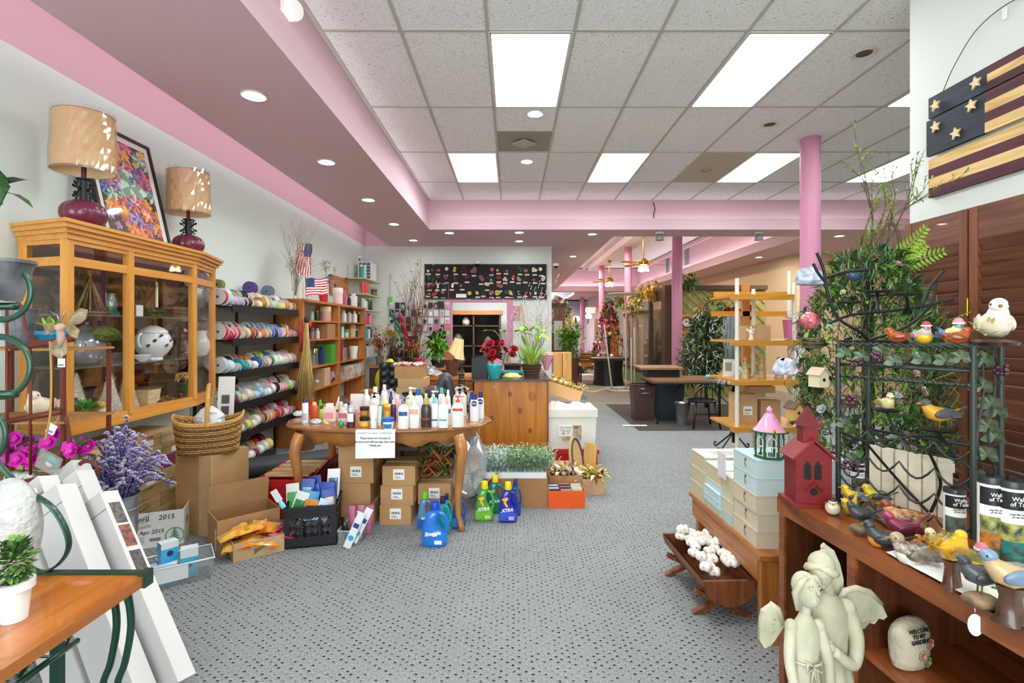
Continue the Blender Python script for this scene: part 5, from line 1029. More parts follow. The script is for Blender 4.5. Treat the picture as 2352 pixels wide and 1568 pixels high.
# cartons with candy bags
A=at(499,1269);dirv=Vector((.273,.257,0)).normalized();an=math.atan2(dirv.y,dirv.x);cen=A+dirv*.1875+Vector((-dirv.y,dirv.x,0))*.125
t=open_box('cardboard_box','open cardboard box with its scrawled back flap raised, by the black crate',cen,(.375,.25,.195),an,M_kraft,flaps=(None,-8,None,None),fl=.165)
text('OUSE BAKE * LACE',.042,P('#5a3a28',.8),'handwriting',t,(.0,.128,.285),(PI/2-.14,.06,0),shear=.1);MB().bx(-.1885,-.1870,-.10,-.07,.0,.13,P('#e0d8c8',.4)).build('tape_strip',t)
t2=text('C',.05,P('#1f3a3a',.7),'recycling_mark',t,(-.11,-.126,.04))
Pq=at(535.6,1292.6);dv=(at(651,1264)-Pq).normalized();an2=math.atan2(dv.y,dv.x);cen2=Pq+dv*.143+Vector((-dv.y,dv.x,0))*.095
t=open_box('cardboard_box','low front cardboard box full of orange and pink bags',cen2,(.286,.19,.104),an2,M_kraft2,flaps=(None,None,None,None))
b=MB();b.add([(-.03,-.0965,.02),(.03,-.0965,.055),(-.03,-.0965,.055)],[[0,1,2]],P('#7a6a48',.7));b.build('arrow_mark',t)
rr=random.Random(77)
for i in range(8):
    pk=i in(5,6);x=(-.1,-.05,.02,-.11,.05,.09,.12,-.02)[i];y=(-.03,.04,-.04,.03,.05,.02,-.03,0)[i];z=(.07,.08,.07,.13,.12,.08,.07,.145)[i]
    m=P('#d8286a',.25,h2='#f08ab0',vs=18,coat=.8)if pk else P('#f8921a',.25,h2='#ffd468',vs=14,coat=.8)
    t=thing('candy_bag','%s plastic bag in the low front box, %s'%('glossy pink' if pk else 'glossy orange',('front left','middle left','front middle','hanging over the left rim','back right','right of the middle','front right corner','on top of the heap')[i]),'bag',inbox(cen2,an2,x,y,z-.03),group='bags in the low box',rot=(rr.uniform(-.5,.2),rr.uniform(-.4,.4),an2+rr.uniform(-.5,.5)));t.scale=(1.2,1.25,1.25)
    g=[]
    for u in range(8):
        row=[]
        for v in range(8):
            U=u/7*2-1;V=v/7*2-1;th=.016*(1-U*U)**.5*(1-V*V)**.5 if abs(U)<1 and abs(V)<1 else 0;row.append((U*.072,V*.055,.03+th+rr.uniform(-.006,.006)))
        g.append(row)
    b=MB();b.sheet(g,m);b.sheet([[(x_,y_,.06-z_)for x_,y_,z_ in r_]for r_ in g],m);b.build('bag',t);MB().bx(-.05,.05,-.05,-.042,.03,.032,m).build('crimped_seal',t)
    if i in(0,2):MB().rbox((0,0,.0605),(.035,.028,.002),.01,P('#20201e')).build('emblem',t)
# April 2015 carton
C0=at(422,1247);v1=(at(462,1176)-C0);v1=v1.normalized();an3=math.atan2(v1.y,v1.x)-PI/2;cen3=C0-Vector((math.cos(an3),math.sin(an3),0))*.165+v1*.24
M_wc=P('#e9e9e7',.7);t=open_box('paper_carton','open white printed carton marked April 2015 by the pine tree',cen3,(.33,.48,.225),an3,M_wc,flaps=(None,None,60,None),inner=P('#b5803f',.8),fl=.09)
text('April    2015',.045,M_ink,'handwriting',t,(-.0,-.2425,.185),shear=.15);text('Apr 2015',.035,M_ink,'handwriting',t,(-.01,-.2425,.10),shear=.15);text('X9',.055,P('#7a9a2a'),'lettering',t,(.1675,-.15,.13),(PI/2,0,PI/2),bold=.001)
def tree_logo(par,T_):
    b=MB();b.T=T_;g=P('#2f8a2a',.6);b.tube([(.05*math.cos(q*PI/16),0,.05*math.sin(q*PI/16))for q in range(32)],.0022,g,4,True)
    for k in range(4):z=-.028+.018*k;w_=.03-.006*k;b.add([(-w_,0,z),(0,0,z+.012),(w_,0,z),(w_,0,z+.006),(0,0,z+.022),(-w_,0,z+.006)],[[0,1,4,5],[1,2,3,4]],g)
    b.bx(-.003,.003,-.001,.001,-.04,.03,g);b.build('tree_emblem',par)
tree_logo(t,TR(.115,-.2425,.062));tree_logo(t,TR(.1675,.05,.13)@RZ(PI/2))
b=MB()
for k in range(4):b.bx(-.15,-.05,-.2418,-.2405,.03+.012*k,.034+.012*k,P('#9a9a9a'))
for k in range(10):b.bx(-.02+.006*k,-.017+.006*k,-.2418,-.2405,.04,.06,M_ink)
b.build('printed_marks',t)
# pine sapling
p=at(303,1262);t=thing('pine_sapling','small artificial pine with cones and burlap foot beside the zinc bucket','tree',p);b=MB();b.ell((0,0,.035),(.045,.045,.04),P('#a98a52',.9,bump=.6),12,7);b.build('burlap_base',t)
b=MB();b.tube([(0,0,.05),(0,0,.40)],.006,M_twig,5)
rr=random.Random(13)
for k in range(75):
    z=.07+.34*rr.random();a=rr.uniform(0,6.28);L_=.12*(1-(z-.05)/.42)+.03;q0=Vector((0,0,z));q1=q0+Vector((math.cos(a),math.sin(a),.35))*L_;b.tube([q0,q1],.0012,M_twig,3)
    for j in range(9):b.leaf(q0.lerp(q1,.25+.08*j),(math.cos(a)+rr.uniform(-.9,.9),math.sin(a)+rr.uniform(-.9,.9),rr.uniform(0,.9)),.028,.003,rr.choice([M_g3,M_g3,M_g5]),0)
b.build('boughs',t);b=MB();b.ell((.05,-.04,.36),(.017,.017,.026),P('#5a4232',.8),8,6);b.build('pine_cone',t)
# clear bin with blue boxes
cb_=at(372,1352)+Vector((0,.1,0));an4=.62;t=thing('plastic_bin','clear plastic bin of blue tissue boxes on the carpet at left','bin',cb_,an4);w,l,h=.37,.21,.115;b=MB()
b.add([(-w*.46,-l*.44,0),(w*.46,-l*.44,0),(w*.46,l*.44,0),(-w*.46,l*.44,0),(-w/2,-l/2,h),(w/2,-l/2,h),(w/2,l/2,h),(-w/2,l/2,h)],[[0,3,2,1],[0,1,5,4],[1,2,6,5],[2,3,7,6],[3,0,4,7]],M_bin);b.build('tub',t)
b=MB();b.tube([(-w/2,-l/2,h),(w/2,-l/2,h),(w/2,l/2,h),(-w/2,l/2,h)],.006,P('#dfe8f0',.3),6,True);b.build('rim',t);b=MB();b.T=TR(.0,-l*.47,.065)@RX(.1);b.bx(-.09,.06,-.006,-.004,-.03,.05,M_paper);b.build('paper_label',t)
for x,y,z,r_,lab in((-.12,-.03,.006,.1,'blue carton at the left end of the clear bin'),(-.03,-.03,.006,-.1,'blue carton in the middle of the clear bin'),(-.04,.045,.006,.15,'blue and white carton at the back of the clear bin'),(.07,.0,.006,-.05,'tallest blue carton at the right of the clear bin'),(-.03,.0,.115,.3,'blue carton lying on top in the clear bin')):
    t=thing('tissue_box',lab,'carton',inbox(cb_,an4,x,y,z),an4+r_,'blue cartons in the clear bin');hh=.16 if 'tallest' in lab else .108;MB().bx(-.042,.042,-.03,.03,0,hh,P('#2a9ad8',.35,h2='#5ac0ea',vs=12)).build('box',t);b=MB();b.bx(-.042,.0425,-.0305,.0305,hh*.7,hh+.0005,P('#e8f2f6',.35));b.build('white_panel',t);b=MB();b.T=TR(.0,-.031,hh*.45)@RX(PI/2);b.cyl((0,0,0),(0,0,.001),.016,P('#1a3a6a'),n=16);b.build('logo_oval',t)
# red crate with slats
t0=Vector((-1.695,3.95,0));m=P('#c41f1f',.4);t=thing('red_crate','red plastic crate with open hinged lid behind the cardboard boxes','crate',t0);b=MB();w,l,h=.38,.52,.29
b.bx(-w/2,w/2,-l/2,l/2,0,.01,m)
for s in(-1,1):b.bx(s*w/2-.004,s*w/2+.004,-l/2,l/2,0,h,m);b.bx(-w/2,w/2,s*l/2-.004,s*l/2+.004,0,h,m)
b.bx(-w/2-.02,w/2+.02,-l/2-.02,-l/2,h-.05,h,m);b.bx(-w/2-.02,w/2+.02,l/2,l/2+.02,h-.05,h,m);b.bx(-w/2-.02,-w/2,-l/2,l/2,h-.05,h,m);b.bx(w/2,w/2+.02,-l/2,l/2,h-.05,h,m)
for k in range(4):b.bx(-w/2-.012,w/2+.012,-l/2-.012,-l/2,h*.15+.045*k,h*.15+.045*k+.008,m)
b.build('body',t);b=MB();b.T=TR(w/2+.02,0,h)@RY(.75);b.bx(0,.008,-l/2,l/2,0,.19,m)
for k in range(8):b.bx(-.01,.008,-l/2+.07*k,-l/2+.07*k+.012,0,.19,m)
b.build('lid_flap',t)
for k in range(4):y=3.76+.115*k;b=MB();b.bx(-1.86,-1.53,y,y+.07,.292,.31,P('#d9b888',.7,var=.1,stretch=(1,8,8)));tag(b.build('plank'),('nearest','second','third','farthest')[k]+' bare wooden slat laid across the red crate','plank','wooden planks on the red crate')
# charcoal mailbox-like roll on the floor beside the rack
b=MB();b.T=TR(-2.0,5.0,.1)@RZ(-1.05)@RX(PI/2);pts=[(.11*math.cos(q*PI/10),.11*math.sin(q*PI/10)*.75)for q in range(20)];b.prism(pts,-.65,.65,P('#3b3f46',.5),True);tag(b.build('rubber_roll'),'dark grey rolled mat lying on the carpet behind the table','roll')

# ---------------- flower sample board and back wall ----------------
t=thing('sample_board','long black board of labelled silk flower samples on the back wall','board',(0,YB-.025,0))
x0,x1=(976-CX)/F*YB,(1255-CX)/F*YB;z0,z1=HC+(756-687)*YB/F,HC+(756-607)*YB/F
MB().bx(x0,x1,-.02,.02,z0,z1,P('#17181a',.8)).build('board',t)
b=MB()
for u0,u1,v0,v1 in((x0,x1,z0,z0+.02),(x0,x1,z1-.02,z1),(x0,x0+.02,z0,z1),(x1-.02,x1,z0,z1)):b.bx(u0,u1,-.03,-.019,v0,v1,M_black)
b.build('frame',t)
b=MB();b.bx(x0+.02,x0+.47,-.024,-.020,z0+.30,z0+.312,P('#b0303a'));b.bx(x0+.458,x0+.47,-.024,-.020,z0+.02,z0+.30,P('#b0303a'));b.build('red_divider',t)
rr=random.Random(61);SM=[]
for r_,row in enumerate(('185 345 485 660 810 975 1280 1405 1535 1780 1900 2035 2150','210 340 500 665 855 1100 1270 1410 1520 1640 1755 1870 2040 2180','200 335 450 590 770 1205 1430','170 305 440 885 1040 1140 1280 1400 1555 1620 1770 1870 2040 2150')):
    for v in row.split():SM.append((960+float(v)*.1318,590+(225,370,505,625)[r_]*.1318+rr.uniform(-2,2),r_))
cl=['#d8c0b8','#e8c8c0','#ead06a','#b8404a','#d86a4a','#3a5a80','#e8e8e4','#8a2a3a','#d8dce0','#e0b04a','#e8c88a','#e0d05a','#e8e0b0','#c87880','#a86a68','#e0405a','#d8c050','#b83a3a','#c8a8b8','#b8589a','#a83a6a','#c84050']
for i,(px,py,r_)in enumerate(SM):
    c=dp(px,py,YB-.05);c.y=-.03;b=MB();cc=rr.choice(cl);m1,m2=P(cc,.7),P(cc,.7,var=.3,vs=30);r=rr.uniform(.045,.075)
    if i%5==4:leaves(b,c,(r*.7,.01,r*.8),14,r,r*.3,[m1,M_g5],.2,rnd=rr)
    else:
        for q in range(rr.choice((1,2,3))):rose(b,c+Vector((rr.uniform(-.03,.03),-.005,rr.uniform(-.03,.03))),r*.55,m1,m2,(0,-1,0),2)
    b.tube([c,c+Vector((0,0,-r*1.2))],.003,M_g3,4);b.build('silk_flower',t)
    b=MB();b.bx(c.x-.042,c.x+.042,-.024,-.0205,c.z-r-.045,c.z-r-.018,P('#e6dccb',.8));b.bx(c.x-.03,c.x+.03,-.0245,-.024,c.z-r-.034,c.z-r-.030,P('#8a5a5a'));b.build('name_tag',t)
MB().bx(dp(1060,0,YB).x-.1,dp(1060,0,YB).x+.1,-.024,-.0205,z0+.03,z0+.10,P('#f0eeec')).build('name_card',t)
# wire grid with craft packs
gx0,gx1=(893-CX)/F*YB,(1034-CX)/F*YB;gz0,gz1=HC-(762-756)*YB/F,HC+(756-690)*YB/F
b=MB();n=22
for i in range(n+1):x=gx0+(gx1-gx0)*i/n;b.tube([(x,YB-.02,gz0),(x,YB-.02,gz1)],.003,M_white,4)
for i in range(13):z=gz0+(gz1-gz0)*i/12;b.tube([(gx0,YB-.024,z),(gx1,YB-.024,z)],.003,M_white,4)
tag(b.build('wire_grid'),'white wire grid panel on the back wall left of the doorway','wire grid')
k=0
for r_ in range(4):
    for c in range(11):
        x=gx0+.07+(gx1-gx0-.12)*c/10.0;z=gz1-.10-.145*r_
        cc=rr.choice(['#f0f0f0','#e8d8dc','#e8b8c4','#202224','#d8dcd8','#c8ccd0','#e0c8d0','#d0788a']if c>3 else['#202224','#e8e8e8','#202224','#a86070'])
        t=thing('craft_pack','%s hanging craft pack, %s column from the left, %s row of the wire grid'%('black' if cc=='#202224' else 'pale',ORD[c+1],('top','second','third','bottom')[r_]),'package',(x,YB-.045-.01*(r_%2),z),group='craft packs on the wire grid')
        MB().bx(-.043,.043,-.004,.004,-.06,.06,P(cc,.4)).build('pack',t)
        if k%2==0:MB().bx(-.03,.03,-.0065,-.0045,-.05,.02,P(rr.choice(['#ffffff','#303234','#d88aa0','#c0c4c8']),.3)).build('contents',t)
        k+=1
p=dp(896,688,YB-.02);t=thing('fly_swatter','light green fly swatter hanging on the back wall','fly swatter',p);MB().rbox((0,0,-.02),(.09,.006,.16),.003,P('#7ac86a',.5)).build('blade',t);b=MB();b.tube([(0,0,.05),(-.005,0,.5)],.004,M_chrome,4);b.build('wire_handle',t)
b=MB();p0=dp(1012,706,YB-.08);p1=dp(1010,776,YB-.08);b.cyl(p0,p1,.010,M_chrome);b.bx(p0.x-.06,p0.x+.06,p0.y-.02,p0.y+.02,p0.z-.02,p0.z+.12,M_black);b.tube([p1+Vector((-.07,0,-.09)),p1+Vector((-.05,0,-.02)),p1,p1+Vector((.05,0,-.02)),p1+Vector((.07,0,-.09))],.008,M_black,6);tag(b.build('reacher_tool'),'silver pole tool with black grip hanging before the wire grid','tool')
p=dp(1186,719,YB-.01);MBp=MB();MBp.bx(-.075,.075,-.006,.006,-.14,.14,P('#b87888',.6,h2='#e0b8c0',vs=14));tag(MBp.build('wall_poster',loc=p),'small pink picture taped right of the doorway','poster')
b=MB();b.T=TR(dp(1201,730,YB-.12))@RY(-.12);b.bx(-.02,.02,-.01,.01,-1.58,.28,P('#d8b080',.6));tag(b.build('wood_stake'),'pale wooden stake leaning by the pink poster','stake')
# the room seen through the doorway
t=thing('back_shelf','dark wooden shelf unit seen through the pink doorway','shelf',(-.85,12.6,0));
for z in(.5,1.0,1.5):MB().bx(-.75,.55,-.25,.25,z-.03,z,M_brown).build('shelf',t)
for x in(-.75,-.1,.55):MB().bx(x-.02,x+.02,-.25,.25,0,1.75,M_brown).build('upright',t)
MB().bx(-.8,.62,-.3,.3,1.76,1.86,wood('#b0703c','#8a5228',.5,0)).build('cornice',t)
for x,z,m,lab,r in((-.5,1.0,'#4a5238','mossy basket on the back room shelf',.14),(-.3,1.5,'#d8d4c8','white goose figure on the back room shelf',.10),(.25,1.0,'#3a4a3a','green jar on the back room shelf',.11),(.2,.5,'#6a4a34','brown basket low on the back room shelf',.15),(-.45,.5,'#5a4a3c','dark basket low on the back room shelf',.15)):
    b=MB();b.lathe([(0,0),(r*.8,0),(r,r),(r*.6,r*1.7),(r*.3,r*2),(0,r*2.1)],P(m,.6,var=.3),16,cap=False,ang=80);tag(b.build('shelf_ornament',loc=(-.85+x,12.5,z+.001)),lab,'ornament')
b=MB();b.bx(-1.62,-.28,12.88,12.9,0,1.76,P('#5a4a3a',.8,h2='#2e3a30',vs=3));tag(b.build('backing_board'),'dark mottled board behind the back room shelf','board')
# ---------------- counter ----------------
t=thing('service_counter','knotty orange wood counter with dark top in the middle of the shop','counter',(0,0,0))
MK=wood('#cb8020','#9c5610',.35,2,.45,.4);MB().bx(-.375,.35,4.96,6.6,0,.885,MK).build('body',t);MB().bx(-.375,.35,4.945,4.96,0,.885,MK).build('front_panel',t)
b=MB()
for x,z,r in((-.02,.76,.012),(.2,.74,.022),(-.2,.52,.012),(.18,.40,.012),(.08,.6,.014)):
    for k in range(3):b.tube([(x+r*(k*.5+.5)*math.cos(q*.524),4.943,z+r*(k*.8+.5)*math.sin(q*.524))for q in range(12)],.0018,P('#6b3a14',.5),4,True)
b.build('knots',t);MB().bx(.345,.362,4.94,5.2,0,.885,wood('#8a5228','#6a3c1a',.4,2)).build('corner_trim',t);MB().bx(-.40,.38,4.925,6.65,.886,.905,P('#4b3a2c',.25,var=.2)).build('counter_top',t)
ZK=.9055
p=at(1101,871,ZK);s=p.y/F;t=thing('mesh_caddy','black mesh caddy at the left end of the counter','caddy',p+Vector((0,.09,0)));M_mesh=P('#22242a',.5,alpha=.82);b=MB();w,l,h=.15,.16,.22
for s_ in(-1,1):b.bx(s_*w/2-.002,s_*w/2+.002,-l/2,l/2,0,h,M_mesh);b.bx(-w/2,w/2,s_*l/2-.002,s_*l/2+.002,0,h,M_mesh)
b.build('basket',t);MB().bx(-w*.4,w*.4,-l*.4,l*.4,.003,.12,P('#7a2a5a',.6)).build('plum_cloth',t);b=MB();b.tube([(-w/2,-l/2,h),(w/2,-l/2,h),(w/2,l/2,h),(-w/2,l/2,h)],.005,M_black,5,True);b.build('rim',t)
p=at(1135,872,ZK)+Vector((0,.07,0));b=MB();prof=[]
for i in range(15):z=i/14;r=.044+.034*math.sin(min(1,z*1.2)*1.4)+(.003 if i%2 else 0);prof.append((r,z*.15))
b.lathe([(0,0)]+prof+[(.065,.148),(.03,.02),(0,.02)],P('#1fa0a8',.25,coat=.5),26,cap=False,ang=85);tag(b.build('teal_bowl',loc=p),'teal ribbed pot on the front of the counter','pot')
b=MB();b.T=TR(-.02,5.35,ZK+.03)@RZ(.05)@RY(PI/2);b.lathe([(0,-.13),(.026,-.13),(.030,-.05),(.028,.05),(.022,.13),(0,.13)],P('#23a8b4',.35,var=.1),14,cap=False);tag(b.build('ribbon_roll'),'teal wrapped roll lying behind the teal pot','roll')
crumple('yellow_cloth','crumpled pale yellow wrapper on the counter',Vector((.0,5.08,ZK)),(.09,.035,.03),P('#e6de8a',.6),14,'cloth')
# potted grass
p=at(1222,866,ZK)+Vector((0,.1,0));t=thing('potted_plant','leafy green plant in a dark wicker pot on the counter corner','plant',p);b=MB();basket(b,.065,.098,.12,P('#4a2f22',.8),P('#6b4a34',.8),26,8,rim=.01);b.build('wicker_pot',t)
b=MB();rr=random.Random(17)
for i in range(120):
    a=rr.uniform(0,6.28);L=rr.uniform(.15,.34);r=rr.uniform(0,.05);d=(math.cos(a),math.sin(a),rr.uniform(1.2,3.5));b.leaf((r*math.cos(a),r*math.sin(a),.1),d,L,.013,rr.choice([M_g4,M_g2,M_g4,P('#c5d87a',.6)]),rr.uniform(.1,.6))
b.build('blades',t);b=MB()
for i in range(6):a=i*1.1;b.tube(bez([(0,0,.1),(.04*math.cos(a),.04*math.sin(a),.3),(.12*math.cos(a),.12*math.sin(a),.46)],5),.004,M_g2,5);leaves(b,(.12*math.cos(a),.12*math.sin(a),.46),.03,4,.11,.055,[M_g4,M_g2],.4,.3,rr)
b.build('stems',t)
# red roses bunch
p=Vector((-.17,5.25,ZK));t=thing('rose_arrangement','red silk roses and peonies in a glossy red vase on the counter','flowers',p);MB().lathe([(0,0),(.05,0),(.075,.05),(.06,.09),(.05,.12)],P('#b0142c',.15,coat=.8),20,cap=False,ang=80).build('vase',t)
b=MB();rr=random.Random(18);mr,mr2=P('#b81428',.55),P('#8a0c20',.6)
for i in range(22):
    a=rr.uniform(0,6.28);q=rr.uniform(.02,.15);c=Vector((q*math.cos(a),q*math.sin(a)*.6,rr.uniform(.18,.40)-q*.3));rose(b,c,rr.uniform(.035,.06),mr,mr2,(math.cos(a)*.6,math.sin(a)*.6-.5,.8));b.tube([(0,0,.1),c],.002,M_g3,4)
for c in((.19,-.0,.28),(.17,.03,.22)):rose(b,Vector(c),.05,mr,mr2,(.2,-.6,.6));b.tube([(0,0,.1),c],.002,M_g3,4)
b.build('roses',t);b=MB()
for c in((.02,-.05,.14),(.045,-.02,.09)):rose(b,Vector(c),.05,P('#d890a0',.5),P('#e8b8c0',.5),(0,-1,.4))
b.build('pink_peonies',t)
b=MB();rr=random.Random(19)
for i in range(16):branchy(b,(rr.uniform(-.03,.03),rr.uniform(-.03,.03),0),(rr.uniform(-.3,.35),rr.uniform(-.2,.3),1),rr.uniform(.45,.7),.003,P('#8a7a6c',.8),2,.35,3,rnd=rr,tips=(tp:=[])if i==0 else tp)
for q,d in tp:
    for k in range(2):b.ell(q-d*.03*k,(.005,.005,.009),P('#e8e4dc',.8),6,4)
b.lathe([(0,0),(.05,0),(.06,.2),(.05,.2),(.04,.01)],M_clear,14,cap=False);tag(b.build('pussy_willow',loc=(.3,6.1,ZK)),'tall pussy willow stems with pale buds behind the counter plant','branches')
for px,py,Y,c,lab in((1165,775,5.7,'#7ac840','pale green orchid leaves arching behind the roses'),(1255,825,6.0,'#e8a8c8','pink tissue wrapped bouquet at the far end of the counter')):
    p=dp(px,py,Y);b=MB();rr=random.Random(px)
    if c=='#7ac840':
        for i in range(7):a=i*.9;b.tube(bez([(0,0,-(p.z-ZK)),(.03*math.cos(a),.03*math.sin(a),-.1),(.14*math.cos(a),.1*math.sin(a),.06)],5),.004,M_g2,4);b.leaf((.14*math.cos(a),.1*math.sin(a),.06),(math.cos(a),math.sin(a),.5),.16,.075,M_g4,.4)
    else:
        b.lathe([(.02,-(p.z-ZK)),(.05,-.05),(.11,.06),(.10,.07)],P(c,.4),14,cap=False)
        for i in range(12):rose(b,Vector((rr.uniform(-.07,.07),rr.uniform(-.07,.05),.06)),.035,P(rr.choice(['#e8d0b0','#f0b8c8','#f4ece0']),.6),None,(0,-.4,1),2)
    tag(b.build('bouquet',loc=p),lab,'flowers')
t=thing('dark_basket','dark basket with a red bow behind the red vase','basket',(.0,5.75,ZK));b=MB();basket(b,.07,.11,.09,P('#3a241c',.8),P('#55382a',.8),24,5);b.build('woven_body',t);b=MB();b.tube(arc((0,0,.09),.10,0,180,12,'xz',.2),.004,M_twigd,5);b.build('handle',t)
# a white styrofoam / glass clutter row behind the counter
for i,(x,y,r,h,c,lab)in enumerate(((.12,5.75,.055,.14,'#d8e0e4','clear glass vase behind the teal roll'),(.22,5.95,.05,.10,'#e8ecec','low glass bowl behind the counter plant'),(-.28,5.9,.05,.16,'#c8d8c8','greenish glass vase behind the black caddy'),(.05,6.3,.09,.2,'#f0f0ee','white bucket at the back of the counter'))):
    b=MB();b.lathe([(0,0),(r*.7,0),(r,h*.6),(r*.9,h),(r*.8,h),(r*.6,.01),(0,.01)],glassy(c,.15,.3)if i<3 else P(c,.5),18,cap=False,ang=70);tag(b.build('vase',loc=(x,y,ZK)),lab,'vase')
# twig cone, padded arm, cartons, lamp, chair ...
b=MB();rr=random.Random(23)
b.lathe([(0,0),(.14,0),(.015,1.0),(0,1.0)],M_twigd,18,cap=False)
for k in range(46):
    z=.01+.0212*k;r=.145*(1-z/1.06);pts=[((r+rr.uniform(0,.012))*math.cos(2*PI*i/12+k),(r+rr.uniform(0,.012))*math.sin(2*PI*i/12+k),z+rr.uniform(-.012,.012))for i in range(12)];b.tube(pts,.006,(M_twig,M_twigd,P('#a88a68',.8))[k%3],4,True)
tag(b.build('twig_cone',loc=(-.53,5.25,0)),'tall cone of woven twigs standing at the left side of the counter','cone')
t=thing('padded_armchair','grey vinyl padded chair back behind the toiletry table','chair',(-.74,5.15,0));mv=P('#4a4e54',.35,coat=.3)
b=MB();b.tube(bez([(.10,0,.35),(.11,0,.7),(.07,0,.9),(.02,0,.86),(-.02,0,.7)],6),[.05+.0*i for i in range(25)],mv,10);b.build('curved_back',t);MB().ell((-.06,-.02,.74),(.10,.09,.085),mv).build('arm_pad',t);MB().bx(-.2,.2,-.15,.18,.3,.42,mv).build('seat',t);b=MB();b.cyl((0,0,.02),(0,0,.3),.03,M_black);b.build('post',t);b=MB();b.cyl((0,0,0),(0,0,.02),.2,M_black,n=20);b.build('base',t)
t=thing('work_table','honey wood work table behind the padded chair','table',(-.85,6.6,0));MB().bx(-.42,.42,-.3,.3,.76,.80,M_oakx).build('table_top',t);MB().bx(-.40,.40,-.28,-.26,.62,.755,wood('#b86a30','#8a4a1c',.4,0)).build('apron',t)
for sx in(-1,1):
    for sy in(-1,1):MB().bx(sx*.38-.025,sx*.38+.025,sy*.26-.02,sy*.26+.02,0,.76,M_oak).build('leg',t)
t=thing('low_bench','pale wood low bench in front of the work table','bench',(-.93,5.95,0));MB().bx(-.40,.42,-.12,.12,.66,.69,P('#dcb878',.5)).build('seat',t)
for sx in(-1,1):MB().bx(sx*.36-.02,sx*.36+.02,-.1,.1,0,.66,P('#c89a58',.5)).build('leg',t)
p=dp(1050,800,6.6);t=thing('table_lamp','tilted table lamp with cream bell shade on the work table','lamp',(p.x,p.y,.801));b=MB();b.T=TR(-.0,0,p.z-.80)@RY(.22);b.lathe([(.125,-.13),(.085,0),(.06,.13)],P('#e6cf9a',.7,emit=.12),20,cap=False);b.lathe([(.058,.13),(.083,0),(.122,-.13)],P('#f4e4bc',.7),20,cap=False)
for k in range(8):a=k*PI/4;b.tube([(.126*math.cos(a),.126*math.sin(a),-.13),(.086*math.cos(a),.086*math.sin(a),0),(.061*math.cos(a),.061*math.sin(a),.13)],.002,P('#c8a868'),4)
b.build('lamp_shade',t);b=MB();b.tube([(0,0,0),(0,0,p.z-.80)],.012,P('#3a2a22',.4),8);b.lathe([(0,0),(.07,0),(.05,.03),(.015,.05)],P('#3a2a22',.4),16,cap=False);b.build('stand',t)
p=dp(1038,850,6.45);t=thing('tin_planter','brown tin planter with loose flaps on the work table','planter',(p.x,p.y,.801));MB().lathe([(0,0),(.07,0),(.095,.2),(.085,.2),(.06,.01),(0,.01)],P('#5a3a2a',.5),14,cap=False).build('pot',t);b=MB();b.T=TR(-.03,0,.26)@RY(.7);b.bx(-.07,.07,-.05,.05,-.03,.03,P('#9a5a30',.5));b.build('tilted_box',t)
crumple('plastic_bag','grey and white crumpled plastic on the work table',Vector((-1.06,6.45,.80)),(.15,.09,.07),P('#dfe3e6',.3,h2='#5a6068',vs=14),25,'bag')
t=thing('desk_chair','black quilted chair back behind the clear bags','chair',(-1.42,6.1,0));mb_=P('#20242a',.35,coat=.3)
b=MB()
for r_ in range(4):
    for c in range(4):b.ell((-.15+.1*c,0,.65+.1*r_),(.052,.03,.052),mb_,10,6)
b.bx(-.2,.2,-.005,.03,.6,1.0,mb_);b.build('quilted_back',t);MB().bx(-.22,.22,-.25,.2,.42,.5,mb_).build('seat',t);MB().cyl((0,0,.02),(0,0,.42),.03,M_black).build('post',t);MB().cyl((0,0,0),(0,0,.02),.25,M_black,n=20).build('base',t)
p=dp(877,838,6.3);t=thing('yellow_bag','bright yellow bag slumped against the quilted chair','bag',(p.x,6.45,.62));b=MB();g=[]
for i in range(8):
    z=i/7;r=.15*math.sin(PI*min(1,z*.75+.2));g.append([(r*math.cos(a*PI/8)*(1+.06*(a%2))+.07*z,r*.6*math.sin(a*PI/8),z*.40)for a in range(17)])
b.sheet(g,P('#e0d81e',.35));b.build('bag',t);b=MB();b.bx(-1.93,-1.6,6.3,6.6,0,.618,M_kraftd);tag(b.build('storage_carton'),'brown carton holding up the yellow bag','box')
b=MB();b.bx(-1.32,-.97,5.45,5.8,0,.60,P('#8a5a34',.6));tag(b.build('small_cabinet'),'small brown cabinet under the stacked cartons','cabinet')
for i,(z,h,w,m,lab)in enumerate(((.601,.05,.26,P('#c8a040',.6),'yellowish board box low in the stack beside the quilted chair'),(.652,.11,.30,M_kraft2,'wide carton in the stack beside the quilted chair'),(.763,.10,.30,M_kraft2,'pale carton just under the flower box'))):
    b=MB();b.bx(-w/2,w/2,-.15,.15,0,h,m);tag(b.build('cardboard_box',loc=(-1.14+.02*i,5.62,z)),lab,'box')
t=open_box('flower_carton','open carton of mixed silk blossoms on top of the stack',(-1.13,5.6,.864),(.31,.26,.13),.0,M_kraft,flaps=(None,)*4);b=MB();rr=random.Random(26)
for i in range(26):rose(b,Vector((rr.uniform(-.15,.17),rr.uniform(-.1,.1),.14)),.035,P(rr.choice(['#f0c8c8','#f0e8d8','#d89a4a','#e8d8e0','#e0b040','#c86a7a']),.6),None,(rr.uniform(-.5,.5),-.5,1),2)
b.build('blossoms',t)
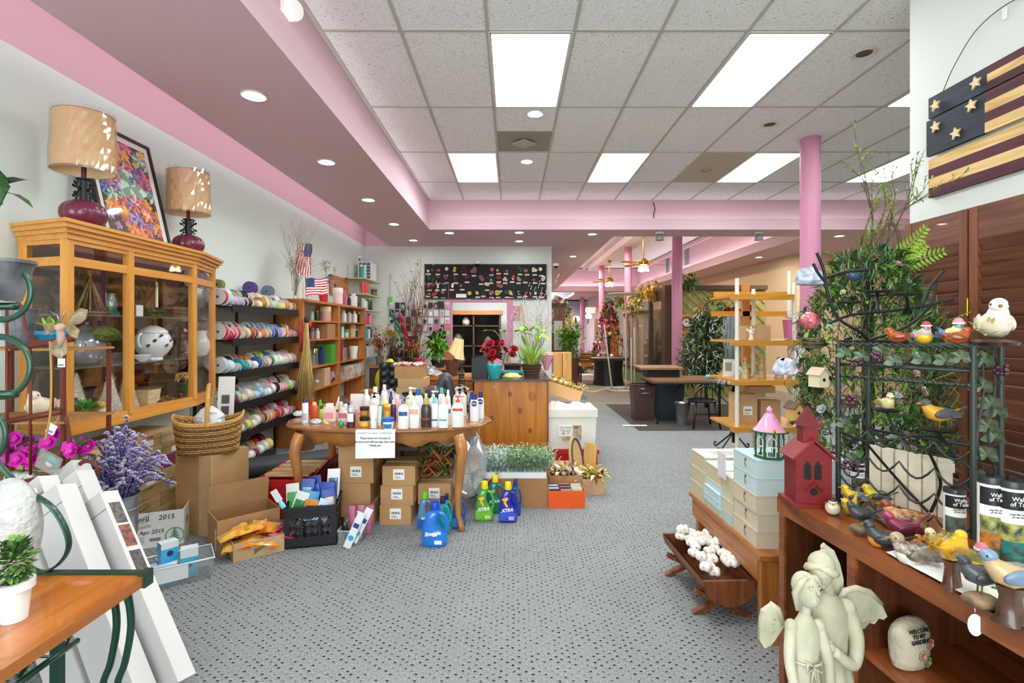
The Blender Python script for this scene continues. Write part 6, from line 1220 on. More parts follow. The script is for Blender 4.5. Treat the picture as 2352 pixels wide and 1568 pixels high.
def bunch(name,lab,p,foot,cols,n,r,leaf,cat='dried flowers',seed=1,stemm=None,pot=None,k=2,wid=.45):
    rr=random.Random(seed);t=thing(name,lab,cat,(p.x,p.y,foot));b=MB();H_=p.z-foot
    for i in range(n):
        c=Vector((rr.gauss(0,r*.5),rr.gauss(0,r*.4),H_+rr.gauss(0,r*.5)));b.tube([(0,0,.05),(c.x*.4,c.y*.4,c.z*.5),c],.002,stemm or M_twig,3);leaves(b,c,leaf*.4,5,leaf,leaf*wid,cols,.3,.3,rr)
    b.build('blooms',t);b=MB();q=pot or('#8a7a68',.07,.16)
    potp(b,q[1]*.75,q[1],q[2],P(q[0],.6),True);b.build('pot',t);return t
b=MB();b.bx(-2.45,-1.97,8.58,9.05,0,.74,M_brown);b.bx(-2.47,-1.95,8.55,9.08,.74,.77,M_oakx);tag(b.build('side_table'),'low wooden table in the back left corner under the dried flowers','table')
b=MB();b.bx(-1.85,-1.0,8.1,8.8,0,.74,M_brown);b.bx(-1.88,-.97,8.05,8.85,.74,.77,M_oakx);tag(b.build('side_table'),'wooden potting table in front of the wire grid','table')
Z7=.7705
bunch('dried_bouquet','orange dried leaves at the back left corner',dp(872,787,8.75),Z7,[P('#c85a1c',.7),P('#a8421a',.7),P('#d87a3a',.7)],40,.13,.07,seed=2);bunch('dried_bouquet','mustard yellow dried flowers in a bowl, back left corner',dp(897,768,8.6),Z7,[P('#d8b820',.7),P('#b8981c',.7)],60,.16,.05,seed=3)
bunch('dried_bouquet','dark brown dried foliage mass under the yellow flowers',dp(915,815,8.35),Z7,[P('#5a3e28',.8),P('#7a5a38',.8),P('#3a2a1c',.8)],60,.18,.08,seed=4);bunch('dried_bouquet','tan and rust dried grasses before the wire grid',dp(958,800,8.3),Z7,[P('#b87838',.8),P('#d8a868',.8),P('#8a4a20',.8)],60,.15,.09,seed=5,wid=.15)
bunch('potted_plant','bright green leafy pot plant before the pink door jamb',dp(1008,800,8.3),Z7,[M_g4,M_g2,M_g1,P('#5ac02a',.5)],46,.14,.12,'plant',6,M_g2,('#2a2a2a',.12,.12));bunch('potted_plant','dark leafy plant standing right behind the bright green one',dp(1003,785,8.7),Z7,[M_g3,M_g1],40,.14,.12,'plant',7,M_g3,('#3a3a3a',.1,.1))
p=dp(955,750,8.45);b=MB();rr=random.Random(29)
for i in range(14):branchy(b,(rr.uniform(-.03,.03),0,-(p.z-Z7)),(rr.uniform(-.22,.12),rr.uniform(-.1,.1),1),1.0,.007,P('#6b3d22',.7),2,.3,3,rnd=rr,tips=(tp2:=[])if i==0 else tp2)
for q,d in tp2:leaves(b,q,.015,3,.04,.014,[P('#c8a898',.8),P('#8a5a48',.8)],.3,rnd=rr)
tag(b.build('curly_branches',loc=p),'bundle of tall reddish brown branches before the wire grid','branches')
for px,py,c1_,c2_,a,lab in((927,750,'#c42a34','#e0505a',-.25,'red feathery fan pick leaning before the wire grid'),(912,748,'#4aa08a','#2f8a6a',-.4,'green feathery fan pick beside the red one')):
    p=dp(px,py,8.5);b=MB();rr=random.Random(px);b.T=RY(a)
    for i in range(90):tt=rr.random();b.leaf((rr.uniform(-.02,.02),0,-.25+.5*tt),(rr.uniform(-.5,.5),rr.uniform(-.3,.3),-1),.12,.03,P(rr.choice([c1_,c2_]),.6),.1)
    b.tube([(0,0,-.75),(0,0,.28)],.005,P('#e8d8b8'),4);tag(b.build('feather_pick',loc=p),lab,'floral pick')
p=dp(945,790,8.75);b=MB();b.bx(-.12,.12,-.03,.03,Z7-p.z,.14,P('#3a3d42',.5));tag(b.build('black_case',loc=(p.x,p.y,p.z)),'upright dark grey case behind the dried flowers','case')
t=thing('plastic_tub','black tub with a hot pink lid on the potting table','tub',(-1.5,7.9+.25,Z7));MB().lathe([(0,0),(.1,0),(.12,.1),(0,.1)],P('#201c20',.4),18,cap=False).build('tub',t);MB().lathe([(.08,.1),(.085,.15),(0,.15)],P('#d81a7a',.4),18,cap=False).build('lid',t)
# ---------------- boxes right of the counter ----------------
t=thing('red_crate','red plastic crate on the floor under the white foam box','crate',((1312-CX)/F*5.04,5.29,0));w,l,h=.52,.5,.19;m=P('#c4201c',.4);b=MB()
b.bx(-w/2,w/2,-l/2,l/2,0,.01,m)
for s in(-1,1):b.bx(s*w/2-.004,s*w/2+.004,-l/2,l/2,0,h,m);b.bx(-w/2,w/2,s*l/2-.004,s*l/2+.004,0,h,m)
b.bx(-w/2-.02,w/2+.02,-l/2-.015,-l/2,h-.045,h,m);b.bx(w/2,w/2+.02,-l/2,l/2,h-.045,h,m)
for k in range(7):b.bx(-w/2+.07*k,-w/2+.07*k+.01,-l/2-.012,-l/2,.01,h-.05,m)
b.build('body',t)
t=thing('foam_box','white styrofoam cooler with handwritten labels on the red crate','cooler',((1312-CX)/F*4.98,5.29,.1905));w,l,h=.53,.5,.40;mf=P('#ece9e0',.8,var=.03,vs=5,bump=.2);b=MB()
b.add([(-w*.47,-l*.47,0),(w*.47,-l*.47,0),(w*.47,l*.47,0),(-w*.47,l*.47,0),(-w/2,-l/2,h),(w/2,-l/2,h),(w/2,l/2,h),(-w/2,l/2,h),(-w*.42,-l*.42,h),(w*.42,-l*.42,h),(w*.42,l*.42,h),(-w*.42,l*.42,h)],[[0,3,2,1],[0,1,5,4],[1,2,6,5],[2,3,7,6],[3,0,4,7],[4,5,9,8],[5,6,10,9],[6,7,11,10],[7,4,8,11]],mf);b.build('body',t)
b=MB();b.bx(-w/2-.008,w/2+.008,-l/2-.008,-l/2,h-.075,h,mf);b.bx(w/2,w/2+.008,-l/2,l/2,h-.075,h,mf);b.build('rim',t);b=MB();b.bx(-.08,.11,-l/2-.0,-l/2+.004,.09,.24,P('#b8a88c',.8,var=.2,vs=20));b.bx(-.12,.02,-l/2-.003,-l/2,.13,.25,M_paper);b.T=Matrix();b.build('paper_labels',t)
text('Cut Food\nCup and\n68  17',.03,M_ink,'handwriting',t,(-.05,-l/2-.004,.19));text('ABC',.03,M_ink,'handwriting',t,(.06,-l/2-.003,.22))
b=MB();rr=random.Random(33);b.sheet([[(-.22+.055*i,-.2+.06*j,.012+rr.uniform(0,.06)*(1 if 0<i<8 and 0<j<6 else 0))for i in range(9)]for j in range(7)],P('#f2ecec',.4,h2='#e8c8c8',vs=12),smooth=False);b.add([],[],mf);tag(b.build('tissue_heap',loc=((1312-CX)/F*4.98,5.29,.578)),'crumpled pinkish white tissue heaped in the foam cooler','tissue')
t=open_box('tilted_carton','tilted open carton of dried golden flowers on the foam cooler',((1298-CX)/F*5.3,5.55,.66),(.37,.3,.13),-.1,P('#d8b07a',.8),flaps=(None,None,None,None));t.rotation_euler=(0,.30,-.1)
b=MB();rr=random.Random(34)
for i in range(40):leaves(b,Vector((rr.uniform(-.17,.2),rr.uniform(-.12,.13),.12+rr.uniform(0,.05))),.02,5,.04,.02,[P('#c8a030',.7),P('#e0d098',.7),P('#8a7a3a',.7)],.5,rnd=rr)
for i in range(7):b.tube([(.15,0,.12),(.22+.02*i,.03*i-.1,.15),(.28+.03*i,.03*i-.1,.12+.02*i)],.002,M_straw,4)
b.build('dried_flowers',t);b=MB()
for x in(-.13,-.07,-.01):b.ell((x,-.06,.15),(.028,.028,.025),P('#e8dc9a',.6))
b.build('cream_gourds',t)
t=thing('pine_crate','pale pine box standing on end right of the counter plant','crate',(.60,6.05,.702));MB().bx(-.11,.11,-.1,.1,0,.42,wood('#e0ac62','#c48a44',.5,2)).build('box',t);MB().bx(-.006,.006,-.1015,-.1,.01,.41,P('#8a5a2c')).build('board_gap',t)
b=MB();b.bx(.42,.80,5.85,6.3,0,.70,P('#e4e0d8',.7));tag(b.build('storage_box'),'tall pale carton under the standing pine box','box')
for i,(x,y,lab)in enumerate(((.86,6.4,'nearest'),(.84,6.75,'second'),(.80,7.1,'farthest'))):
    b=MB();rr=random.Random(i+90)
    for k in range(5):b.lathe([(.06,.05+.1*k),(.10,.09+.1*k),(.09,.13+.1*k)],P('#b8c4d0',.25,h2='#4a6068',vs=16),14,cap=False)
    b.lathe([(0,0),(.09,0),(.07,.55)],P('#8a98a4',.3),12,cap=False);tag(b.build('foil_pots',loc=(x,y,0)),'%s stack of silvery blue foil pots along the aisle'%lab,'pots','stacks of foil pots')
# carton with frosted plants
cp0=at(1258,1166);t=carton('plant_carton','cardboard carton topped with foam holding frosted plants',(cp0.x-.26,cp0.y+.16,0),(.52,.30,.225),0,None,M_kraftd,tape=False)
MB().bx(-.25,.25,-.14,.14,.2255,.27,P('#e8ecee',.7)).build('foam_block',t)
b=MB();rr=random.Random(41)
for i in range(16):
    cx_=-.24+.034*i;
    for j in range(3):
        cy_=-.11+.1*j;fr=cx_<-.06
        for k in range(9):
            d=Vector((rr.uniform(-.5,.5),rr.uniform(-.5,.4),1)).normalized();q=Vector((cx_,cy_,.265));L=rr.uniform(.12,.2);b.tube([q,q+d*L],.0015,M_g5,3)
            for s in range(8):b.leaf(q+d*L*(.25+.1*s),Vector((rr.uniform(-1,1),rr.uniform(-1,1),rr.uniform(.1,.8))),.032,.009,P(rr.choice(['#e6f2f0','#cfe2dc','#a8c8b4']if fr else['#6a9a5a','#9ab88a','#4f8048','#c8dcc8']),.7),.2)
b.build('frosted_sprigs',t)
# orange box of seed packets
p=at(1301,1167);t=open_box('orange_box','bright orange box packed with seed packets',(p.x,p.y+.1,0),(.29,.2,.135),.02,P('#e85a14',.6,bump=.3,bs=40),flaps=(None,)*4,inner=P('#b04410'))
for k in range(3):
    for j in range(7):
        b=MB();b.bx(-.04,.04,-.002,.002,0,.12,P(('#e8e8e4','#5a2030','#e0e4dc')[k]if j%3 else('#3a2a5a','#c8a8a0','#d8d0a0')[k],.5));o=b.build('seed_packet',loc=(p.x-.092+.092*k,p.y+.022+.024*j,.02));o.rotation_euler=(-.15,0,.02);tag(o,'%s seed packet from the front in the %s row of the orange box'%(ORD[j+1],('left','middle','right')[k]),'seed packet','seed packets in the orange box')
def flowerbox(lab,c,d,rz,cols,seed,m=M_kraft):
    t=open_box('cardboard_box',lab,c,d,rz,m,flaps=(None,)*4);b=MB();rr=random.Random(seed)
    for i in range(30):
        q=Vector((rr.uniform(-d[0]*.4,d[0]*.4),rr.uniform(-d[1]*.4,d[1]*.4),d[2]+rr.uniform(-.03,.05)));leaves(b,q,.02,4,.07,.035,[P(x,.7)for x in cols],.4,.5,rr)
    b.build('dried_petals',t);return t
flowerbox('open box of cream and plum paper flowers behind the orange box',(.46,4.35,0),(.28,.24,.16),0,['#ece0b0','#d8c8b0','#8a4050','#e8e8d8','#b8a060'],51);flowerbox('small carton of yellow and plum dried flowers on the carpet, right end',(.68,4.32,0),(.19,.2,.135),.1,['#e0c860','#c8b040','#7a2a3a','#e8d8a0'],52,M_kraft2)
b=MB();b.bx(-.17,.17,-.12,.12,0,.15,M_kraft2);tag(b.build('cardboard_box',loc=(.44,4.64,0)),'plain carton behind the paper flower box','box')
t=thing('oval_plaque','oval wooden plaque with navy rim leaning by the paper flowers','plaque',at(1336,1135)+Vector((.02,.22,.0)),rot=(math.radians(-10),0,.9));b=MB();b.T=TR(0,0,.23);b.lathe([(0,-.012),(.5,-.012),(.5,.012),(0,.012)],P('#d8ae70',.6),30,rot=RX(PI/2)@Matrix.Diagonal((.2,.42,1,1)),cap=False);b.build('plaque',t);b=MB();b.tube([(.085*math.cos(q*PI/15),-.014,.23+.19*math.sin(q*PI/15))for q in range(30)],.012,P('#3a3f6a',.5),5,True,flat=.5);b.build('navy_rim',t)
b=MB();b.bx(-.06,.06,0,.02,0,.34,wood('#e0b46c','#c8944c',.5,2));o=b.build('wood_board',loc=(.70,4.62,0));o.rotation_euler=(math.radians(-14),0,-.5);tag(o,'pale wood board leaning behind the navy-rimmed plaque','board')

# ---------------- rear section: booth, aisle ----------------
BX,BY=3.17,10.35;M_bf=P('#4a3322',.5,var=.15);M_latt=wood('#c9973f','#a87428',.5,2);M_gr=P('#7f9a68',.8)
t=thing('lattice_booth','green walled booth covered with diagonal golden lattice and dark brown frame','booth',(0,0,0))
bx1=(1762-CX)/F*BY;zt=HC+(756-655)*BY/F
MB().bx(BX+.1,bx1,BY+.06,BY+.12,0,zt,M_gr).build('green_panel',t);b=MB()
def slat(b,x0,x1,z0,z1,y,s,w=.026,st=.145):
    c=z0-x1 if s>0 else z0+x0;lo=-6;q=(z0-x1 if s>0 else z0+x0)
    while q<(z1-x0 if s>0 else z1+x1):
        # line z = s*x + q clipped to the rectangle
        pts=[]
        for x in(x0,x1):
            z=s*x+q
            if z0<=z<=z1:pts.append((x,z))
        for z in(z0,z1):
            x=(z-q)/s
            if x0<x<x1:pts.append((x,z))
        if len(pts)>=2:
            p0,p1=pts[0],pts[1];L=math.hypot(p1[0]-p0[0],p1[1]-p0[1])
            if L>.03:b.box(((p0[0]+p1[0])/2,y,(p0[1]+p1[1])/2),(L,.008,w),M_latt,RY(-math.atan2(p1[1]-p0[1],p1[0]-p0[0])))
        q+=st*1.414
slat(b,BX+.12,bx1-.02,.02,zt-.1,BY+.05,1);b.build('lattice',t);b=MB();slat(b,BX+.12,bx1-.02,.02,zt-.1,BY+.04,-1);b.build('lattice',t)
b=MB();b.bx(BX-.02,BX+.12,BY-.04,BY+.12,0,zt,M_bf);b.bx(BX+.12,bx1,BY-.03,BY+.12,zt-.09,zt,M_bf);b.build('frame',t)
b=MB();b.bx(BX,BX+.08,BY+.13,10.62,0,zt-.02,M_bf);b.bx(BX,BX+.08,11.5,11.62,0,zt-.02,M_bf);b.bx(BX,BX+.08,10.62,11.5,2.02,zt-.02,M_bf);b.build('door_frame',t)
dr=MB();dr.T=TR(BX+.05,10.66,0)@RZ(-.25);dr.bx(0,.04,0,.8,.01,2.0,P('#cbbfae',.5));dd=dr.build('booth_door',t);b=MB();b.ell((BX+.02,10.75,1.0),.03,P('#8a7048',.3,1.0),8,6);b.build('door_knob',dd)
b=MB();b.bx(BX,BX+.06,11.62,14.2,0,.35,M_gr);b.bx(BX-.01,BX+.06,11.62,14.2,.35,.42,M_bf);b.bx(BX-.01,BX+.06,11.62,14.2,1.78,1.85,M_bf)
for y in(12.2,12.75,13.3,14.15):b.bx(BX-.01,BX+.06,y,y+.05,.42,1.78,P('#c8a888',.5))
b.build('glass_front_frame',t);MB().bx(BX+.02,BX+.03,11.62,14.2,.42,1.78,glassy('#d8e8e0',.2,.1)).build('glass_doors',t);b=MB();b.T=TR(BX,0,0)@RZ(PI/2);slat(b,11.0,12.2,2.05,zt,0,1,.03,.07);b.build('yellow_lattice',t);b=MB();b.bx(BX+.5,BX+.6,11.7,14.2,0,1.9,P('#5a4a38',.8,var=.5,vs=4));b.build('inner_shelves',t)
b=MB();b.T=TR(dp(1577,740,10.25))@RX(PI/2);b.lathe([(0,0),(.105,0),(.115,.02),(.105,.04),(.09,.03),(0,.03)],P('#1e1e1e',.4),24,cap=False);t=thing('wall_clock','round black and white clock hanging beside the rear pink column','clock',(0,0,0));b.build('case',t)
b=MB();b.T=TR(dp(1577,740,10.215))@RX(PI/2);b.cyl((0,0,.0),(0,0,.004),.088,P('#f4f4f0',.6),n=24);b.T=TR(dp(1577,740,10.205));b.box((.02,0,.015),(.055,.004,.008),M_ink,RY(-.6));b.box((-.01,0,.03),(.008,.004,.06),M_ink)
for k in range(12):b.box((.072*math.cos(k*PI/6),0,.072*math.sin(k*PI/6)),(.01,.004,.01),M_ink)
b.build('dial',t)
p=dp(1535,722,10.3);q=dp(1602,768,10.3);b=MB();b.bx(p.x,q.x,BY-.01,BY+.03,q.z,p.z,P('#c8964a',.8));tag(b.build('cork_board'),'tan cork board behind the rear pink column','board')
b=MB();p=dp(1537,742,10.3);b.bx(p.x-.05,p.x+.04,BY-.02,BY-.012,p.z-.12,p.z+.1,P('#ecd0e0'));tag(b.build('pink_notice'),'small pink notice sheet left of the rear column','notice')
# foliage on the booth
for px,py,Y,c,r,lab,n in((1490,668,11.2,['#c8a030','#e0c050','#7a6a2a'],.35,'golden dried garland along the booth roof edge',60),(1455,700,12.6,['#8a7a3a','#c8b060','#5a5a2a'],.5,'yellow-green dried foliage over the glass doors',90),(1428,690,15.6,['#6a5a30','#a89848','#3a3a20'],.5,'brown hanging dried flowers farther along the booth',80),(1578,648,10.4,['#4f7a33','#2f4f2c','#7ea84a'],.28,'green garland tuft on the booth top left',50)):
    p=dp(px,py,Y);b=MB();rr=random.Random(px)
    for i in range(n):leaves(b,Vector((rr.gauss(0,.1),rr.gauss(0,r*.5),rr.gauss(0,r*.22))),.03,4,.13,.035,[P(x,.8)for x in c],-.2,.4,rr)
    tag(b.build('dried_garland',loc=p),lab,'garland')
# desk
t=thing('work_desk','long dark-legged folding table by the lattice booth','table',(2.72,7.65,0));MB().bx(-.66,.72,-.36,.36,.625,.66,P('#8a6a4c',.35,var=.1)).bx(-.665,.725,-.365,.365,.60,.6245,P('#2a2624',.5)).build('table_top',t)
for sx in(-1,1):
    for sy in(-1,1):MB().bx(sx*.58-.015,sx*.58+.015,sy*.30-.015,sy*.30+.015,0,.60,M_iron).build('leg',t)
    b=MB();b.tube([(sx*.58,-.28,.2),(sx*.2,-.2,.58)],.008,M_iron,5);b.build('brace',t)
b=MB();b.bx(1.75,4.2,6.9,9.3,.0005,.006,P('#4a443e',.95,bump=.4,bs=80));struct(b.build('floor_mat'));b=MB();b.bx(1.60,1.95,7.2,7.27,.0062,.012,M_white);b.build('trim_5');struct(bpy.data.objects['trim_5'])
def bin_(lab,p,w,d,h,m,name='trash_bin',cat='bin',handle=True):
    t=thing(name,lab,cat,p);b=MB();b.add([(-w*.42,-d*.42,0),(w*.42,-d*.42,0),(w*.42,d*.42,0),(-w*.42,d*.42,0),(-w/2,-d/2,h),(w/2,-d/2,h),(w/2,d/2,h),(-w/2,d/2,h),(-w*.46,-d*.46,h),(w*.46,-d*.46,h),(w*.46,d*.46,h),(-w*.46,d*.46,h),(-w*.4,-d*.4,.02),(w*.4,-d*.4,.02),(w*.4,d*.4,.02),(-w*.4,d*.4,.02)],[[0,3,2,1],[0,1,5,4],[1,2,6,5],[2,3,7,6],[3,0,4,7],[4,5,9,8],[5,6,10,9],[6,7,11,10],[7,4,8,11],[8,9,13,12],[9,10,14,13],[10,11,15,14],[11,8,12,15],[12,13,14,15]],m);b.build('body',t)
    b=MB();b.tube([(-w/2,-d/2,h),(w/2,-d/2,h),(w/2,d/2,h),(-w/2,d/2,h)],.012,m,6,True);b.build('rim',t)
    if handle:b=MB();b.tube([(-.08,-d/2-.006,h-.12),(-.08,-d/2-.015,h-.05),(.08,-d/2-.015,h-.05),(.08,-d/2-.006,h-.12)],.008,M_chrome,6,True);b.build('handle',t)
    return t
bin_('brown plastic waste bin at the corner of the dark floor mat',(2.02,7.75,.0065),.34,.28,.54,P('#4a3430',.4));bin_('brown bin far down the aisle beside the pink column',dp(1351,838,17.5)*1-Vector((0,0,dp(1351,838,17.5).z)),.38,.35,.5,P('#4a3a34',.5),handle=False)
t=bin_('dark blue grey tall bin standing under the folding table',(2.42,7.75,.0065),.40,.35,.58,P('#26303c',.5),handle=False)
b=MB();b.box((2.30,7.9,.80),(.66,.5,.03),P('#8a6a4a',.7,var=.2),RX(.02));b.bx(2.1,2.6,7.75,8.0,.661,.784,M_black);tag(b.build('flat_tray'),'flat brown board laid on a black box at the left end of the folding table','tray')
p=at(1571,979);t=thing('zinc_bucket','tall zinc bucket on the mat before the folding table','bucket',(p.x,p.y+.1,.0065));b=MB();mz=P('#a8b0b4',.3,.8,var=.1);b.lathe([(0,0),(.07,0),(.095,.32),(.105,.325),(.10,.33),(.09,.32),(.065,.01),(0,.01)],mz,22,cap=False,ang=60);b.build('body',t);b=MB();b.tube(arc((0,0,.31),.10,0,180,10,'xz',.03),.003,mz,5);b.build('handle',t)
t=thing('wooden_chair','black painted chair pushed under the folding table','chair',(2.72,7.15,.0065));mk=P('#1a1a1c',.4);MB().lathe([(0,.36),(.2,.36),(.21,.385),(.18,.40),(0,.40)],mk,18,cap=False).build('seat',t)
for sx in(-1,1):
    for sy in(-1,1):b=MB();b.tube([(sx*.13,sy*.12,.36),(sx*.19,sy*.18,0)],[.018,.014],mk,8);b.build('leg',t)
b=MB();b.tube([(-.17,-.12,.2),(.17,-.12,.2)],.01,mk,6);b.build('stretcher',t);b=MB();b.tube(arc((0,-.17,.40),.17,0,180,12,'xz',.2),.014,mk,6);[b.tube([(x,-.17,.4),(x,-.17,.58)],.007,mk,5)for x in(-.08,0,.08)];b.build('back',t)
for x,y,s,c,lab,nm in((3.0,7.5,.05,'#8ac8c8','aqua and white bottle lying on the folding table','bottle'),(3.25,7.6,.09,'#8a9a3a','basket of small green and yellow things on the folding table','basket')):
    b=MB()
    if nm=='bottle':b.T=TR(0,0,.031)@RY(PI/2);b.lathe([(0,-.09),(.03,-.09),(.03,.05),(.015,.08),(0,.09)],P(c,.3),12,cap=False)
    else:basket(b,.08,.12,.07,M_wick,M_wickd,24,4);leaves(b,(0,0,.08),(.1,.1,.03),60,.05,.03,[M_g4,P('#d8c030'),M_g1],.5)
    tag(b.build(nm,loc=(x,y,.661)),lab,nm)
# branches with white and silver flowers, wreath, poinsettia, hanging moss
p=dp(1622,790,8.9);t=thing('winter_tree','big dark twiggy tree with white and silver decorations before the lattice','tree',(p.x,p.y,.0065));b=MB();rr=random.Random(71);tp3=[]
b.tube([(0,0,0),(0,0,1.3)],.03,M_twigd,6)
for i in range(26):branchy(b,(0,0,rr.uniform(.5,1.4)),(rr.uniform(-1,1),rr.uniform(-.6,.4),rr.uniform(-.1,.9)),rr.uniform(.25,.45),.006,M_twigd,2,.6,3,rnd=rr,tips=tp3)
b.build('branches',t);b=MB()
for i in range(560):a=rr.uniform(0,6.28);q=rr.random()**.5;z=rr.uniform(.4,1.65);r=.46*q*(1.05-abs(z-.95)*.6);leaves(b,(r*math.cos(a),r*math.sin(a)*.7,z),.03,3,.17,.035,[M_g3,M_g1,P('#3a4a34',.7)],.2,rnd=rr)
b.build('needles',t);b=MB()
for i in range(170):a=rr.uniform(0,6.28);z=rr.uniform(.45,1.65);r=.40*(1.1-abs(z-.95)*.6);c=Vector((r*math.cos(a),-abs(r*math.sin(a))*.75,z));b.tube([c,c+Vector((rr.uniform(-.1,.1),0,rr.uniform(-.1,.1)))],.008,P(rr.choice(['#e8e8ec','#c8ccd4','#f0e8d8','#9aa4ac']),.5),4)
b.build('ribbon_pieces',t)['kind']='stuff'
p=dp(1640,715,9.3);b=MB();rr=random.Random(72)
for i in range(24):a=i*PI/12;leaves(b,(.22*math.cos(a),0,.22*math.sin(a)),.06,16,.09,.02,[M_g3,M_g1],.1,rnd=rr)
tag(b.build('pine_wreath',loc=p),'round green pine wreath hanging on the lattice','wreath');p=dp(1612,708,9.15);b=MB()
for i in range(9):a=i*.7;b.leaf((0,0,0),(math.cos(a),-.3,math.sin(a)),.17,.09,P('#d8b078',.6),.6)
tag(b.build('ribbon_bow',loc=p),'tan ribbon bow beside the pine wreath','bow')
p=dp(1690,735,9.4);b=MB();rr=random.Random(73)
for i in range(30):rose(b,Vector((rr.gauss(0,.15),rr.uniform(-.1,.1),rr.gauss(0,.14))),.09,P('#8a1420',.6),P('#6a0c18',.6),(rr.uniform(-.4,.4),-1,.2),2)
tag(b.build('red_wreath',loc=p),'dark red flower wreath on the lattice','wreath');p=dp(1684,800,7.9);b=MB();rr=random.Random(74)
for i in range(80):x=rr.gauss(0,.06);b.tube([(x,rr.gauss(0,.03),.5+rr.uniform(-.1,.1)),(x+rr.uniform(-.06,.06),0,.1),(x*.8+rr.uniform(-.08,.08),0,-.45+rr.uniform(-.2,.2))],.004,P('#9aa4a8' if i%2 else '#6a7478',.6),3)
tag(b.build('hanging_moss',loc=p),'long silvery hanging moss strands right of the winter tree','moss')
# metal hanger stands, dark tree, bench etc along the aisle
t=thing('hanger_stand','white metal hanger stand with ring bases in the aisle','stand',(2.62,11.5,0));mw=P('#e8e2d8',.4)
for x,y,z,lx in((-.0,0,2.2,0),(.22,.1,1.45,.0),(.10,-.1,1.2,0)):b=MB();b.tube([(x+lx,y,.02),(x,y,z)],.016,mw,8);b.build('pole',t)
b=MB();b.tube([(-.32,0,.03),(-.5,0,1.5)],.018,mw,8);b.build('pole',t)
for x,r in((-.1,.36),(.12,.30)):b=MB();b.tube([(x+r*math.cos(q*PI/14),r*math.sin(q*PI/14),.02)for q in range(28)],.012,mw,6,True);b.build('ring_base',t)
b=MB();b.lathe([(0,2.2),(.42,2.2),(.42,2.23),(0,2.23)],mw,24,cap=False);b.build('top_plate',t)
p=dp(1399,790,14.85);t=thing('dark_tree','dark decorated tree with burgundy and cream ornaments along the aisle','tree',(p.x,p.y,0));b=MB();rr=random.Random(75);b.tube([(0,0,0),(0,0,2)],.04,M_twigd,6)
for i in range(500):z=rr.uniform(.5,2.25);r=.55*(1-(z-.3)/2.1)+.03;a=rr.uniform(0,6.28);leaves(b,(r*math.cos(a),r*math.sin(a),z),.02,2,.14,.03,[P('#26301e',.8),P('#3a2c1c',.8)],.1,rnd=rr)
b.build('needles',t)
for i in range(34):z=rr.uniform(.6,2.1);r=.55*(1-(z-.3)/2.1)+.05;a=rr.uniform(2.6,5.8);b=MB();b.ell((r*math.cos(a),r*math.sin(a),z),rr.uniform(.04,.07),P(rr.choice(['#7a1c28','#e8d8b8','#c8a878','#a83040']),.4),8,6);b.build('ornament',t)
p=dp(1400,870,12.6);b=MB();b.bx(-.45,.45,-.3,.3,.62,.68,P('#3a2418',.5));b.lathe([(.36,0),(.32,.3),(.34,.62)],P('#14141a',.5),30,lobes=9,la=.1,cap=False);tag(b.build('round_table',loc=(2.45,12.7,0)),'dark round table draped in black beside the ornament tree','table')
t=thing('wooden_bench','small orange topped bench with black legs in the aisle','bench',(2.0,13.4,0));MB().bx(-.22,.3,-.25,.25,.42,.47,M_oakx).build('seat',t)
for sx in(-.18,.26):
    for sy in(-.2,.2):MB().bx(sx-.02,sx+.02,sy-.02,sy+.02,0,.42,M_black).build('leg',t)
b=MB();basket(b,.12,.16,.3,M_wickd,M_wick,20,6);tag(b.build('wicker_basket',loc=(2.0,13.4,.471)),'tall brown wicker basket standing on the small bench','basket')
p=at(1385,845);t=thing('bookcase','tall orange bookcase at the far end of the aisle','bookcase',(3.15,16.6,0));
for x in(-.35,.0):MB().bx(x-.02,x+.02,-.2,.2,0,1.75,M_oak).build('side_panel',t)
for z in(.1,.6,1.15,1.7):MB().bx(-.35,0,-.2,.2,z,z+.04,P('#f0e8dc')).build('shelf',t)
MB().bx(.02,.36,-.2,.2,0,1.75,M_oak).build('end_panel',t)
b=MB();basket(b,.2,.28,.25,P('#c8a070',.8),P('#a88058',.8),20,5);tag(b.build('wicker_basket',loc=(3.2,16.6,1.755)),'wide basket on top of the far bookcase','basket')
t=thing('tall_cabinet','brown cabinet with a pale glass panel just past the back wall corner','cabinet',(1.1,12.2,0));MB().bx(-.16,.16,-.3,.3,0,1.95,wood('#8a5a38','#5a3820',.5,2)).build('body',t);MB().bx(-.1,.10,-.305,-.30,.9,1.6,P('#c8ccc4',.3)).build('glass_panel',t);MB().bx(-.2,.2,-.34,.32,1.95,2.02,M_brown).build('cornice',t)
p=dp(1279,705,12.1);b=MB();b.T=RY(.5);b.bx(-.12,.14,-.1,.1,-.06,.07,P('#8a1a24',.5,h2='#e8e8e8',vs=6));tag(b.build('striped_parcel',loc=(1.12,12.15,2.12)),'red and white striped parcel on the brown cabinet','parcel')
bunch('potted_fern','bright green fern beside the tall brown cabinet',Vector((1.35,11.4,1.2)),.0,[M_g1,M_g2,M_g4],60,.22,.16,'plant',81,M_g2,('#5a3a28',.18,.75))
t=thing('black_cabinet','narrow black box with red lettering down its side','cabinet',(1.62,14.8,0));MB().bx(-.16,.16,-.2,.2,0,1.05,P('#1c1214',.5)).build('body',t)
for i,ch in enumerate('TEXAS'):text(ch,.13,P('#b83a3a',.6),'lettering',t,(.0,-.203,.85-.13*i))
b=MB();rr=random.Random(82)
for i in range(260):q=Vector((rr.gauss(0,.2),rr.gauss(0,.15),abs(rr.gauss(.3,.18))));b.tube([q,q+Vector((rr.uniform(-.12,.12),0,rr.uniform(-.08,.08))),q+Vector((rr.uniform(-.15,.15),0,rr.uniform(-.15,.05)))],.02,P(('#7a7468','#a39c90','#5a554c')[i%3],.9),3)
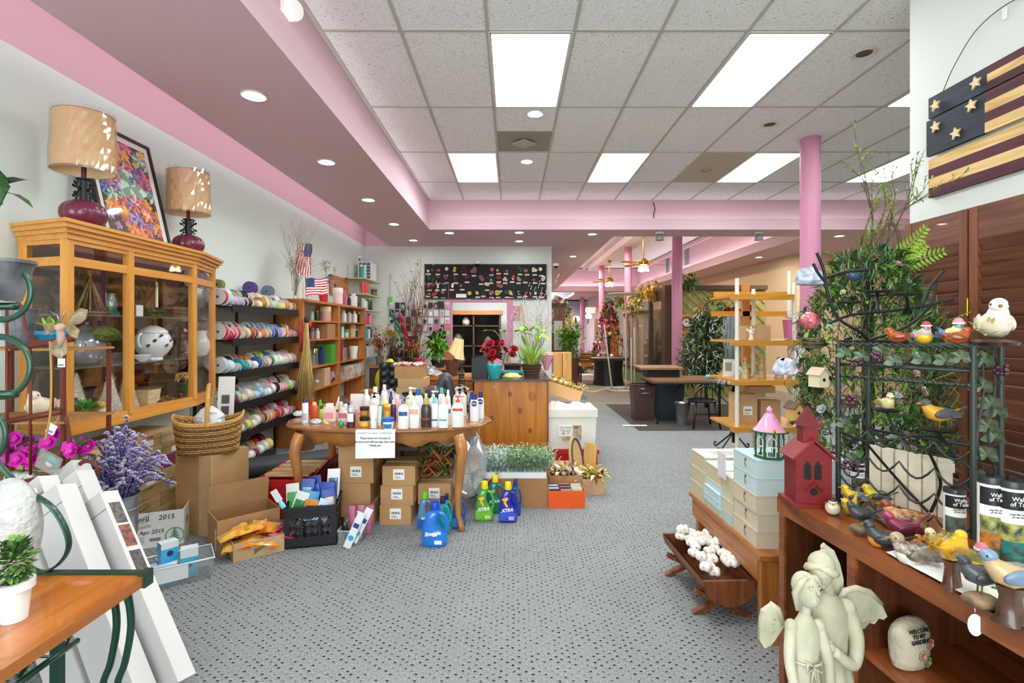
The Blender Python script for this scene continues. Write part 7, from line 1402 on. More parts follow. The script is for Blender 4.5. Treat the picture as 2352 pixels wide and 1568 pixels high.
tag(b.build('moss_pile',loc=(2.05,16.0,0)),'heap of grey moss bundles on the far aisle floor','moss');b=MB();b.bx(1.3,2.5,15.2,16.6,.0,.004,M_white);struct(b.build('floor_sheet'))
for x,y,z0,w,h,c,lab in((1.75,17.5,.5,.5,.55,'#d8701c','orange sunset picture chest at the aisle end'),(1.3,16.8,.5,.35,.6,'#8a3a2a','smaller reddish framed chest at the aisle end')):
    t=thing('painted_chest',lab,'chest',(x,y,0));MB().bx(-w/2,w/2,-.2,.2,0,z0+h,P('#8a5228',.6)).build('body',t);MB().bx(-w*.42,w*.42,-.206,-.2,z0+.05,z0+h-.06,P(c,.4,h2='#5a2a1a',vs=6)).build('picture_panel',t)
bunch('palm_arrangement','golden dried palm fronds on the chest at the aisle end',Vector((1.9,17.5,1.5)),1.06,[P('#d89a3a',.7),P('#b87828',.7)],26,.3,.35,'dried flowers',83,M_straw,('#3a2418',.12,.15),wid=.12)
bunch('tall_topiary','tall dark green topiary column by the far wall',Vector((1.9,19,2.1)),.0,[M_g3,M_g1,P('#c8b8a8')],110,.3,.14,'plant',84,M_twigd,('#3a2418',.2,.3));bunch('poinsettia','red poinsettia display near the brown cabinet',Vector((1.32,15.5,1.35)),.0,[P('#b81c28',.6),P('#8a1420',.6)],60,.2,.12,'plant',85,M_g3,('#7a2a2a',.2,.9))
# white door region + lamps + exit sign at the far wall
for x,y,z,lab in((2.7,20.9,1.85,'glowing wall lamp left of the far pink column'),(3.2,20.9,1.95,'glowing wall lamp right of the far pink column')):
    t=thing('wall_lamp',lab,'lamp',(x,y,z));MB().lathe([(.1,-.1),(.14,.0),(.08,.1)],emis('lamp_glow',(1,.78,.45),9),14,cap=True).build('lamp_shade',t);b=MB();b.tube([(0,0,-.1),(0,.2,-.3),(0,.3,-.3)],.02,M_iron,5);b.build('arm',t)
t=thing('exit_sign','red exit sign high on the far wall','sign',((1357-CX)/F*21.2,21.2,HC+(756-712)*21.2/F));MB().bx(-.2,.2,0,.05,-.13,.13,P('#f4d8d8',.5)).build('case',t);text('EXIT',.24,emis('exit_red',(1,.05,.04),3),'lettering',t,(0,-.006,-.01),bold=.004)
# ceiling fans
def fan(lab,c,zt_,rz):
    t=thing('ceiling_fan',lab,'ceiling fan',c,rz,'brass ceiling fans');br=P('#b8903a',.25,1.0);h=zt_-c[2]
    MB().cyl((0,0,.12),(0,0,h-.04),.013,br).build('downrod',t);MB().lathe([(.02,h-.09),(.07,h-.02),(.07,h)],br,16).build('canopy',t);MB().lathe([(.04,-.06),(.12,-.03),(.13,.05),(.05,.12)],br,18).build('motor',t)
    for k in range(4):
        b=MB();b.T=RZ(k*PI/2+.3)@RX(.2);b.bx(.12,.22,-.015,.015,.0,.008,br);b.rbox((.44,0,.006),(.48,.13,.008),.03,wood('#b07a40','#8a5a2a',.4,0));b.build('blade',t)
    for k in range(4):a=k*PI/2;b=MB();b.lathe([(.02,.0),(.05,-.06),(.075,-.10)],emis('fan_glow',(1,.82,.5),7.0),14,c=(.1*math.cos(a),.1*math.sin(a),-.07),cap=False,rot=RY(.35*math.cos(a))@RX(-.35*math.sin(a)));b.build('light_shade',t)
fan('nearer brass ceiling fan with glowing lamps in the rear tray',(dp(1478,605,12).x,12,dp(1478,605,12).z),3.74,.2);fan('farther brass ceiling fan with glowing lamps in the rear tray',(dp(1400,645,17).x,17,dp(1400,645,17).z),3.74,.5)
for Y,z0,z1,w,lab in((15.4,HC+1.98,HC+2.5,.42,'nearer grey louvre vent on the pink wall of the rear tray'),(17.3,HC+1.95,HC+2.45,.40,'farther grey louvre vent on the pink wall of the rear tray')):
    t=thing('wall_vent',lab,'vent',(5.395,Y,(z0+z1)/2));MB().bx(-.006,.004,-w/2-.03,w/2+.03,-(z1-z0)/2-.03,(z1-z0)/2+.03,P('#d8d4d4')).build('frame',t)
    for k in range(6):MB().bx(-.02,-.006,-w/2+k*w/6+.01,-w/2+k*w/6+.035,-(z1-z0)/2,(z1-z0)/2,P('#8a9098')).build('slat',t)
for px,lab in((1519,'left grey spotlight under the crossing beam'),(1750,'right grey spotlight under the crossing beam')):
    t=thing('spotlight',lab,'spotlight',(dp(px,545,8.2).x,8.3,ZS-.0015));MB().lathe([(.04,-.03),(.07,-.03),(.07,0),(0,0)],M_white,14,cap=False).build('mount',t);MB().lathe([(.07,-.13),(.055,-.06),(.025,-.03)],P('#8a8e92',.4),16).build('lamp_head',t)
b=MB();b.tube(bez([dp(1500,464,8.2),dp(1504,480,8.2),dp(1501,495,8.2),dp(1504,505,8.2)],5),.008,M_black,5);tag(b.build('cable'),'short black cable hanging down the front of the crossing beam','cable')
t=thing('emergency_light','white twin-head light fixed near the top of the picture by the pink lip','emergency light',(-1.40,3.03,3.37));MB().bx(-.0,.05,-.06,.06,-.07,.06,M_white).build('housing',t);b=MB();b.lathe([(.02,0),(.06,.07)],M_white,14,c=(.1,.0,-.03),rot=RX(2.2));b.build('lamp_head',t)
# right rear wall bits
t=thing('candle_sconce','dark scrolled iron rack standing by the tan wall','rack',(dp(2055,650,6.5).x,6.5,0));b=MB()
for x in(-.15,.15):b.tube([(x,0,0),(x,0,2.0)],.012,M_iron,5)
for z in(.5,1.0,1.5,1.98):b.tube([(-.15,0,z),(.15,0,z)],.01,M_iron,5)
for z in(1.7,2.05):b.tube(spiral((.0,0,z),.12,90,1.3,18),.01,M_iron,5)
b.build('iron_frame',t);b=MB();b.lathe([(.02,2.02),(.13,2.1),(.14,2.12)],P('#c8b8a8',.4),16,c=(.12,0,0));b.build('glass_bowl',t)
# ---------------- pale pole shelving by the flower tree ----------------
t=thing('pole_shelving','honey wood shelves threaded on white poles left of the flower tree','shelving',(0,0,0));mp_=P('#efe9dc',.4)
for x,y,z in((1.945,4.32,1.84),(2.28,4.72,1.78),(2.44,4.32,1.80),(2.62,4.72,1.95)):MB().cyl((x,y,0),(x,y,z),.017,mp_,n=12).build('pole',t)
M_hn=wood('#dc9c3c','#c08226',.35,0)
for z,x1 in((1.70,2.42),(1.305,2.70),(.965,2.70),(.56,2.60)):MB().bx(1.90,x1,4.28,4.36,z-.045,z,M_hn).build('front_rail',t);MB().bx(1.90,x1,4.36,4.80,z-.02,z,M_hn).build('shelf',t)
for z,y in((1.58,5.0),(1.77,4.95)):MB().bx(2.0,2.75,y-.02,y+.02,z-.05,z,M_hn).build('cross_rail',t)
MB().bx(2.30,2.37,4.98,5.02,1.05,1.85,M_oak).build('back_post',t)
for x,y,z,w,h,lab in((2.22,4.6,1.3055,.22,.125,'tan carton on the upper pole shelf'),(2.10,4.55,.5605,.17,.26,'tall brown carton on the lowest pole shelf'),(2.33,4.6,.5605,.18,.20,'second brown carton on the lowest pole shelf'),(2.26,4.62,.823,.24,.06,'flat carton lying above the lower cartons')):carton('cardboard_box',lab,(x,y,z),(w,.2,h),0,None,M_kraft2,label=h>.2)
t=thing('gift_bag','pink gift bag with white tissue on the upper pole shelf','bag',(2.52,4.5,1.3055));MB().box((0,0,.09),(.13,.08,.18),P('#d87ab8',.4),taper=.8).build('bag',t);b=MB();leaves(b,(0,0,.19),(.05,.03,.02),16,.06,.05,[M_paper],.8);b.build('tissue',t)
def figurine(lab,p,h,m,wings=False,name='figurine'):
    b=MB();b.lathe([(0,0),(h*.2,0),(h*.17,h*.12),(h*.11,h*.5),(h*.14,h*.62),(h*.08,h*.74),(h*.05,h*.78)],m,12,sy=.8,cap=False,ang=90);b.ell((0,0,h*.88),(h*.09,h*.095,h*.12),m,10,7)
    for s in(-1,1):
        b.tube([(s*h*.12,0,h*.66),(s*h*.17,-h*.06,h*.5),(s*h*.03,-h*.15,h*.46)],[h*.04,h*.035,h*.025],m,6)
        if wings:b.leaf((s*h*.03,h*.08,h*.62),(s*.9,.3,.7),h*.38,h*.2,m,.2,up=(0,1,0))
    return tag(b.build(name,loc=p),lab,'figurine')
mf_=P('#f0ece2',.5);figurine('white angel figurine on the upper pole shelf edge',(2.115,4.42,1.3055),.12,mf_,True);figurine('tiny white church figure on the upper pole shelf',(2.01,4.45,1.3055),.09,mf_)
rr=random.Random(91)
for i in range(12):x=2.06+.05*i+(.0 if i%2 else .01);figurine('ivory nativity figure, %s from the left on the middle pole shelf'%ORD[i+1],(x,4.42+.1*(i%3),.9655),rr.uniform(.10,.19),P(rr.choice(['#e0cfa0','#d8c290','#e8dcc0','#c8a878']),.5)).__setitem__('group','nativity figures on the pole shelf')
b=MB();b.bx(-.045,.045,-.005,.005,0,.16,M_paper);b.bx(-.03,.03,-.0065,-.005,.05,.13,P('#9aa0a4'));tag(b.build('framed_card',loc=(1.99,4.60,.9655)),'small white framed verse on the middle pole shelf','card');b=MB();b.bx(-.045,.045,-.003,.0,-.17,-.0,M_paper);tag(b.build('price_sheet',loc=(2.46,4.275,1.26)),'white price sheet hanging under the upper pole shelf','sheet')
# black pedestal with wire fountain
t=thing('iron_pedestal','black iron pedestal table with curled tripod feet','table',(2.55,5.75,0));b=MB();b.tube([(0,0,.1),(0,0,.76)],.022,M_iron,8);b.build('post',t);MB().lathe([(0,.76),(.16,.76),(.16,.775),(0,.775)],M_iron,24,cap=False).build('table_top',t)
for k in range(4):a=k*PI/2+.5;b=MB();b.tube([Vector((math.cos(a)*r,math.sin(a)*r,z))for r,z in((.01,.28),(.05,.18),(.14,.10),(.21,.04),(.25,.012),(.27,.03),(.26,.06),(.235,.055))],.009,M_iron,6);b.build('foot',t)
b=MB();rr=random.Random(92)
for i in range(60):a=rr.uniform(0,6.28);r=rr.uniform(.1,.24);b.tube(bez([(0,0,.26),(.2*r*math.cos(a),.2*r*math.sin(a),.22),(r*.6*math.cos(a),r*.6*math.sin(a),.12),(r*math.cos(a),r*math.sin(a),.0)],3),.0022,P('#e8e8ec',.4),3)
b.lathe([(0,0),(.07,0),(.01,.28)],P('#c8ccd0',.4),12,cap=False);tag(b.build('wire_fountain',loc=(2.55,5.75,.776)),'white wire spray ornament on the iron pedestal','ornament')

# ---------------- shutters, flag ----------------
M_sh=wood('#80503a','#5c3626',.4,1,.8,.2);M_shv=wood('#8a5234','#663a24',.4,2,.8,.2)
for i,(ya,yb)in enumerate(((2.615,3.03),(2.19,2.605),(1.77,2.18))):
    t=thing('shutter_panel',('brown louvred shutter panel at the far end by the wall corner','second brown louvred shutter panel with the brass hinge','third brown louvred shutter panel nearest the camera')[i],'shutter',(2.395,0,.001),group='brown louvred shutters')
    for y in(ya+.025,yb-.025):MB().bx(-.014,.014,y-.024,y+.024,0,2.03,M_shv).build('stile',t)
    for z0,z1 in((0,.14),(.98,1.06),(1.86,2.03)):MB().bx(-.012,.012,ya+.05,yb-.05,z0,z1,M_sh).build('rail',t)
    for z0,z1 in((.14,.98),(1.06,1.86)):
        n=int((z1-z0)/.062)
        for k in range(n):b=MB();b.box((0,(ya+yb)/2,z0+(k+.5)*(z1-z0)/n),(.008,yb-ya-.1,.068),M_sh,RY(math.radians(-24)));b.build('louvre',t)
    if i<2:b=MB();b.cyl((-.018,ya-.005,1.47),(-.018,ya-.005,1.56),.006,P('#c89a3a',.3,1.0));b.build('hinge',t)
t=thing('wooden_flag','rustic three-plank wooden stars and stripes flag hung on the right wall','wall art',(2.455,2.92,0));Rw,Cw,Bw=wood('#5c2230','#3c141e',.7,1,1,0),wood('#ecca8e','#c89c5c',.7,1,1,0),wood('#25303f','#141a24',.7,1,1,0)
FL=.80
for k,(z0,z1,x,tilt,st)in enumerate(((2.625,2.745,0,.01,'RCR'),(2.405,2.610,-.012,0,'RCRC'),(2.165,2.385,0,-.012,'CRCR'))):
    b=MB();n=len(st);h=(z1-z0)/n
    for j,c in enumerate(st):
        a,q=z1-h*(j+1),z1-h*j;m=Rw if c=='R' else Cw
        if k<2:b.bx(x-.022,x,-FL,-.36,a,q,m);b.bx(x-.022,x,-.36,0,a,q,Bw)
        else:b.bx(x-.022,x,-FL,0,a,q,m)
    b.build('plank',t)
for px,py in((2154,242),(2247,190),(2154,291),(2237,242),(2201,306)):
    Y=2.43*F/(px-CX);z=HC+(756-py)*Y/F;b=MB();b.T=TR(-.04,Y-2.92,z)@RZ(PI/2)@RX(PI/2);b.prism([((.034 if i%2==0 else .015)*math.sin(i*PI/5+.1),(.034 if i%2==0 else .015)*math.cos(i*PI/5+.1))for i in range(10)],-.005,.005,P('#e8d0a0',.7));b.build('star',t)
b=MB();b.tube(bez([(-.01,-.08,2.74),(-.01,-.16,2.86),(-.01,-.30,2.98),(-.01,-.5,3.0),(-.01,-.7,2.9)],6),.0022,M_iron,5);b.build('hanging_wire',t)
b=MB();Y=2.43*F/(2298-CX);b.bx(2.448,2.452,Y-.012,Y+.012,HC+(756-45)*Y/F,HC+(756-15)*Y/F,M_paper);tag(b.build('paper_tag'),'small white tag hanging on the wall above the wooden flag','tag')
# ---------------- low cabinet with birds ----------------
A0=Vector((1.046,1.94,0));th=math.atan2(-.85,.071)-0;ux=Vector((.0833,-.9965,0));uy=Vector((.9965,.0833,0)) # ux along the front towards the camera, uy into the cabinet
def cbn(u,v,z):return A0+ux*u+uy*v+Vector((0,0,z))
CM=Matrix(((ux.x,uy.x,0,A0.x),(ux.y,uy.y,0,A0.y),(0,0,1,0),(0,0,0,1)))
M_cw=wood('#9a5526','#6e3617',.35,1,.8,.3);M_cd=wood('#6a3a1e','#47240f',.45,2,.8,.1)
t=thing('open_cabinet','low brown open-fronted wooden cabinet holding the bird figurines','cabinet',(0,0,0));
b=MB(CM);b.bx(-.01,1.7,-.012,.72,.722,.75,M_cw);b.bx(-.01,1.7,-.012,.008,.69,.722,M_cw);b.build('top',t)
for u in(0,.355,1.68):MB(CM).bx(u,u+.025,0,.70,0,.722,M_cd).build('side_panel',t)
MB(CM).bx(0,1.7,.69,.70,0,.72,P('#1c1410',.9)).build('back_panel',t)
MB(CM).bx(.38,1.68,.02,.69,.38,.40,M_cw).build('shelf',t);MB(CM).bx(.025,1.68,.02,.69,.04,.06,M_cd).build('bottom_shelf',t);MB(CM).bx(.35,.385,-.01,.0,0,.69,M_cw).build('face_stile',t);MB(CM).bx(0,.03,-.01,.0,0,.69,M_cw).build('face_stile',t)
ZT7=.7505
b=MB();rr=random.Random(101);g=[]
for i in range(26):
    u=.50+.05*i;g.append([cbn(u,v+rr.uniform(-.004,.004)*(j in(0,)),ZT7+(.012 if j==1 else .006)+(.0 if j else .002))for j,v in enumerate((-.010,.02,.07,.12,.2,.26))])
b.sheet(g,P('#f2f2ee',.9,bump=.6,bs=150));o=b.build('table_runner');tag(o,'white fluffy edged table runner under the birds','runner')
b=MB()
for i in range(14):
    u=.62+.085*i;b.tube(bez([cbn(u,.09,ZT7+.008),cbn(u+.03,.12,ZT7+.008),cbn(u,.16,ZT7+.008),cbn(u+.05,.2,ZT7+.008)],4),.003,P('#2a7a5a',.7),4)
    if i%3==0:b.bx(0,0,0,0,0,0,M_ink)if False else b.ell(cbn(u+.04,.14,ZT7+.008),(.012,.012,.002),P('#c82a3a',.6),8,4)
b.build('leaf_pattern',o)
# wine rack
M_rk=P('#3d4440',.45,.5);M_gl=P('#5f7058',.5,.2,var=.3,vs=30);M_gp=P('#4a1f3a',.25,coat=.6)
Pa,Pb=Vector((1.236,1.894,0)),Vector((1.43,1.55,0));dv=(Pb-Pa).normalized();nv=Vector((-dv.y,dv.x,0));RL=(Pb-Pa).length;RD=.22
def rk(u,v,z):return Pa+dv*u+nv*v+Vector((0,0,z))
t=thing('wine_rack','dark green iron wine rack with grape leaves standing on the low cabinet','rack',(0,0,0))
for u,v in((0,0),(RL,0),(0,RD),(RL,RD)):b=MB();b.cyl(rk(u,v,ZT7),rk(u,v,1.345),.009,M_rk,n=10);b.build('post',t)
b=MB()
for k in range(2):b.tube([rk(RL*i/40,.004*math.cos(i*1.3+k*PI),1.345+.004*math.sin(i*1.3+k*PI))for i in range(41)],.004,M_rk,5)
b.tube([rk(0,0,1.345),rk(0,RD,1.345),rk(RL,RD,1.345),rk(RL,0,1.345)],.006,M_rk,6);b.build('top_rope',t)
for z,v in((1.27,0),(1.225,0),(1.27,RD),(1.0,RD)):b=MB();b.tube([rk(0,v,z),rk(RL,v,z)],.006,M_rk,6);b.build('rail',t)
b=MB();b.tube([rk(RL,0,1.225),rk(RL,RD,1.225)],.006,M_rk,6)
for i in range(14):b.ell(rk(.02+RL*i/14,-.004,1.225),.008,M_rk,8,5)
b.build('peg_rail',t);b=MB()
for i in range(10):b.tube([rk(RL*i/9,0,1.340),rk(RL*i/9,RD,1.340)],.0025,M_rk,4)
b.build('top_grid',t)
for z in(1.03,.945,.862,.79):
    for v in(0,RD):
        b=MB();pts=[]
        for k in range(4):pts+=[rk(RL*(k+q/6)/4,v,z-.045*math.sin(PI*q/6))for q in range(6)]
        b.tube(pts+[rk(RL,v,z)],.0038,M_rk,5);b.build('bottle_cradle',t)
def scroll(c,r,a0,tn,d=1):return[rk(c[0]+q.x,c[1],c[2]+q.z)for q in[Vector(p)for p in spiral((0,0,0),r,a0,tn,18,'xz',.2,d)]]
b=MB()
for k in range(5):b.tube(scroll((.04+.08*k,0,1.307),.032,180*(k%2),1.1,1 if k%2 else-1),.003,M_rk,5)
for z,r in((1.10,.05),(.98,.04),(.88,.04)):b.tube(scroll((.05,0,z),r,90,1.2),.0035,M_rk,5)
for v in(.06,.15):
    b.tube(bez([rk(RL,v,ZT7),rk(RL+.0,v+.03,.9),rk(RL,v-.03,1.05),rk(RL,v+.02,1.2),rk(RL,v,1.34)],6),.004,M_rk,5)
b.tube([rk(RL,.11+.09*math.cos(q*.35),1.27+.06*math.sin(q*.35))for q in range(14)],.004,M_rk,5);b.build('scrollwork',t)
rr=random.Random(102)
def grapeleaf(p,r):
    b=MB()
    for k in range(5):a=-.3+k*.95;b.leaf(p,dv*math.cos(a)+Vector((0,0,math.sin(a)))-nv*.15,r,r*.75,M_gl,.3,up=nv)
    b.build('grape_leaf',t)
for u,z in((.03,1.31),(.09,1.30),(.15,1.32),(.19,1.29),(.27,1.30),(.33,1.30),(.37,1.31),(.06,.92),(.03,1.05)):grapeleaf(rk(u,-.012,z),.032)
for v,z in((.06,1.30),(.05,1.22),(.12,1.16),(.17,1.13),(.10,1.09),(.15,1.05),(.09,1.0),(.05,.93),(.1,.86),(.16,.9)):grapeleaf(rk(RL+.006,v,z),.036)
for c in(rk(.07,-.01,1.285),rk(.13,-.012,1.305),rk(RL+.012,.17,1.27),rk(.04,-.01,.90),rk(.05,-.01,1.14)):
    b=MB();[b.ell(c+dv*rr.uniform(-.018,.018)+Vector((0,0,rr.uniform(-.02,.015)))-nv*rr.uniform(0,.012),.008,M_gp,8,6)for _ in range(9)];b.build('grapes',t)
# cream slatted crate side inside the rack
b0,b1=Vector((1.38,1.93,ZT7)),Vector((1.50,1.70,ZT7));dd=(b1-b0).normalized();t=thing('picket_panel','small cream picket panel standing inside the wine rack','panel',b0,math.atan2(dd.y,dd.x));mc=P('#e4dcc4',.6,var=.08);Lp=(b1-b0).length
for k in range(6):MB().bx(Lp*k/6+.003,Lp*(k+1)/6-.003,-.006,.006,0,.205,mc).build('slat',t)
MB().bx(0,Lp,.006,.014,.03,.05,mc).bx(0,Lp,.006,.014,.16,.19,mc).build('cross_rail',t)
# candle branch holders
def holder(lab,base,discs,curves,r,br=True):
    t=thing('branch_candle_holder',lab,'candle holder',base);b=MB();B=Vector(base)
    for c in curves:b.tube([Vector(p)-B for p in bez(c,6)],r,M_iron,6)
    b.build('twig_arms',t)
    for p,q in discs:b=MB();b.lathe([(0,0),(q*.9,0),(q,.007),(q*.9,.008),(0,.006)],M_iron,20,c=Vector(p)-B,cap=False);b.build('candle_plate',t)
Y=1.86;d_=lambda px,py,Y=1.86:dp(px,py,Y)
base1=rk(.05,.11,1.3465);t=None
holder('black twig candelabra spreading over the top of the wine rack',base1,[(d_(1950,697),.04),(d_(2015,672,1.9),.045),(d_(2082,678,1.75),.045),(d_(2012,681,1.95),.03)],
  [[base1+Vector((0,0,.012)),d_(1975,762),d_(1925,730),d_(1900,670),d_(1892,620),d_(1876,580)],[base1+Vector((0,0,.012)),d_(2060,760),d_(2110,730),d_(2140,690),d_(2150,650)],[d_(1905,742),d_(1960,722),d_(2060,712),d_(2130,700),d_(2188,688)],[d_(2118,702),d_(2135,660),d_(2168,622)],
   [d_(1898,650),d_(1880,628),d_(1868,605)],[d_(1890,640),d_(1940,625),d_(1995,620)],[d_(1950,697),d_(1955,725)],[d_(2015,672,1.9),d_(2016,716)],[d_(2082,678,1.75),d_(2086,712)]],.0055)
MB_=MB();MB_.T=TR(base1);MB_.rbox((0.02,0,.006),(.22,.08,.011),.01,M_iron);o=MB_.build('base_plate');o.parent=bpy.data.objects['branch_candle_holder'];o.location=-base1
base2=rk(.24,.12,ZT7);Y2=1.75
holder('black twig candle holder with two plates inside the wine rack',base2,[(d_(2035,944,1.83),.042),(d_(2155,990,1.68),.05)],[[d_(1930,990,1.84),d_(1985,1012,1.82),d_(2060,1010,1.78),d_(2130,1030,1.72),d_(2195,1055,1.66)],[d_(1985,975,1.84),d_(2040,1010,1.8),d_(2100,1000,1.76),d_(2165,1010,1.7),d_(2195,1050,1.66)],[d_(2035,944,1.83),d_(2055,985,1.8),d_(2075,1010,1.78)],[d_(2155,990,1.68),d_(2175,1020,1.7)],[d_(1985,1012,1.82),Vector(base2)+Vector((-.05,.08,.1)),Vector(base2)+Vector((0,0,.006))],[d_(2130,1030,1.72),Vector(base2)+Vector((.02,-.02,.12)),Vector(base2)+Vector((0,0,.006))]],.005)
# ---------------- birds ----------------
def bird(lab,c,L,hd,body,back,head=None,belly=None,beak='#8a6a3a',tail=.15,fat=1.0,hat=None,legs=0.0,gloss=.35,stone=None,log=None,tex=None,name='bird_figurine',group=None):
    """tail to head along +X; hd = heading"""
    t=thing(name,lab,'figurine',c,hd,group);mb=P(body,gloss,coat=.4,**(dict(h2=tex,vs=70)if tex else{}));mk=P(back,gloss,coat=.3,**(dict(h2=tex,vs=60)if tex else{}));mh=P(head or body,gloss,coat=.4);z0=legs
    if stone:sb=MB();sb.ell((0,0,.10*L*2),(L*.34,L*.24,L*.17),P(stone,.6,h2='#5a4a3a',vs=12));[setattr(v,'z',max(0,v.z))for v in sb.v];sb.build('stone_base',t);z0+=L*.33
    if log:
        sb=MB();sb.lathe([(0,0),(L*.19,0),(L*.14,L*.12),(L*.11,L*.45),(L*.14,L*.62),(0,L*.62)],P(log,.3,coat=.5,h2='#3a1e10',vs=14),14,sx=1.3,cap=False,ang=80,lobes=5,la=.15);sb.build('stump_base',t);z0+=L*.58
    if legs:
        for s in(-1,1):b=MB();b.tube([(.02*L,s*L*.07,z0-legs),(.0,s*L*.07,z0+L*.12)],L*.018,P('#7a5a2a'),5);b.build('leg',t)
    b=MB();r=L*.21*fat;zc=z0+r
    pts=[(-.5*L,0,zc+tail*L),(-.36*L,0,zc+tail*L*.6),(-.2*L,0,zc+.02*L),(0,0,zc),(.14*L,0,zc+.05*L),(.24*L,0,zc+.16*L),(.30*L,0,zc+.26*L)]
    b.tube(pts,[L*.03,L*.05,r*.72,r,r*.95,r*.66,r*.5],mb,14);b.build('body',t)
    hc=Vector((.30*L,0,zc+.30*L));b=MB();b.ell(hc,(L*.13,L*.115,L*.12),mh,14,9);b.build('head',t)
    b=MB();b.cyl(hc+Vector((L*.11,0,-.005*L)),hc+Vector((L*.22,0,-.03*L)),L*.032,P(beak,.4),.001,8);b.build('beak',t)
    for s in(-1,1):
        b=MB();b.ell((-.08*L,s*r*.82,zc+.05*L),(L*.28,L*.045,L*.13),mk,12,7,rot=RY(.22)@RZ(s*.12));
        for k in range(4):b.leaf((-.1*L-.03*L*k,s*r*.9,zc+.08*L-.04*L*k),(-1,s*.05,.15),L*.3,L*.07,mk,.05,up=(0,s,0))
        b.build('wing',t);b=MB();b.ell(hc+Vector((L*.06,s*L*.10,.02*L)),L*.018,P('#0c0c0c',.1),6,5);b.build('eye',t)
    b=MB();b.box((-.52*L,0,zc+tail*L*1.05),(L*.32,L*.10,L*.03),mk,RY(math.atan2(tail,.32)),taper=.8);b.build('tail',t)
    if belly:b=MB();b.ell((.12*L,0,zc-.02*L),(r*1.02,r*.9,r*.95),P(belly,gloss,coat=.4),14,9);b.build('breast',t)
    if hat:b=MB();b.lathe([(L*.135,0),(L*.13,L*.06),(L*.08,L*.15),(0,L*.17)],P(hat,.6),14,c=hc+Vector((-.01*L,0,.05*L)),cap=False);b.lathe([(0,0),(L*.15,0),(L*.15,L*.045),(0,L*.045)],P('#ece8e4',.8),14,c=hc+Vector((0,0,.04*L)),cap=False);b.build('hat',t)
    return t
zb=ZT7+.0005
def B_(px,py,L,hd,lab,*a,z=zb,**k):return bird(lab,at(px,py,z),L*1.14,math.radians(hd),*a,**k)
ZR=1.3505;rt=lambda u,v:rk(u,v,ZR)
bird('shiny copper bird at the left on top of the wine rack',rt(.17,.06),.085,2.5,'#b0541c','#8a3c14',gloss=.15,fat=1.2);bird('yellow-breasted bird figurine with a red and white hat on the wine rack',rt(.245,.05),.10,-1.9,'#c8b0a8','#a898a0','#c0a8b0','#e8b81e',hat='#c83a4a',fat=1.2,group=None);bird('blue and yellow bird figurine with a pink striped hat on the wine rack',rt(.315,.08),.115,-1.8,'#e0dc8a','#3a7ab8','#8ab8d8','#e8dfa0',hat='#e88a9a',fat=1.15);bird('shiny copper bird at the right on top of the wine rack',rt(.345,.03),.085,-.4,'#b0541c','#8a3c14',gloss=.15,fat=1.2)
t=bird('large cream dove statue on a dark oval base at the top right',rk(RL+.02,.10,ZR+.02),.20,math.radians(-125),'#efe6d6','#e6dac6','#f4ece0',gloss=.5,fat=1.0,legs=.0,tail=-.1,name='dove_statue');b=MB();b.lathe([(0,-.02),(.085,-.02),(.09,-.01),(.075,-.002),(0,-.001)],P('#3a1e18',.3,coat=.5),28,sx=1,sy=.7,cap=False);b.build('base',t);b=MB();leaves(b,(.05,-.02,.03),(.02,.03,.03),30,.03,.01,[P('#c8c078',.5)],.9);b.build('leaf_sprig',t)
bird('yellow bird with grey head perched on the plate inside the wine rack',d_(2155,985,1.68)+Vector((0,0,.001)),.125,math.radians(168),'#d8a01e','#4a4c50','#55585a',beak='#e07a4a',legs=.022,gloss=.6);bird('plump yellow and cream bird on the left plate inside the wine rack',d_(2035,941,1.83)+Vector((0,0,.001)),.085,-1.7,'#e0cf9a','#a8924a','#d8c84a',fat=1.25,hat='#d8ccb0')
B_(1912,1182,.075,-120,'chubby white and brown bird nearest the red birdhouse','#ece4cc','#8a6a50','#e8d89a',fat=1.3,hat='#3a3230');B_(1952,1182,.09,-150,'blue-backed bird with upturned tail behind the chubby bird','#c8a030','#3a5068','#d8b840',tail=.5)
B_(1962,1166,.085,150,'left yellow finch with black wings near the picket panel','#e0c020','#4a5868','#e8d030',beak='#c87828',legs=.02);B_(2012,1166,.09,160,'right yellow finch with a long dark tail near the picket panel','#dcc82a','#3a4450','#e8d030',beak='#c87828',legs=.02)
B_(1977,1228,.085,170,'small slate black bird standing on a smooth stone','#33383e','#22262c','#33383e',stone='#a08a6a',legs=.012,gloss=.5);B_(2068,1208,.115,150,'rust brown quail figurine behind the dark robin','#a8602c','#7a3c1c','#8a4420',tex='#d8a878')
B_(2030,1258,.105,145,'charcoal bird with an orange breast in the front row','#3a3d40','#26282c','#3a3a3c','#d8861e');B_(2072,1232,.105,165,'purple-red bird with raised tail behind the charcoal one','#8a2a48','#5c1c34','#b03a58',tail=.35,beak='#4a3038')
B_(2110,1225,.085,-140,'small bird with green cap and yellow breast','#9a7a3a','#6a5a3a','#6a7a3a','#e0b030');B_(2148,1262,.10,-150,'golden brown sparrow with a pale face','#b8862a','#7a4e1a','#e0cfa0',tex='#e8c86a');B_(2100,1270,.07,30,'small coppery glazed bird low behind the golden sparrow','#b8641e','#8a3c14','#c87828',gloss=.1)
B_(2100,1296,.12,165,'grey and white streaked sparrow on the runner edge','#c8c0b0','#8a8070','#a89478','#e4ded0',tex='#5a4e42',tail=.3);B_(2187,1350,.10,20,'bright yellow canary on a glossy brown stump','#e0a818','#b8861c','#e8b81c',log='#7a3e1e',fat=1.15)
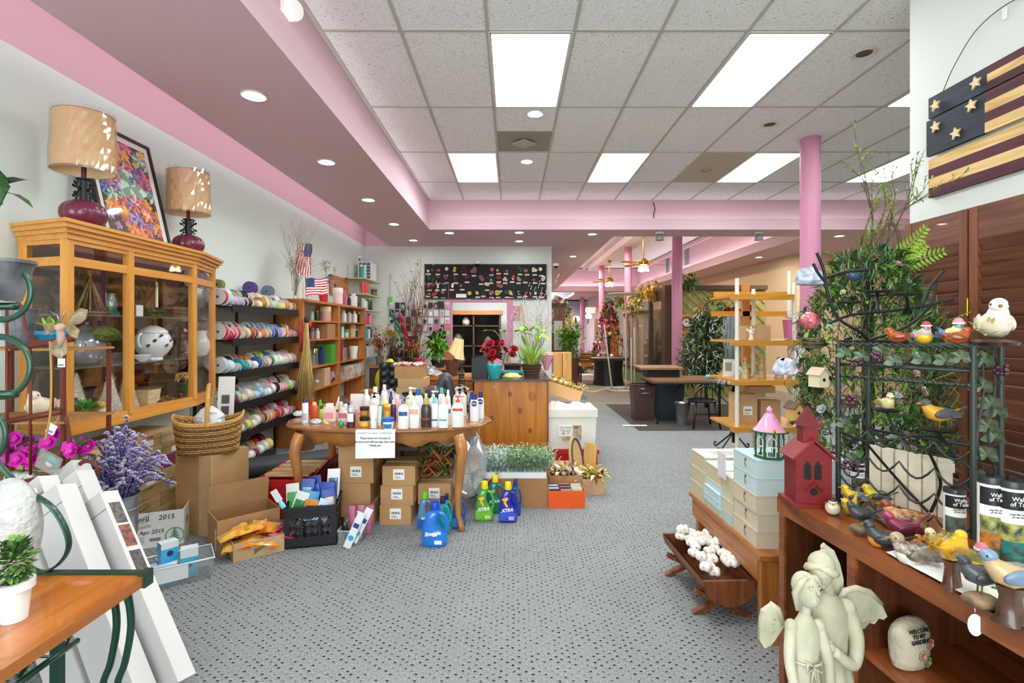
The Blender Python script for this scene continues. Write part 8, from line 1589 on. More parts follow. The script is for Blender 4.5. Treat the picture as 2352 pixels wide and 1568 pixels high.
B_(2240,1330,.095,-110,'yellow-cheeked bird figurine with a pink hat beside the canary','#8a8a3a','#6a6a3a','#c8a060','#e0b828',hat='#d87a8a',legs=.03);B_(2252,1400,.095,165,'dark grey bird with a red cap on a flat stone at the table edge','#4a4c50','#33353a','#3a3a3e',stone='#b89a6a',legs=.02,gloss=.5)
B_(2322,1352,.10,175,'lime green parakeet figurine at the right edge','#a8c83a','#7aa83a','#b8d040',fat=1.15);B_(2322,1430,.115,160,'blue-grey and tan bird on a hollow wooden block','#c8a878','#6a8098','#7a90a8',log='#5a3a2c',beak='#4a4a4a')
b=MB();rr=random.Random(103);b.tube(bez([at(1990,1168,zb+.012),at(2030,1195,zb+.014),at(2060,1215,zb+.012)],5),.012,P('#6a5a48',.8,bump=.6),7);tag(b.build('branch_perch'),'rough bark branch lying under the finches','branch')
t=thing('price_tag','white oval price tag hanging over the cabinet front by a string','tag',cbn(.765,-.02,.735));b=MB();b.T=TR(0,0,-.03)@RZ(-.3)@RX(PI/2);b.lathe([(0,0),(1,0),(1,.0015),(0,.0015)],P('#f4f2f0',.5),24,rot=Matrix.Diagonal((.015,.026,1,1)),cap=False);b.build('tag',t);b=MB();b.tube([(0,0,0),(.03,.04,.03)],.001,M_paper,4);b.build('string',t)
# word tubes
def wtube(px,pyb,w,h,lab,cols,txt,z=zb):
    p=at(px,pyb,z);s=p.y/F;r=w*s/2;H_=h*s;t=thing('display_tube',lab,'tube',(p.x,p.y+r,z),group='clear tubes of wall lettering');MB().lathe([(0,.001),(r,.001),(r,H_*.9),(0,H_*.9)],P('#e8e8e4',.2,coat=.6),24,cap=False).build('tube',t)
    MB().lathe([(r*1.03,H_*.89),(r*1.03,H_*.95),(r,H_*.96),(0,H_*.96)],P('#2a2d33',.3),24,cap=False).build('cap',t);b=MB();b.bx(-r*.3,r*.3,-.004,.004,H_*.955,H_,M_black);b.build('hang_tab',t)
    b=MB();b.T=RZ(-.25)
    for c,k0,k1 in cols:
        b.sheet([[(r*1.015*math.cos(a),r*1.015*math.sin(a),H_*k0),(r*1.015*math.cos(a),r*1.015*math.sin(a),H_*k1)]for a in[-PI/2+(i-8)*.17 for i in range(17)]],P(c,.3,**(dict(h2='#3a3a34',vs=40)if c not in('#1c1e22','#f4f4f2')else{})))
    b.build('printed_label',t)
    if txt:text(txt,r*.52,P('#ffffff',.5),'lettering',t,(-.25*r,-r*1.06,H_*.77),(PI/2,0,-.22),space=.85);text('may the words\nof our home',r*.24,M_ink,'lettering',t,(-.25*r,-r*1.06,H_*.63),(PI/2,0,-.22))
c4=[('#1c1e22',.68,.86),('#f4f4f2',.57,.68),('#a8a860',.40,.57),('#d07a28',.25,.40),('#4a5040',.08,.25)];c5=[('#1c1e22',.68,.86),('#f4f4f2',.54,.68),('#b0b060',.36,.54),('#1f7a78',.2,.36),('#3a5a40',.03,.2)]
wtube(2297,1318,47,228,'tall display tube with black Walls of Talk label, orange and olive bands',c4,'Walls\nof Talk');wtube(2349,1330,54,230,'tall display tube with teal band cut off by the picture edge',c5,'Walls\nof Talk');wtube(2211,1262,42,140,'shorter display tube with a yellow bottom band by the rack post',[('#1c1e22',.66,.86),('#f4f4f2',.52,.66),('#5a6a60',.25,.52),('#e0d860',.03,.25)],'Walls\nof Talk');wtube(1979,1152,28,98,'small display tube at the left post of the wine rack',[('#1c1e22',.68,.86),('#f4f4f2',.55,.68),('#6a6a5a',.2,.55),('#c8b060',.03,.2)],'HOME')
# red birdhouse church
p=at(1877,1166,zb);t=thing('birdhouse','red wooden church birdhouse with a steeple on the cabinet corner','birdhouse',(p.x,p.y+.06,zb),-.12);mr=P('#7e1a1c',.6,var=.15,vs=10,bump=.2);mr2=P('#6a1518',.6)
MB().bx(-.08,.08,-.065,.065,0,.012,mr).build('base',t);MB().bx(-.062,.062,-.05,.05,.012,.18,mr).add([(-.062,-.05,.18),(.062,-.05,.18),(0,-.05,.235),(-.062,.05,.18),(.062,.05,.18),(0,.05,.235)],[[0,1,2],[4,3,5]],mr).build('walls',t)
for s in(-1,1):b=MB();b.T=TR(0,0,.245)@RY(s*.75);b.bx(0 if s>0 else-.105,.105 if s>0 else 0,-.062,.062,-.004,.004,mr);b.build('roof_panel',t)
MB().bx(-.026,.026,-.026,.026,.215,.29,mr).build('belfry',t);MB().add([(-.034,-.034,.29),(.034,-.034,.29),(.034,.034,.29),(-.034,.034,.29),(0,0,.365)],[[0,1,4],[1,2,4],[2,3,4],[3,0,4],[3,2,1,0]],mr2).build('spire',t)
for x in(-.022,.014):b=MB();b.add([(x-.012,-.0515,.10),(x+.012,-.0515,.10),(x+.012,-.0515,.15),(x,-.0515,.168),(x-.012,-.0515,.15)],[[0,1,2,3,4]],M_black);b.build('arched_window',t)
b=MB();b.T=TR(0,-.0512,.055)@RX(PI/2);b.cyl((0,0,0),(0,0,.001),.013,M_black,n=18);b.build('entrance',t)
for s in(-1,1):b=MB();b.T=TR(0,-.06,.09)@RY(s*.75);b.bx(0 if s>0 else-.042,.042 if s>0 else 0,-.01,.01,-.002,.002,mr);b.build('porch_roof',t)
# things inside the cabinet
def stone_sign(u,v,z,lab,s=1.0):
    c=cbn(u,v,z);t=thing('garden_stone',lab,'stone',c,.35);b=MB();b.ell((0,0,.055*s),(.068*s,.04*s,.075*s),P('#c8bfa6',.8,var=.1,vs=10,bump=.4),18,11)
    for i in range(len(b.v)):v_=b.v[i];b.v[i]=Vector((max(-.055*s,min(.055*s,v_.x))*(1.1-.25*math.sin(v_.z*30)),v_.y,max(0,v_.z)))
    b.build('stone',t);text('WELCOME\nTO MY\nGARDEN',.014*s,M_ink,'lettering',t,(-.018*s,-.036*s,.10*s),(PI/2-.1,0,-.1),bold=.0004)
    b=MB()
    for x,z_,c_ in((-.01,.05,'#c8906a'),(.02,.075,'#c07868'),(.01,.03,'#7a9a5a')):rose(b,Vector((x*s,-.034*s,z_*s)),.015*s,P(c_,.6),None,(0,-1,0),2)
    b.build('carved_flowers',t)
stone_sign(.46,.10,.4005,'carved welcome to my garden stone on the cabinet shelf, left',1.1);stone_sign(.86,.16,.4005,'second carved garden stone behind the price tag on the shelf')
c=cbn(.72,.08,.4005);t=thing('brick_ornament','small brick pillar ornament with a yellow bird on the cabinet shelf','ornament',c,.3);MB().box((0,0,.05),(.04,.035,.095),P('#9a6a58',.7,h2='#4a2a24',vs=40)).build('brick_pillar',t);MB().ell((0,0,.10),(.026,.024,.014),P('#2a2c3a',.4)).build('slate_top',t);b=MB();b.ell((-.026,-.01,.062),(.009,.009,.018),P('#d8b030',.4),10,6);b.build('yellow_bird',t)
c=cbn(.98,.10,.4005);b=MB();basket(b,.055,.08,.07,P('#c8a070',.7),P('#9a7448',.7),24,5);tag(b.build('slat_basket',loc=c),'round slat basket at the right end of the cabinet shelf','basket')
b=MB();rr=random.Random(104)
for i in range(120):q=cbn(rr.uniform(.05,.33),rr.uniform(.1,.5),.07+rr.random()*.25);b.leaf(q,(rr.uniform(-1,1),rr.uniform(-1,1),rr.uniform(-.2,1)),.08,.03,P(rr.choice(['#8a4a20','#6a3418','#a86838','#4a2c1c']),.8),.5)
tag(b.build('dried_leaves'),'heap of brown dried leaves in the left cabinet bay','leaves');b=MB();[branchy(b,at(1830,1330,.3)+Vector((0,.25,-.1)),(rr.uniform(-.4,.3),0,1),.26,.003,P('#6a5a4a'),2,.5,3,leafm=P('#5a5244',.8),leafL=.02,rnd=rr)for _ in range(6)];tag(b.build('dry_twigs'),'dry feathery twigs rising behind the angel statue','twigs')
# ---------------- angel statue ----------------
M_st=P('#cdcab0',.75,h2='#aeab90',vs=7,bump=.3,bs=40)
t=thing('angel_statue','cream stone statue of a tall winged woman embracing a small winged girl','statue',(.845,1.42,0),rot=(0,0,0));t.scale=(.88,.88,1)
def robe(b,cx,cy,prof,folds,amp):
    n=60;g=[]
    for z,rx,ry,dx,dy,k in prof:g.append([(cx+dx+rx*math.cos(a)*(1+amp*k*math.cos(folds*a+z*3)),cy+dy+ry*math.sin(a)*(1+amp*k*math.cos(folds*a+z*3)),z)for a in[2*PI*i/n for i in range(n+1)]])
    b.sheet(g,M_st);b.add([g[-1][i]for i in range(n)],[list(range(n))],M_st)
def head(b,c,r,look,tilt=0,hair=1,bun=False):
    T0=b.T;b.T=T0@TR(c)@RZ(look)@RX(tilt) # faces -Y
    b.ell((0,0,0),(r*.78,r*.9,r),M_st,18,12);b.ell((0,-r*.25,-r*.45),(r*.52,r*.6,r*.5),M_st,12,8)
    b.tube([(0,-r*.84,r*.18),(0,-r*1.06,-r*.16),(0,-r*.9,-r*.24)],[r*.08,r*.13,r*.07],M_st,6)
    for s in(-1,1):b.ell((s*r*.3,-r*.80,r*.12),(r*.17,r*.09,r*.08),M_st,8,5);b.tube([(s*r*.12,-r*.87,r*.27),(s*r*.3,-r*.84,r*.34),(s*r*.5,-r*.7,r*.24)],r*.04,M_st,5)
    b.ell((0,-r*.87,-r*.46),(r*.2,r*.08,r*.05),M_st,8,5);b.ell((0,-r*.84,-r*.56),(r*.15,r*.08,r*.05),M_st,8,5)
    for i in range(13):
        a=math.radians(-20+220*i/12)-.17;x=math.cos(a);L_=r*(1.05 if hair else .2)
        b.tube([(x*r*.35,-r*.5*math.sin(a)*0-r*.62,r*.78),(x*r*.85,-r*.30,r*.45*abs(math.sin(a))+r*.25),(x*r*.9,r*.25,-r*.1),(x*r*.8,r*.5,-L_)],[r*.12,r*.22,r*.24,r*.12],M_st,6)
    b.ell((0,r*.25,r*.28),(r*.9,r*.85,r*.85),M_st,14,9)
    if bun:b.ell((0,r*1.05,r*.3),(r*.42,r*.4,r*.42),M_st,10,7)
    b.T=T0
def arm(b,pts,r):b.ell(pts[0],r*1.05,M_st,12,8);b.tube(bez(pts,5),[r*(1-.45*i/((len(pts)-1)*5))for i in range((len(pts)-1)*5+1)],M_st,10)
def hand(b,c,d,r): # palm, four fingers and a thumb
    c=Vector(c);d=Vector(d).normalized();s=d.cross(Vector((0,-1,0))).normalized();b.ell(c,(r*1.0,r*.7,r*1.0),M_st,10,6)
    for k in range(4):o=s*(k-1.5)*r*.5;L_=r*(1.5,1.8,1.75,1.3)[k];b.tube([c+o+d*r*.4,c+o+d*(r*.4+L_*.55)+Vector((0,-.15*r,0)),c+o*.9+d*(r*.4+L_)+Vector((0,.1*r,-.2*r))],[r*.26,r*.24,r*.17],M_st,6)
    b.tube([c-s*r*.7,c-s*r*1.1+d*r*.6,c-s*r*.9+d*r*1.2],[r*.28,r*.24,r*.18],M_st,6)
b=MB() # tall woman at the right, leaning to the left
robe(b,.085,.02,[(0,.098,.085,0,0,1),(.15,.088,.075,0,0,1),(.30,.075,.062,0,0,.8),(.40,.064,.052,0,0,.5),(.46,.052,.043,.0,0,.25),(.51,.047,.04,0,0,.1),(.56,.055,.043,-.004,0,.0),(.60,.056,.038,-.006,0,0),(.625,.035,.028,-.008,0,0),(.645,.017,.017,-.012,0,0)],9,.12)
b.tube([(.078,.02,.62),(.07,.015,.66),(.052,.0,.70)],[.02,.016,.016],M_st,10);head(b,(.035,-.005,.715),.045,-.75,.45,0,True)
arm(b,[(.13,.015,.60),(.145,-.01,.53),(.11,-.045,.475),(.04,-.06,.52)],.026);hand(b,(.03,-.062,.53),(-.6,0,.8),.013)
b.build('tall_figure',t)
b=MB() # small girl at the left
robe(b,-.075,-.02,[(0,.072,.065,0,0,1),(.15,.064,.056,0,0,1),(.30,.054,.046,0,0,.8),(.38,.044,.037,0,0,.5),(.435,.036,.031,0,0,.15),(.48,.042,.033,0,0,0),(.515,.04,.028,0,0,0),(.535,.022,.02,0,0,0),(.55,.014,.014,0,0,0)],8,.12)
b.tube([(-.075,-.02,.53),(-.073,-.022,.575)],.015,M_st,8);head(b,(-.07,-.025,.605),.04,.2,-.35,1)
for s in(-1,1):arm(b,[(-.075+s*.040,-.02,.515),(-.075+s*.056,-.04,.44),(-.075+s*.045,-.065,.375),(-.075+s*.01,-.08,.35)],.018);hand(b,(-.075+s*.008,-.084,.342),(-s*.3,0,-1),.010)
b.tube([(-.075+.046*math.cos(q*.524),-.02+.037*math.sin(q*.524),.44)for q in range(12)],.003,M_st,5,True)
for s in(-1,1):b.tube([(-.075,-.062,.44),(-.075+s*.02,-.068,.452),(-.075+s*.022,-.068,.43),(-.075,-.064,.437)],.003,M_st,5);b.tube([(-.075,-.062,.437),(-.075+s*.008,-.066,.40)],.003,M_st,5)
for s in(-1,1):b.tube([(-.07+s*.008,-.086,.34),(-.07+s*.012,-.085,.27),(-.06+s*.004,-.09,.21)],.003,M_st,5)
o=b.build('small_figure',t);o.scale=(1.06,1.06,1.13);o.location=(.035,-.03,0)
def wing(nm,root,pts,ax_):
    b=MB();root=Vector(root);n=len(pts);fr=[root]+[root+Vector(p)for p in pts];off=Vector(ax_)*.007
    b.add([p+off for p in fr]+[p-off for p in fr],[list(range(n+1)),[n+1+i for i in range(n+1)][::-1]]+[(i,(i+1)%(n+1),n+1+(i+1)%(n+1),n+1+i)for i in range(n+1)],M_st)
    b.tube([root]+[root+Vector(p)for p in pts[:max(2,n//3)]],.010,M_st,8)
    for p in pts[1:-1]:b.tube([root+Vector(p)*.35,root+Vector(p)],.003,M_st,5)
    b.build(nm,t)
wing('wing',(.125,.055,.585),[(.03,.005,.045),(.07,.01,.05),(.12,.015,.035),(.16,.02,.0),(.178,.02,-.035),(.165,.02,-.045),(.15,.02,-.040),(.135,.02,-.058),(.118,.02,-.054),(.10,.02,-.072),(.08,.015,-.066),(.06,.01,-.055),(.02,0,-.03)],(0,1,0))
wing('wing',(.135,.08,.58),[(-.005,.01,.07),(-.012,.015,.12),(-.035,.02,.165),(-.025,.02,.175),(.005,.02,.155),(.025,.02,.115),(.034,.015,.07),(.03,.01,.02)],(0,1,0))
wing('wing',(-.085,.0,.56),[(-.012,.01,.04),(-.035,.015,.052),(-.062,.015,.035),(-.07,.015,.0),(-.07,.015,-.05),(-.055,.015,-.072),(-.035,.012,-.06),(-.018,.01,-.04)],(0,1,0))

# ---------------- bench with photo boxes and cotton trough ----------------
M_bn=wood('#bf7a38','#8e5222',.4,1,.8,.2);t=thing('wooden_bench','honey pine bench carrying stacks of photo boxes','bench',(0,0,0));MB().bx(1.09,1.58,2.2,3.08,.378,.40,M_bn).build('seat',t)
MB().bx(1.10,1.12,2.24,3.05,.27,.377,M_bn).build('apron',t);MB().bx(1.12,1.56,2.24,2.26,.30,.377,M_bn).build('apron',t)
for x,y in((1.105,2.21),(1.49,2.21),(1.105,2.97),(1.49,2.97)):MB().bx(x,x+.075,y,y+.035,0,.377,wood('#c17c3a','#945826',.4,2,.8,.2)).build('leg',t)
def pbox(c,w,l,h,m,lab,top,rz=0,cord=True):
    t=thing('photo_box',lab,'box',c,rz,'photo boxes stacked on the bench');mm=P(m,.7);MB().bx(0,w,0,l,0,h,mm).build('box',t);MB().bx(-.002,w+.002,-.002,l+.002,h*.93,h+.0008,P(top,.6)).build('lid',t)
    if cord:b=MB();b.ell((-.003,l*.45,h*.75),(.004,.006,.006),P('#6a3a24',.5),8,5);b.tube([(-.004,l*.45,h*.75),(-.01,l*.42,h*.55),(-.006,l*.4,h*.3)],.0015,P('#6a3a24'),4);b.build('button_tie',t)
nm5=('bottom','second','middle','fourth','top')
for i in range(5):pbox((1.115+R.uniform(-.004,.004),2.275,.4005+.0805*i),.42,.24,.0795,'#cfc4a8' if i<3 else '#c4d4d4','%s box of the tallest stack nearest the camera, %s'%(nm5[i],'light blue' if i>2 else 'beige'),'#cfc4a8' if i<3 else '#b8d8dc')
for i in range(4):pbox((1.11+R.uniform(-.003,.003),2.525,.4005+.062*i),.3,.11,.061,('#b8c8cc','#cfc6a8','#d0c4a4','#ccc2a2')[i],'%s box of the narrow stack behind the tallest one'%nm5[i],'#ddd6c4',cord=False)
for i,m in enumerate(('#cdd0bc','#b8d4dc','#b4d2dc','#bcd4da','#cbbf9e')):pbox((1.105-.012*(i in(1,2)),2.645,.4005+(.042,.042,.042,.042,.0)[0]*i if i<4 else .4005+.168),.3,.2,.041 if i<4 else .085,m,'%s box of the stack left of the middle, %s'%(nm5[i],'light blue' if 0<i<4 else 'cream'),'#dfe4e0',cord=False)
for i in range(3):pbox((1.10,2.855,.4005+.09*i),.32,.2,.0895,'#c9bd9c','%s beige box of the stack at the far end of the bench'%('bottom','middle','top')[i],'#ded8c8',cord=False)
b=MB();b.bx(-.002,0,-.05,.05,-.07,.06,P('#dcdce4'));o=b.build('paper_tag',loc=(1.092,2.60,.70));tag(o,'lilac white paper tag hanging from the stacked photo boxes','tag')
b=MB();b.bx(.03,.25,.02,.16,0,.002,M_paper);[b.bx(.05,.2,.03+.02*k,.04+.02*k,.002,.0028,P('#8a8e98'))for k in range(4)];tag(b.build('printed_sheet',loc=(1.12,2.87,.6715)),'printed sheet lying on the far stack of photo boxes','sheet')
# pink roofed greenhouse lantern
p=Vector((1.20,2.33,.804));t=thing('candle_lantern','little green vine-covered lantern house with a pink roof on the boxes','lantern',p,.25);mg=P('#1d5a3a',.5);b=MB();r=.058;hexp=[(r*math.cos(k*PI/3+.5),r*math.sin(k*PI/3+.5))for k in range(6)]
b.prism([(x*1.15,y*1.15)for x,y in hexp],0,.008,mg);b.build('base',t)
for k in range(6):x,y=hexp[k];b=MB();b.cyl((x,y,.008),(x,y,.125),.005,mg,n=6);leaves(b,(x,y,.07),(.004,.004,.05),12,.014,.01,[mg,M_g1],.3);b.build('post',t)
b=MB()
for k in range(6):a,q=Vector((*hexp[k],0)),Vector((*hexp[(k+1)%6],0));c=(a+q)/2;d=(q-a).normalized();b.tube([c+d*.018+Vector((0,0,.012)),c+d*.018+Vector((0,0,.085)),c+Vector((0,0,.105)),c-d*.018+Vector((0,0,.085)),c-d*.018+Vector((0,0,.012))],.003,M_white,5,True);b.tube([c+d*.018+Vector((0,0,.055)),c-d*.018+Vector((0,0,.055))],.003,M_white,5)
b.build('window_frames',t);b=MB();b.lathe([(.078,.122),(.06,.14),(.018,.205),(0,.21)],P('#e79ac0',.4,coat=.4),6,cap=False);b.build('roof',t);b=MB();b.lathe([(0,.205),(.012,.21),(.014,.222),(.006,.235),(0,.24)],P('#e79ac0',.4),10,cap=False);b.build('finial',t);b=MB();b.tube([(.078*math.cos(q*PI/9),.078*math.sin(q*PI/9),.124)for q in range(18)],.004,mg,5,True);rose(b,(-.03,-.065,.13),.012,P('#e8c020',.5),P('#6a3a1a'),(0,-1,.4),1);b.build('vine_eave',t)
# cotton trough
t=thing('wooden_trough','half-barrel wooden trough of cotton bolls on crossed feet under the bench','trough',(1.03,2.36,.085),-.0,rot=(math.radians(0),0,.04));mwt=wood('#8a4e26','#55280f',.5,1,1,.1);b=MB();r=.13;g0=[]
for k in range(2):
    rr_=r-.012*k;g=[[(rr_*math.cos(a),y,r+rr_*math.sin(a)*.95)for a in[PI+PI*i/14 for i in range(15)]]for y in(0,.55)];b.sheet(g,mwt)
b.build('staves',t)
for y,nm in((0,'end_board'),(.55,'end_board')):b=MB();b.prism([(r*math.cos(PI+PI*i/14),r*math.sin(PI+PI*i/14)*.95)for i in range(15)],-.008,.008,mwt);b.T=Matrix();o=b.build(nm,t);o.rotation_euler=(PI/2,0,0);o.location=(0,y,r)
for y in(.08,.46):b=MB();b.box((0,y,-.02),(.30,.03,.022),mwt,RY(.45));b.box((0,y+.03,-.02),(.30,.03,.022),mwt,RY(-.45));b.build('crossed_foot',t)
b=MB();rr=random.Random(111)
for i in range(34):
    c=Vector((1.03+rr.uniform(-.09,.09),2.40+rr.uniform(.02,.48),.215+rr.uniform(0,.05)))
    for k in range(4):a=k*PI/2+i;b.ell(c+Vector((.015*math.cos(a),.015*math.sin(a),0)),(.018,.018,.019),P('#f2ece4',.95,bump=.5),8,6)
    for k in range(4):a=k*PI/2+i+.8;b.leaf(c-Vector((0,0,.015)),(math.cos(a),math.sin(a),.5),.04,.012,P('#4a2e20',.8),-.2)
tag(b.build('cotton_bolls'),'heap of white cotton bolls with dark husks in the trough','cotton',kind='stuff')
# ---------------- flower tree ----------------
FX,FY=1.93,2.72;t=thing('flower_tree','tall cone of mixed greenery, moss and silk flowers beside the shutters','tree',(FX,FY,0));b=MB();b.tube([(0,0,0),(.01,0,1),(0,0,1.75)],.03,M_twigd,8);b.lathe([(0,0),(.15,0),(.18,.22),(0,.22)],M_twigd,16,cap=False);b.build('trunk',t)
rr=random.Random(120)
def shell(z):return .30*min(1,(1.93-z)/.55+.12)if z>.5 else .30
def pt(z=None,out=1.0):
    z=rr.uniform(.45,1.80)if z is None else z;a=rr.uniform(2.5,6.6);r=shell(z)*rr.uniform(.75,1.08)*out;return Vector((r*math.cos(a),r*math.sin(a),z))
for nm,n,ms,L_,w in(('ivy_leaves',170,[M_g3,M_g1],.06,.045),('light_leaves',260,[M_g2,M_g4,M_g1],.06,.022),('fern_fronds',60,[M_g1,M_g4],.2,.05)):
    b=MB()
    for i in range(n):
        p=pt();d=Vector((p.x,p.y,0)).normalized()
        if nm=='fern_fronds':
            q=p+d*.10+Vector((0,0,.05));b.tube([p,q],.002,M_g2,3);s=d.cross(Vector((0,0,1)))
            for k in range(7):
                for sg in(-1,1):b.leaf(p.lerp(q,k/7),d*.4+s*sg+Vector((0,0,.1)),.05*(1-k/9),.012,ms[i%2],.2)
        else:leaves(b,p,.04,5,L_,w,ms,.1,.4,rr)
    b.build(nm,t)
b=MB();
for i in range(650):p=pt(out=1.05);q=p+Vector((p.x,p.y,0)).normalized()*.02;b.tube(bez([p,q+Vector((rr.uniform(-.05,.05),rr.uniform(-.05,.05),-.05)),q+Vector((rr.uniform(-.07,.07),rr.uniform(-.05,.05),-.13))],3),.002,rr.choice([M_moss,P('#8a9a3a',.9),M_twig]),3)
b.build('moss_strands',t);b=MB()
for i in range(4200):p=pt(out=1.02);d=Vector((p.x,p.y,.3)).normalized()+Vector((rr.uniform(-.6,.6),rr.uniform(-.6,.6),rr.uniform(-.6,.6)));b.leaf(p,d,.065,.005,rr.choice([M_g3,M_g3,M_g5]),.1)
b.build('pine_needles',t);b=MB()
for i in range(46):p=pt(out=1.08);rose(b,p,rr.uniform(.012,.03),P(rr.choice(['#f0f0e8','#e8e8f0','#c8ccd8','#e8e4b0','#d8a8b8']),.6),None,(p.x,p.y,.2),2)
b.build('small_blossoms',t);b=MB()
for dx,dy,dz,L_ in((.45,-.1,1,.40),(.1,-.1,1,.42),(-.25,0,1,.25),(.3,.1,.9,.3)):branchy(b,(.0,0,1.68),(dx,dy,dz),L_,.006,M_twig,3,.4,3,[M_g2,M_g4],.022,rr)
b.tube(bez([(.06,-.05,1.68),(.04,-.05,1.88),(.09,-.05,1.97),(.14,-.05,1.88),(.13,-.05,1.68)],6),.009,M_twig,7);b.build('top_twigs',t)
b=MB()
for a,L_ in((.25,.30),(.75,.26),(.5,.22)):
    q0=Vector((.08,-.05,1.72));q1=q0+Vector((math.cos(a),-.1,math.sin(a)*1.3))*L_;b.tube([q0,q1],.003,M_g2,4);d=(q1-q0).normalized();s=d.cross(Vector((0,1,0)))
    for k in range(12):
        for sg in(-1,1):b.leaf(q0.lerp(q1,(k+1)/13),s*sg+d*.4,.085*(1-k/16),.016,M_g4,.2,up=(0,1,0))
b.build('fern_fronds',t)
def tp_(px,py,dY=.0):return dp(px,py,FY-.30+dY)
def birdhouse(lab,p,s,m,roof):
    t=thing('birdhouse',lab,'birdhouse',p,.3,'tiny birdhouses in the tree');MB().bx(-s/2,s/2,-s/2,s/2,0,s,m).add([(-s/2,-s/2,s),(s/2,-s/2,s),(0,-s/2,s*1.5),(-s/2,s/2,s),(s/2,s/2,s),(0,s/2,s*1.5)],[[0,1,2],[4,3,5]],m).build('walls',t)
    for q in(-1,1):b=MB();b.T=TR(0,0,s*1.55)@RY(q*.8);b.bx(0 if q>0 else-s*.85,s*.85 if q>0 else 0,-s*.65,s*.65,-.003,.003,roof);b.build('roof_panel',t)
    b=MB();b.T=TR(0,-s/2-.001,s*.6)@RX(PI/2);b.cyl((0,0,0),(0,0,.001),s*.14,M_black,n=12);b.build('entrance',t)
birdhouse('cream birdhouse with shell roof half way down the flower tree',tp_(1880,888),.06,P('#e8dcb8',.6),P('#d8b8a0',.6));birdhouse('tan birdhouse with dark windows low in the flower tree',tp_(1824,962),.055,P('#c8a05a',.6),M_twig)
b=MB();b.ell((0,0,0),.042,P('#a81828',.15,coat=.8,h2='#e87888',vs=25));tag(b.build('red_bauble',loc=tp_(1860,736)),'shiny wrapped red bauble on the flower tree','bauble')
for px,py,lab in((1866,790,'twig nest with two pale eggs below the red bauble'),(1940,925,'moss nest with two eggs behind the red birdhouse')):
    t=thing('bird_nest',lab,'nest',tp_(px,py));b=MB();[b.tube([(.045*math.cos(a+k),.045*math.sin(a+k),.006*k-.015+rr.uniform(-.004,.004))for a in[q*.628 for q in range(10)]],.004,(M_twig,M_moss,M_twigd)[k%3],4,True)for k in range(8)];b.build('nest',t)
    for s in(-1,1):b=MB();b.ell((s*.016,-.01,.012),(.014,.014,.018),P('#cfdcc0',.4),10,7);b.build('egg',t)
for px,py,c,lab in((1860,655,'#c8ccd8','crumpled white tissue bloom at the upper left of the flower tree'),(1802,860,'#d8d8e8','lilac white flower cluster low left on the flower tree')):crumple('tissue_bloom',lab,tp_(px,py),(.06,.04,.045)if px<1850 else(.07,.05,.05),P(c,.5,h2='#9aa4b4',vs=30),px,'flower')
b=MB();b.ell((0,0,0),(.035,.025,.03),P('#2a4a5a',.3));tag(b.build('blue_bird',loc=tp_(1962,632)),'small dark blue bird near the top of the flower tree','ornament')
# ---------------- left foreground ----------------
GR=P('#1f4a3a',.35,.4,coat=.3);RU=P('#6e2f20',.5,.2)
t=thing('bakers_rack','dark green iron stand with an orange wood shelf in the left foreground','rack',(0,0,0));SZ=.65;ms=wood('#c4752a','#9c5416',.3,1,.7,.5)
MB().prism([(-1.118,1.525),(-2.1,1.525),(-2.1,.65),(-1.13,.65)][::-1],SZ-.03,SZ,ms).build('wood_shelf',t)
b=MB();b.bx(-1.75,-1.115,1.526,1.545,SZ-.012,SZ+.008,GR);b.bx(-1.135,-1.112,1.515,1.55,SZ-.035,SZ+.012,GR);b.build('back_bar',t)
def strap(pts,w=.011,m=None,thing_=None,nm='scroll'):b=MB();b.tube(bez(pts,6),w,m or GR,6,flat=.35);b.build(nm,thing_ or t)
Yk=1.535;q_=lambda px,py,Y=Yk:dp(px,py,Y)
strap([q_(-40,1020),q_(40,1110),q_(120,1165),q_(158,1240),q_(140,1290),q_(95,1312),q_(55,1290),q_(45,1245)],.012)
def ring(px,py,r,nm='ring'):c=q_(px,py);b=MB();b.tube([c+Vector((r*math.cos(k*PI/16),0,r*math.sin(k*PI/16)))for k in range(32)],.010,GR,6,True,flat=.6);b.build(nm,t)
ring(5,668,.088);ring(0,842,.092);ring(-55,1000,.09)
for py in(703,905):b=MB();b.tube([q_(-60,py),q_(38,py)],.012,GR,6);b.build('cross_bar',t)
b=MB();b.bx(-1.37,-1.345,1.48,1.505,0,SZ-.03,GR);b.build('leg',t)
for px in(252,285):
    Yl=1.50;b=MB();b.tube(bez([dp(px+5,1345,Yl),dp(px+16,1430,Yl),dp(px+2,1520,Yl),dp(px-20,1600,Yl),Vector((dp(px-20,1600,Yl).x,Yl,.0))],5),.010,GR,7);b.build('curved_leg',t)
strap([dp(178,1410,1.5),dp(140,1500,1.45),dp(80,1510,1.4),dp(40,1560,1.35)],.006,nm='brace');b=MB();b.tube([dp(178,1470,1.49),dp(40,1570,1.3)],.009,GR,6);b.build('brace',t)
t0=t
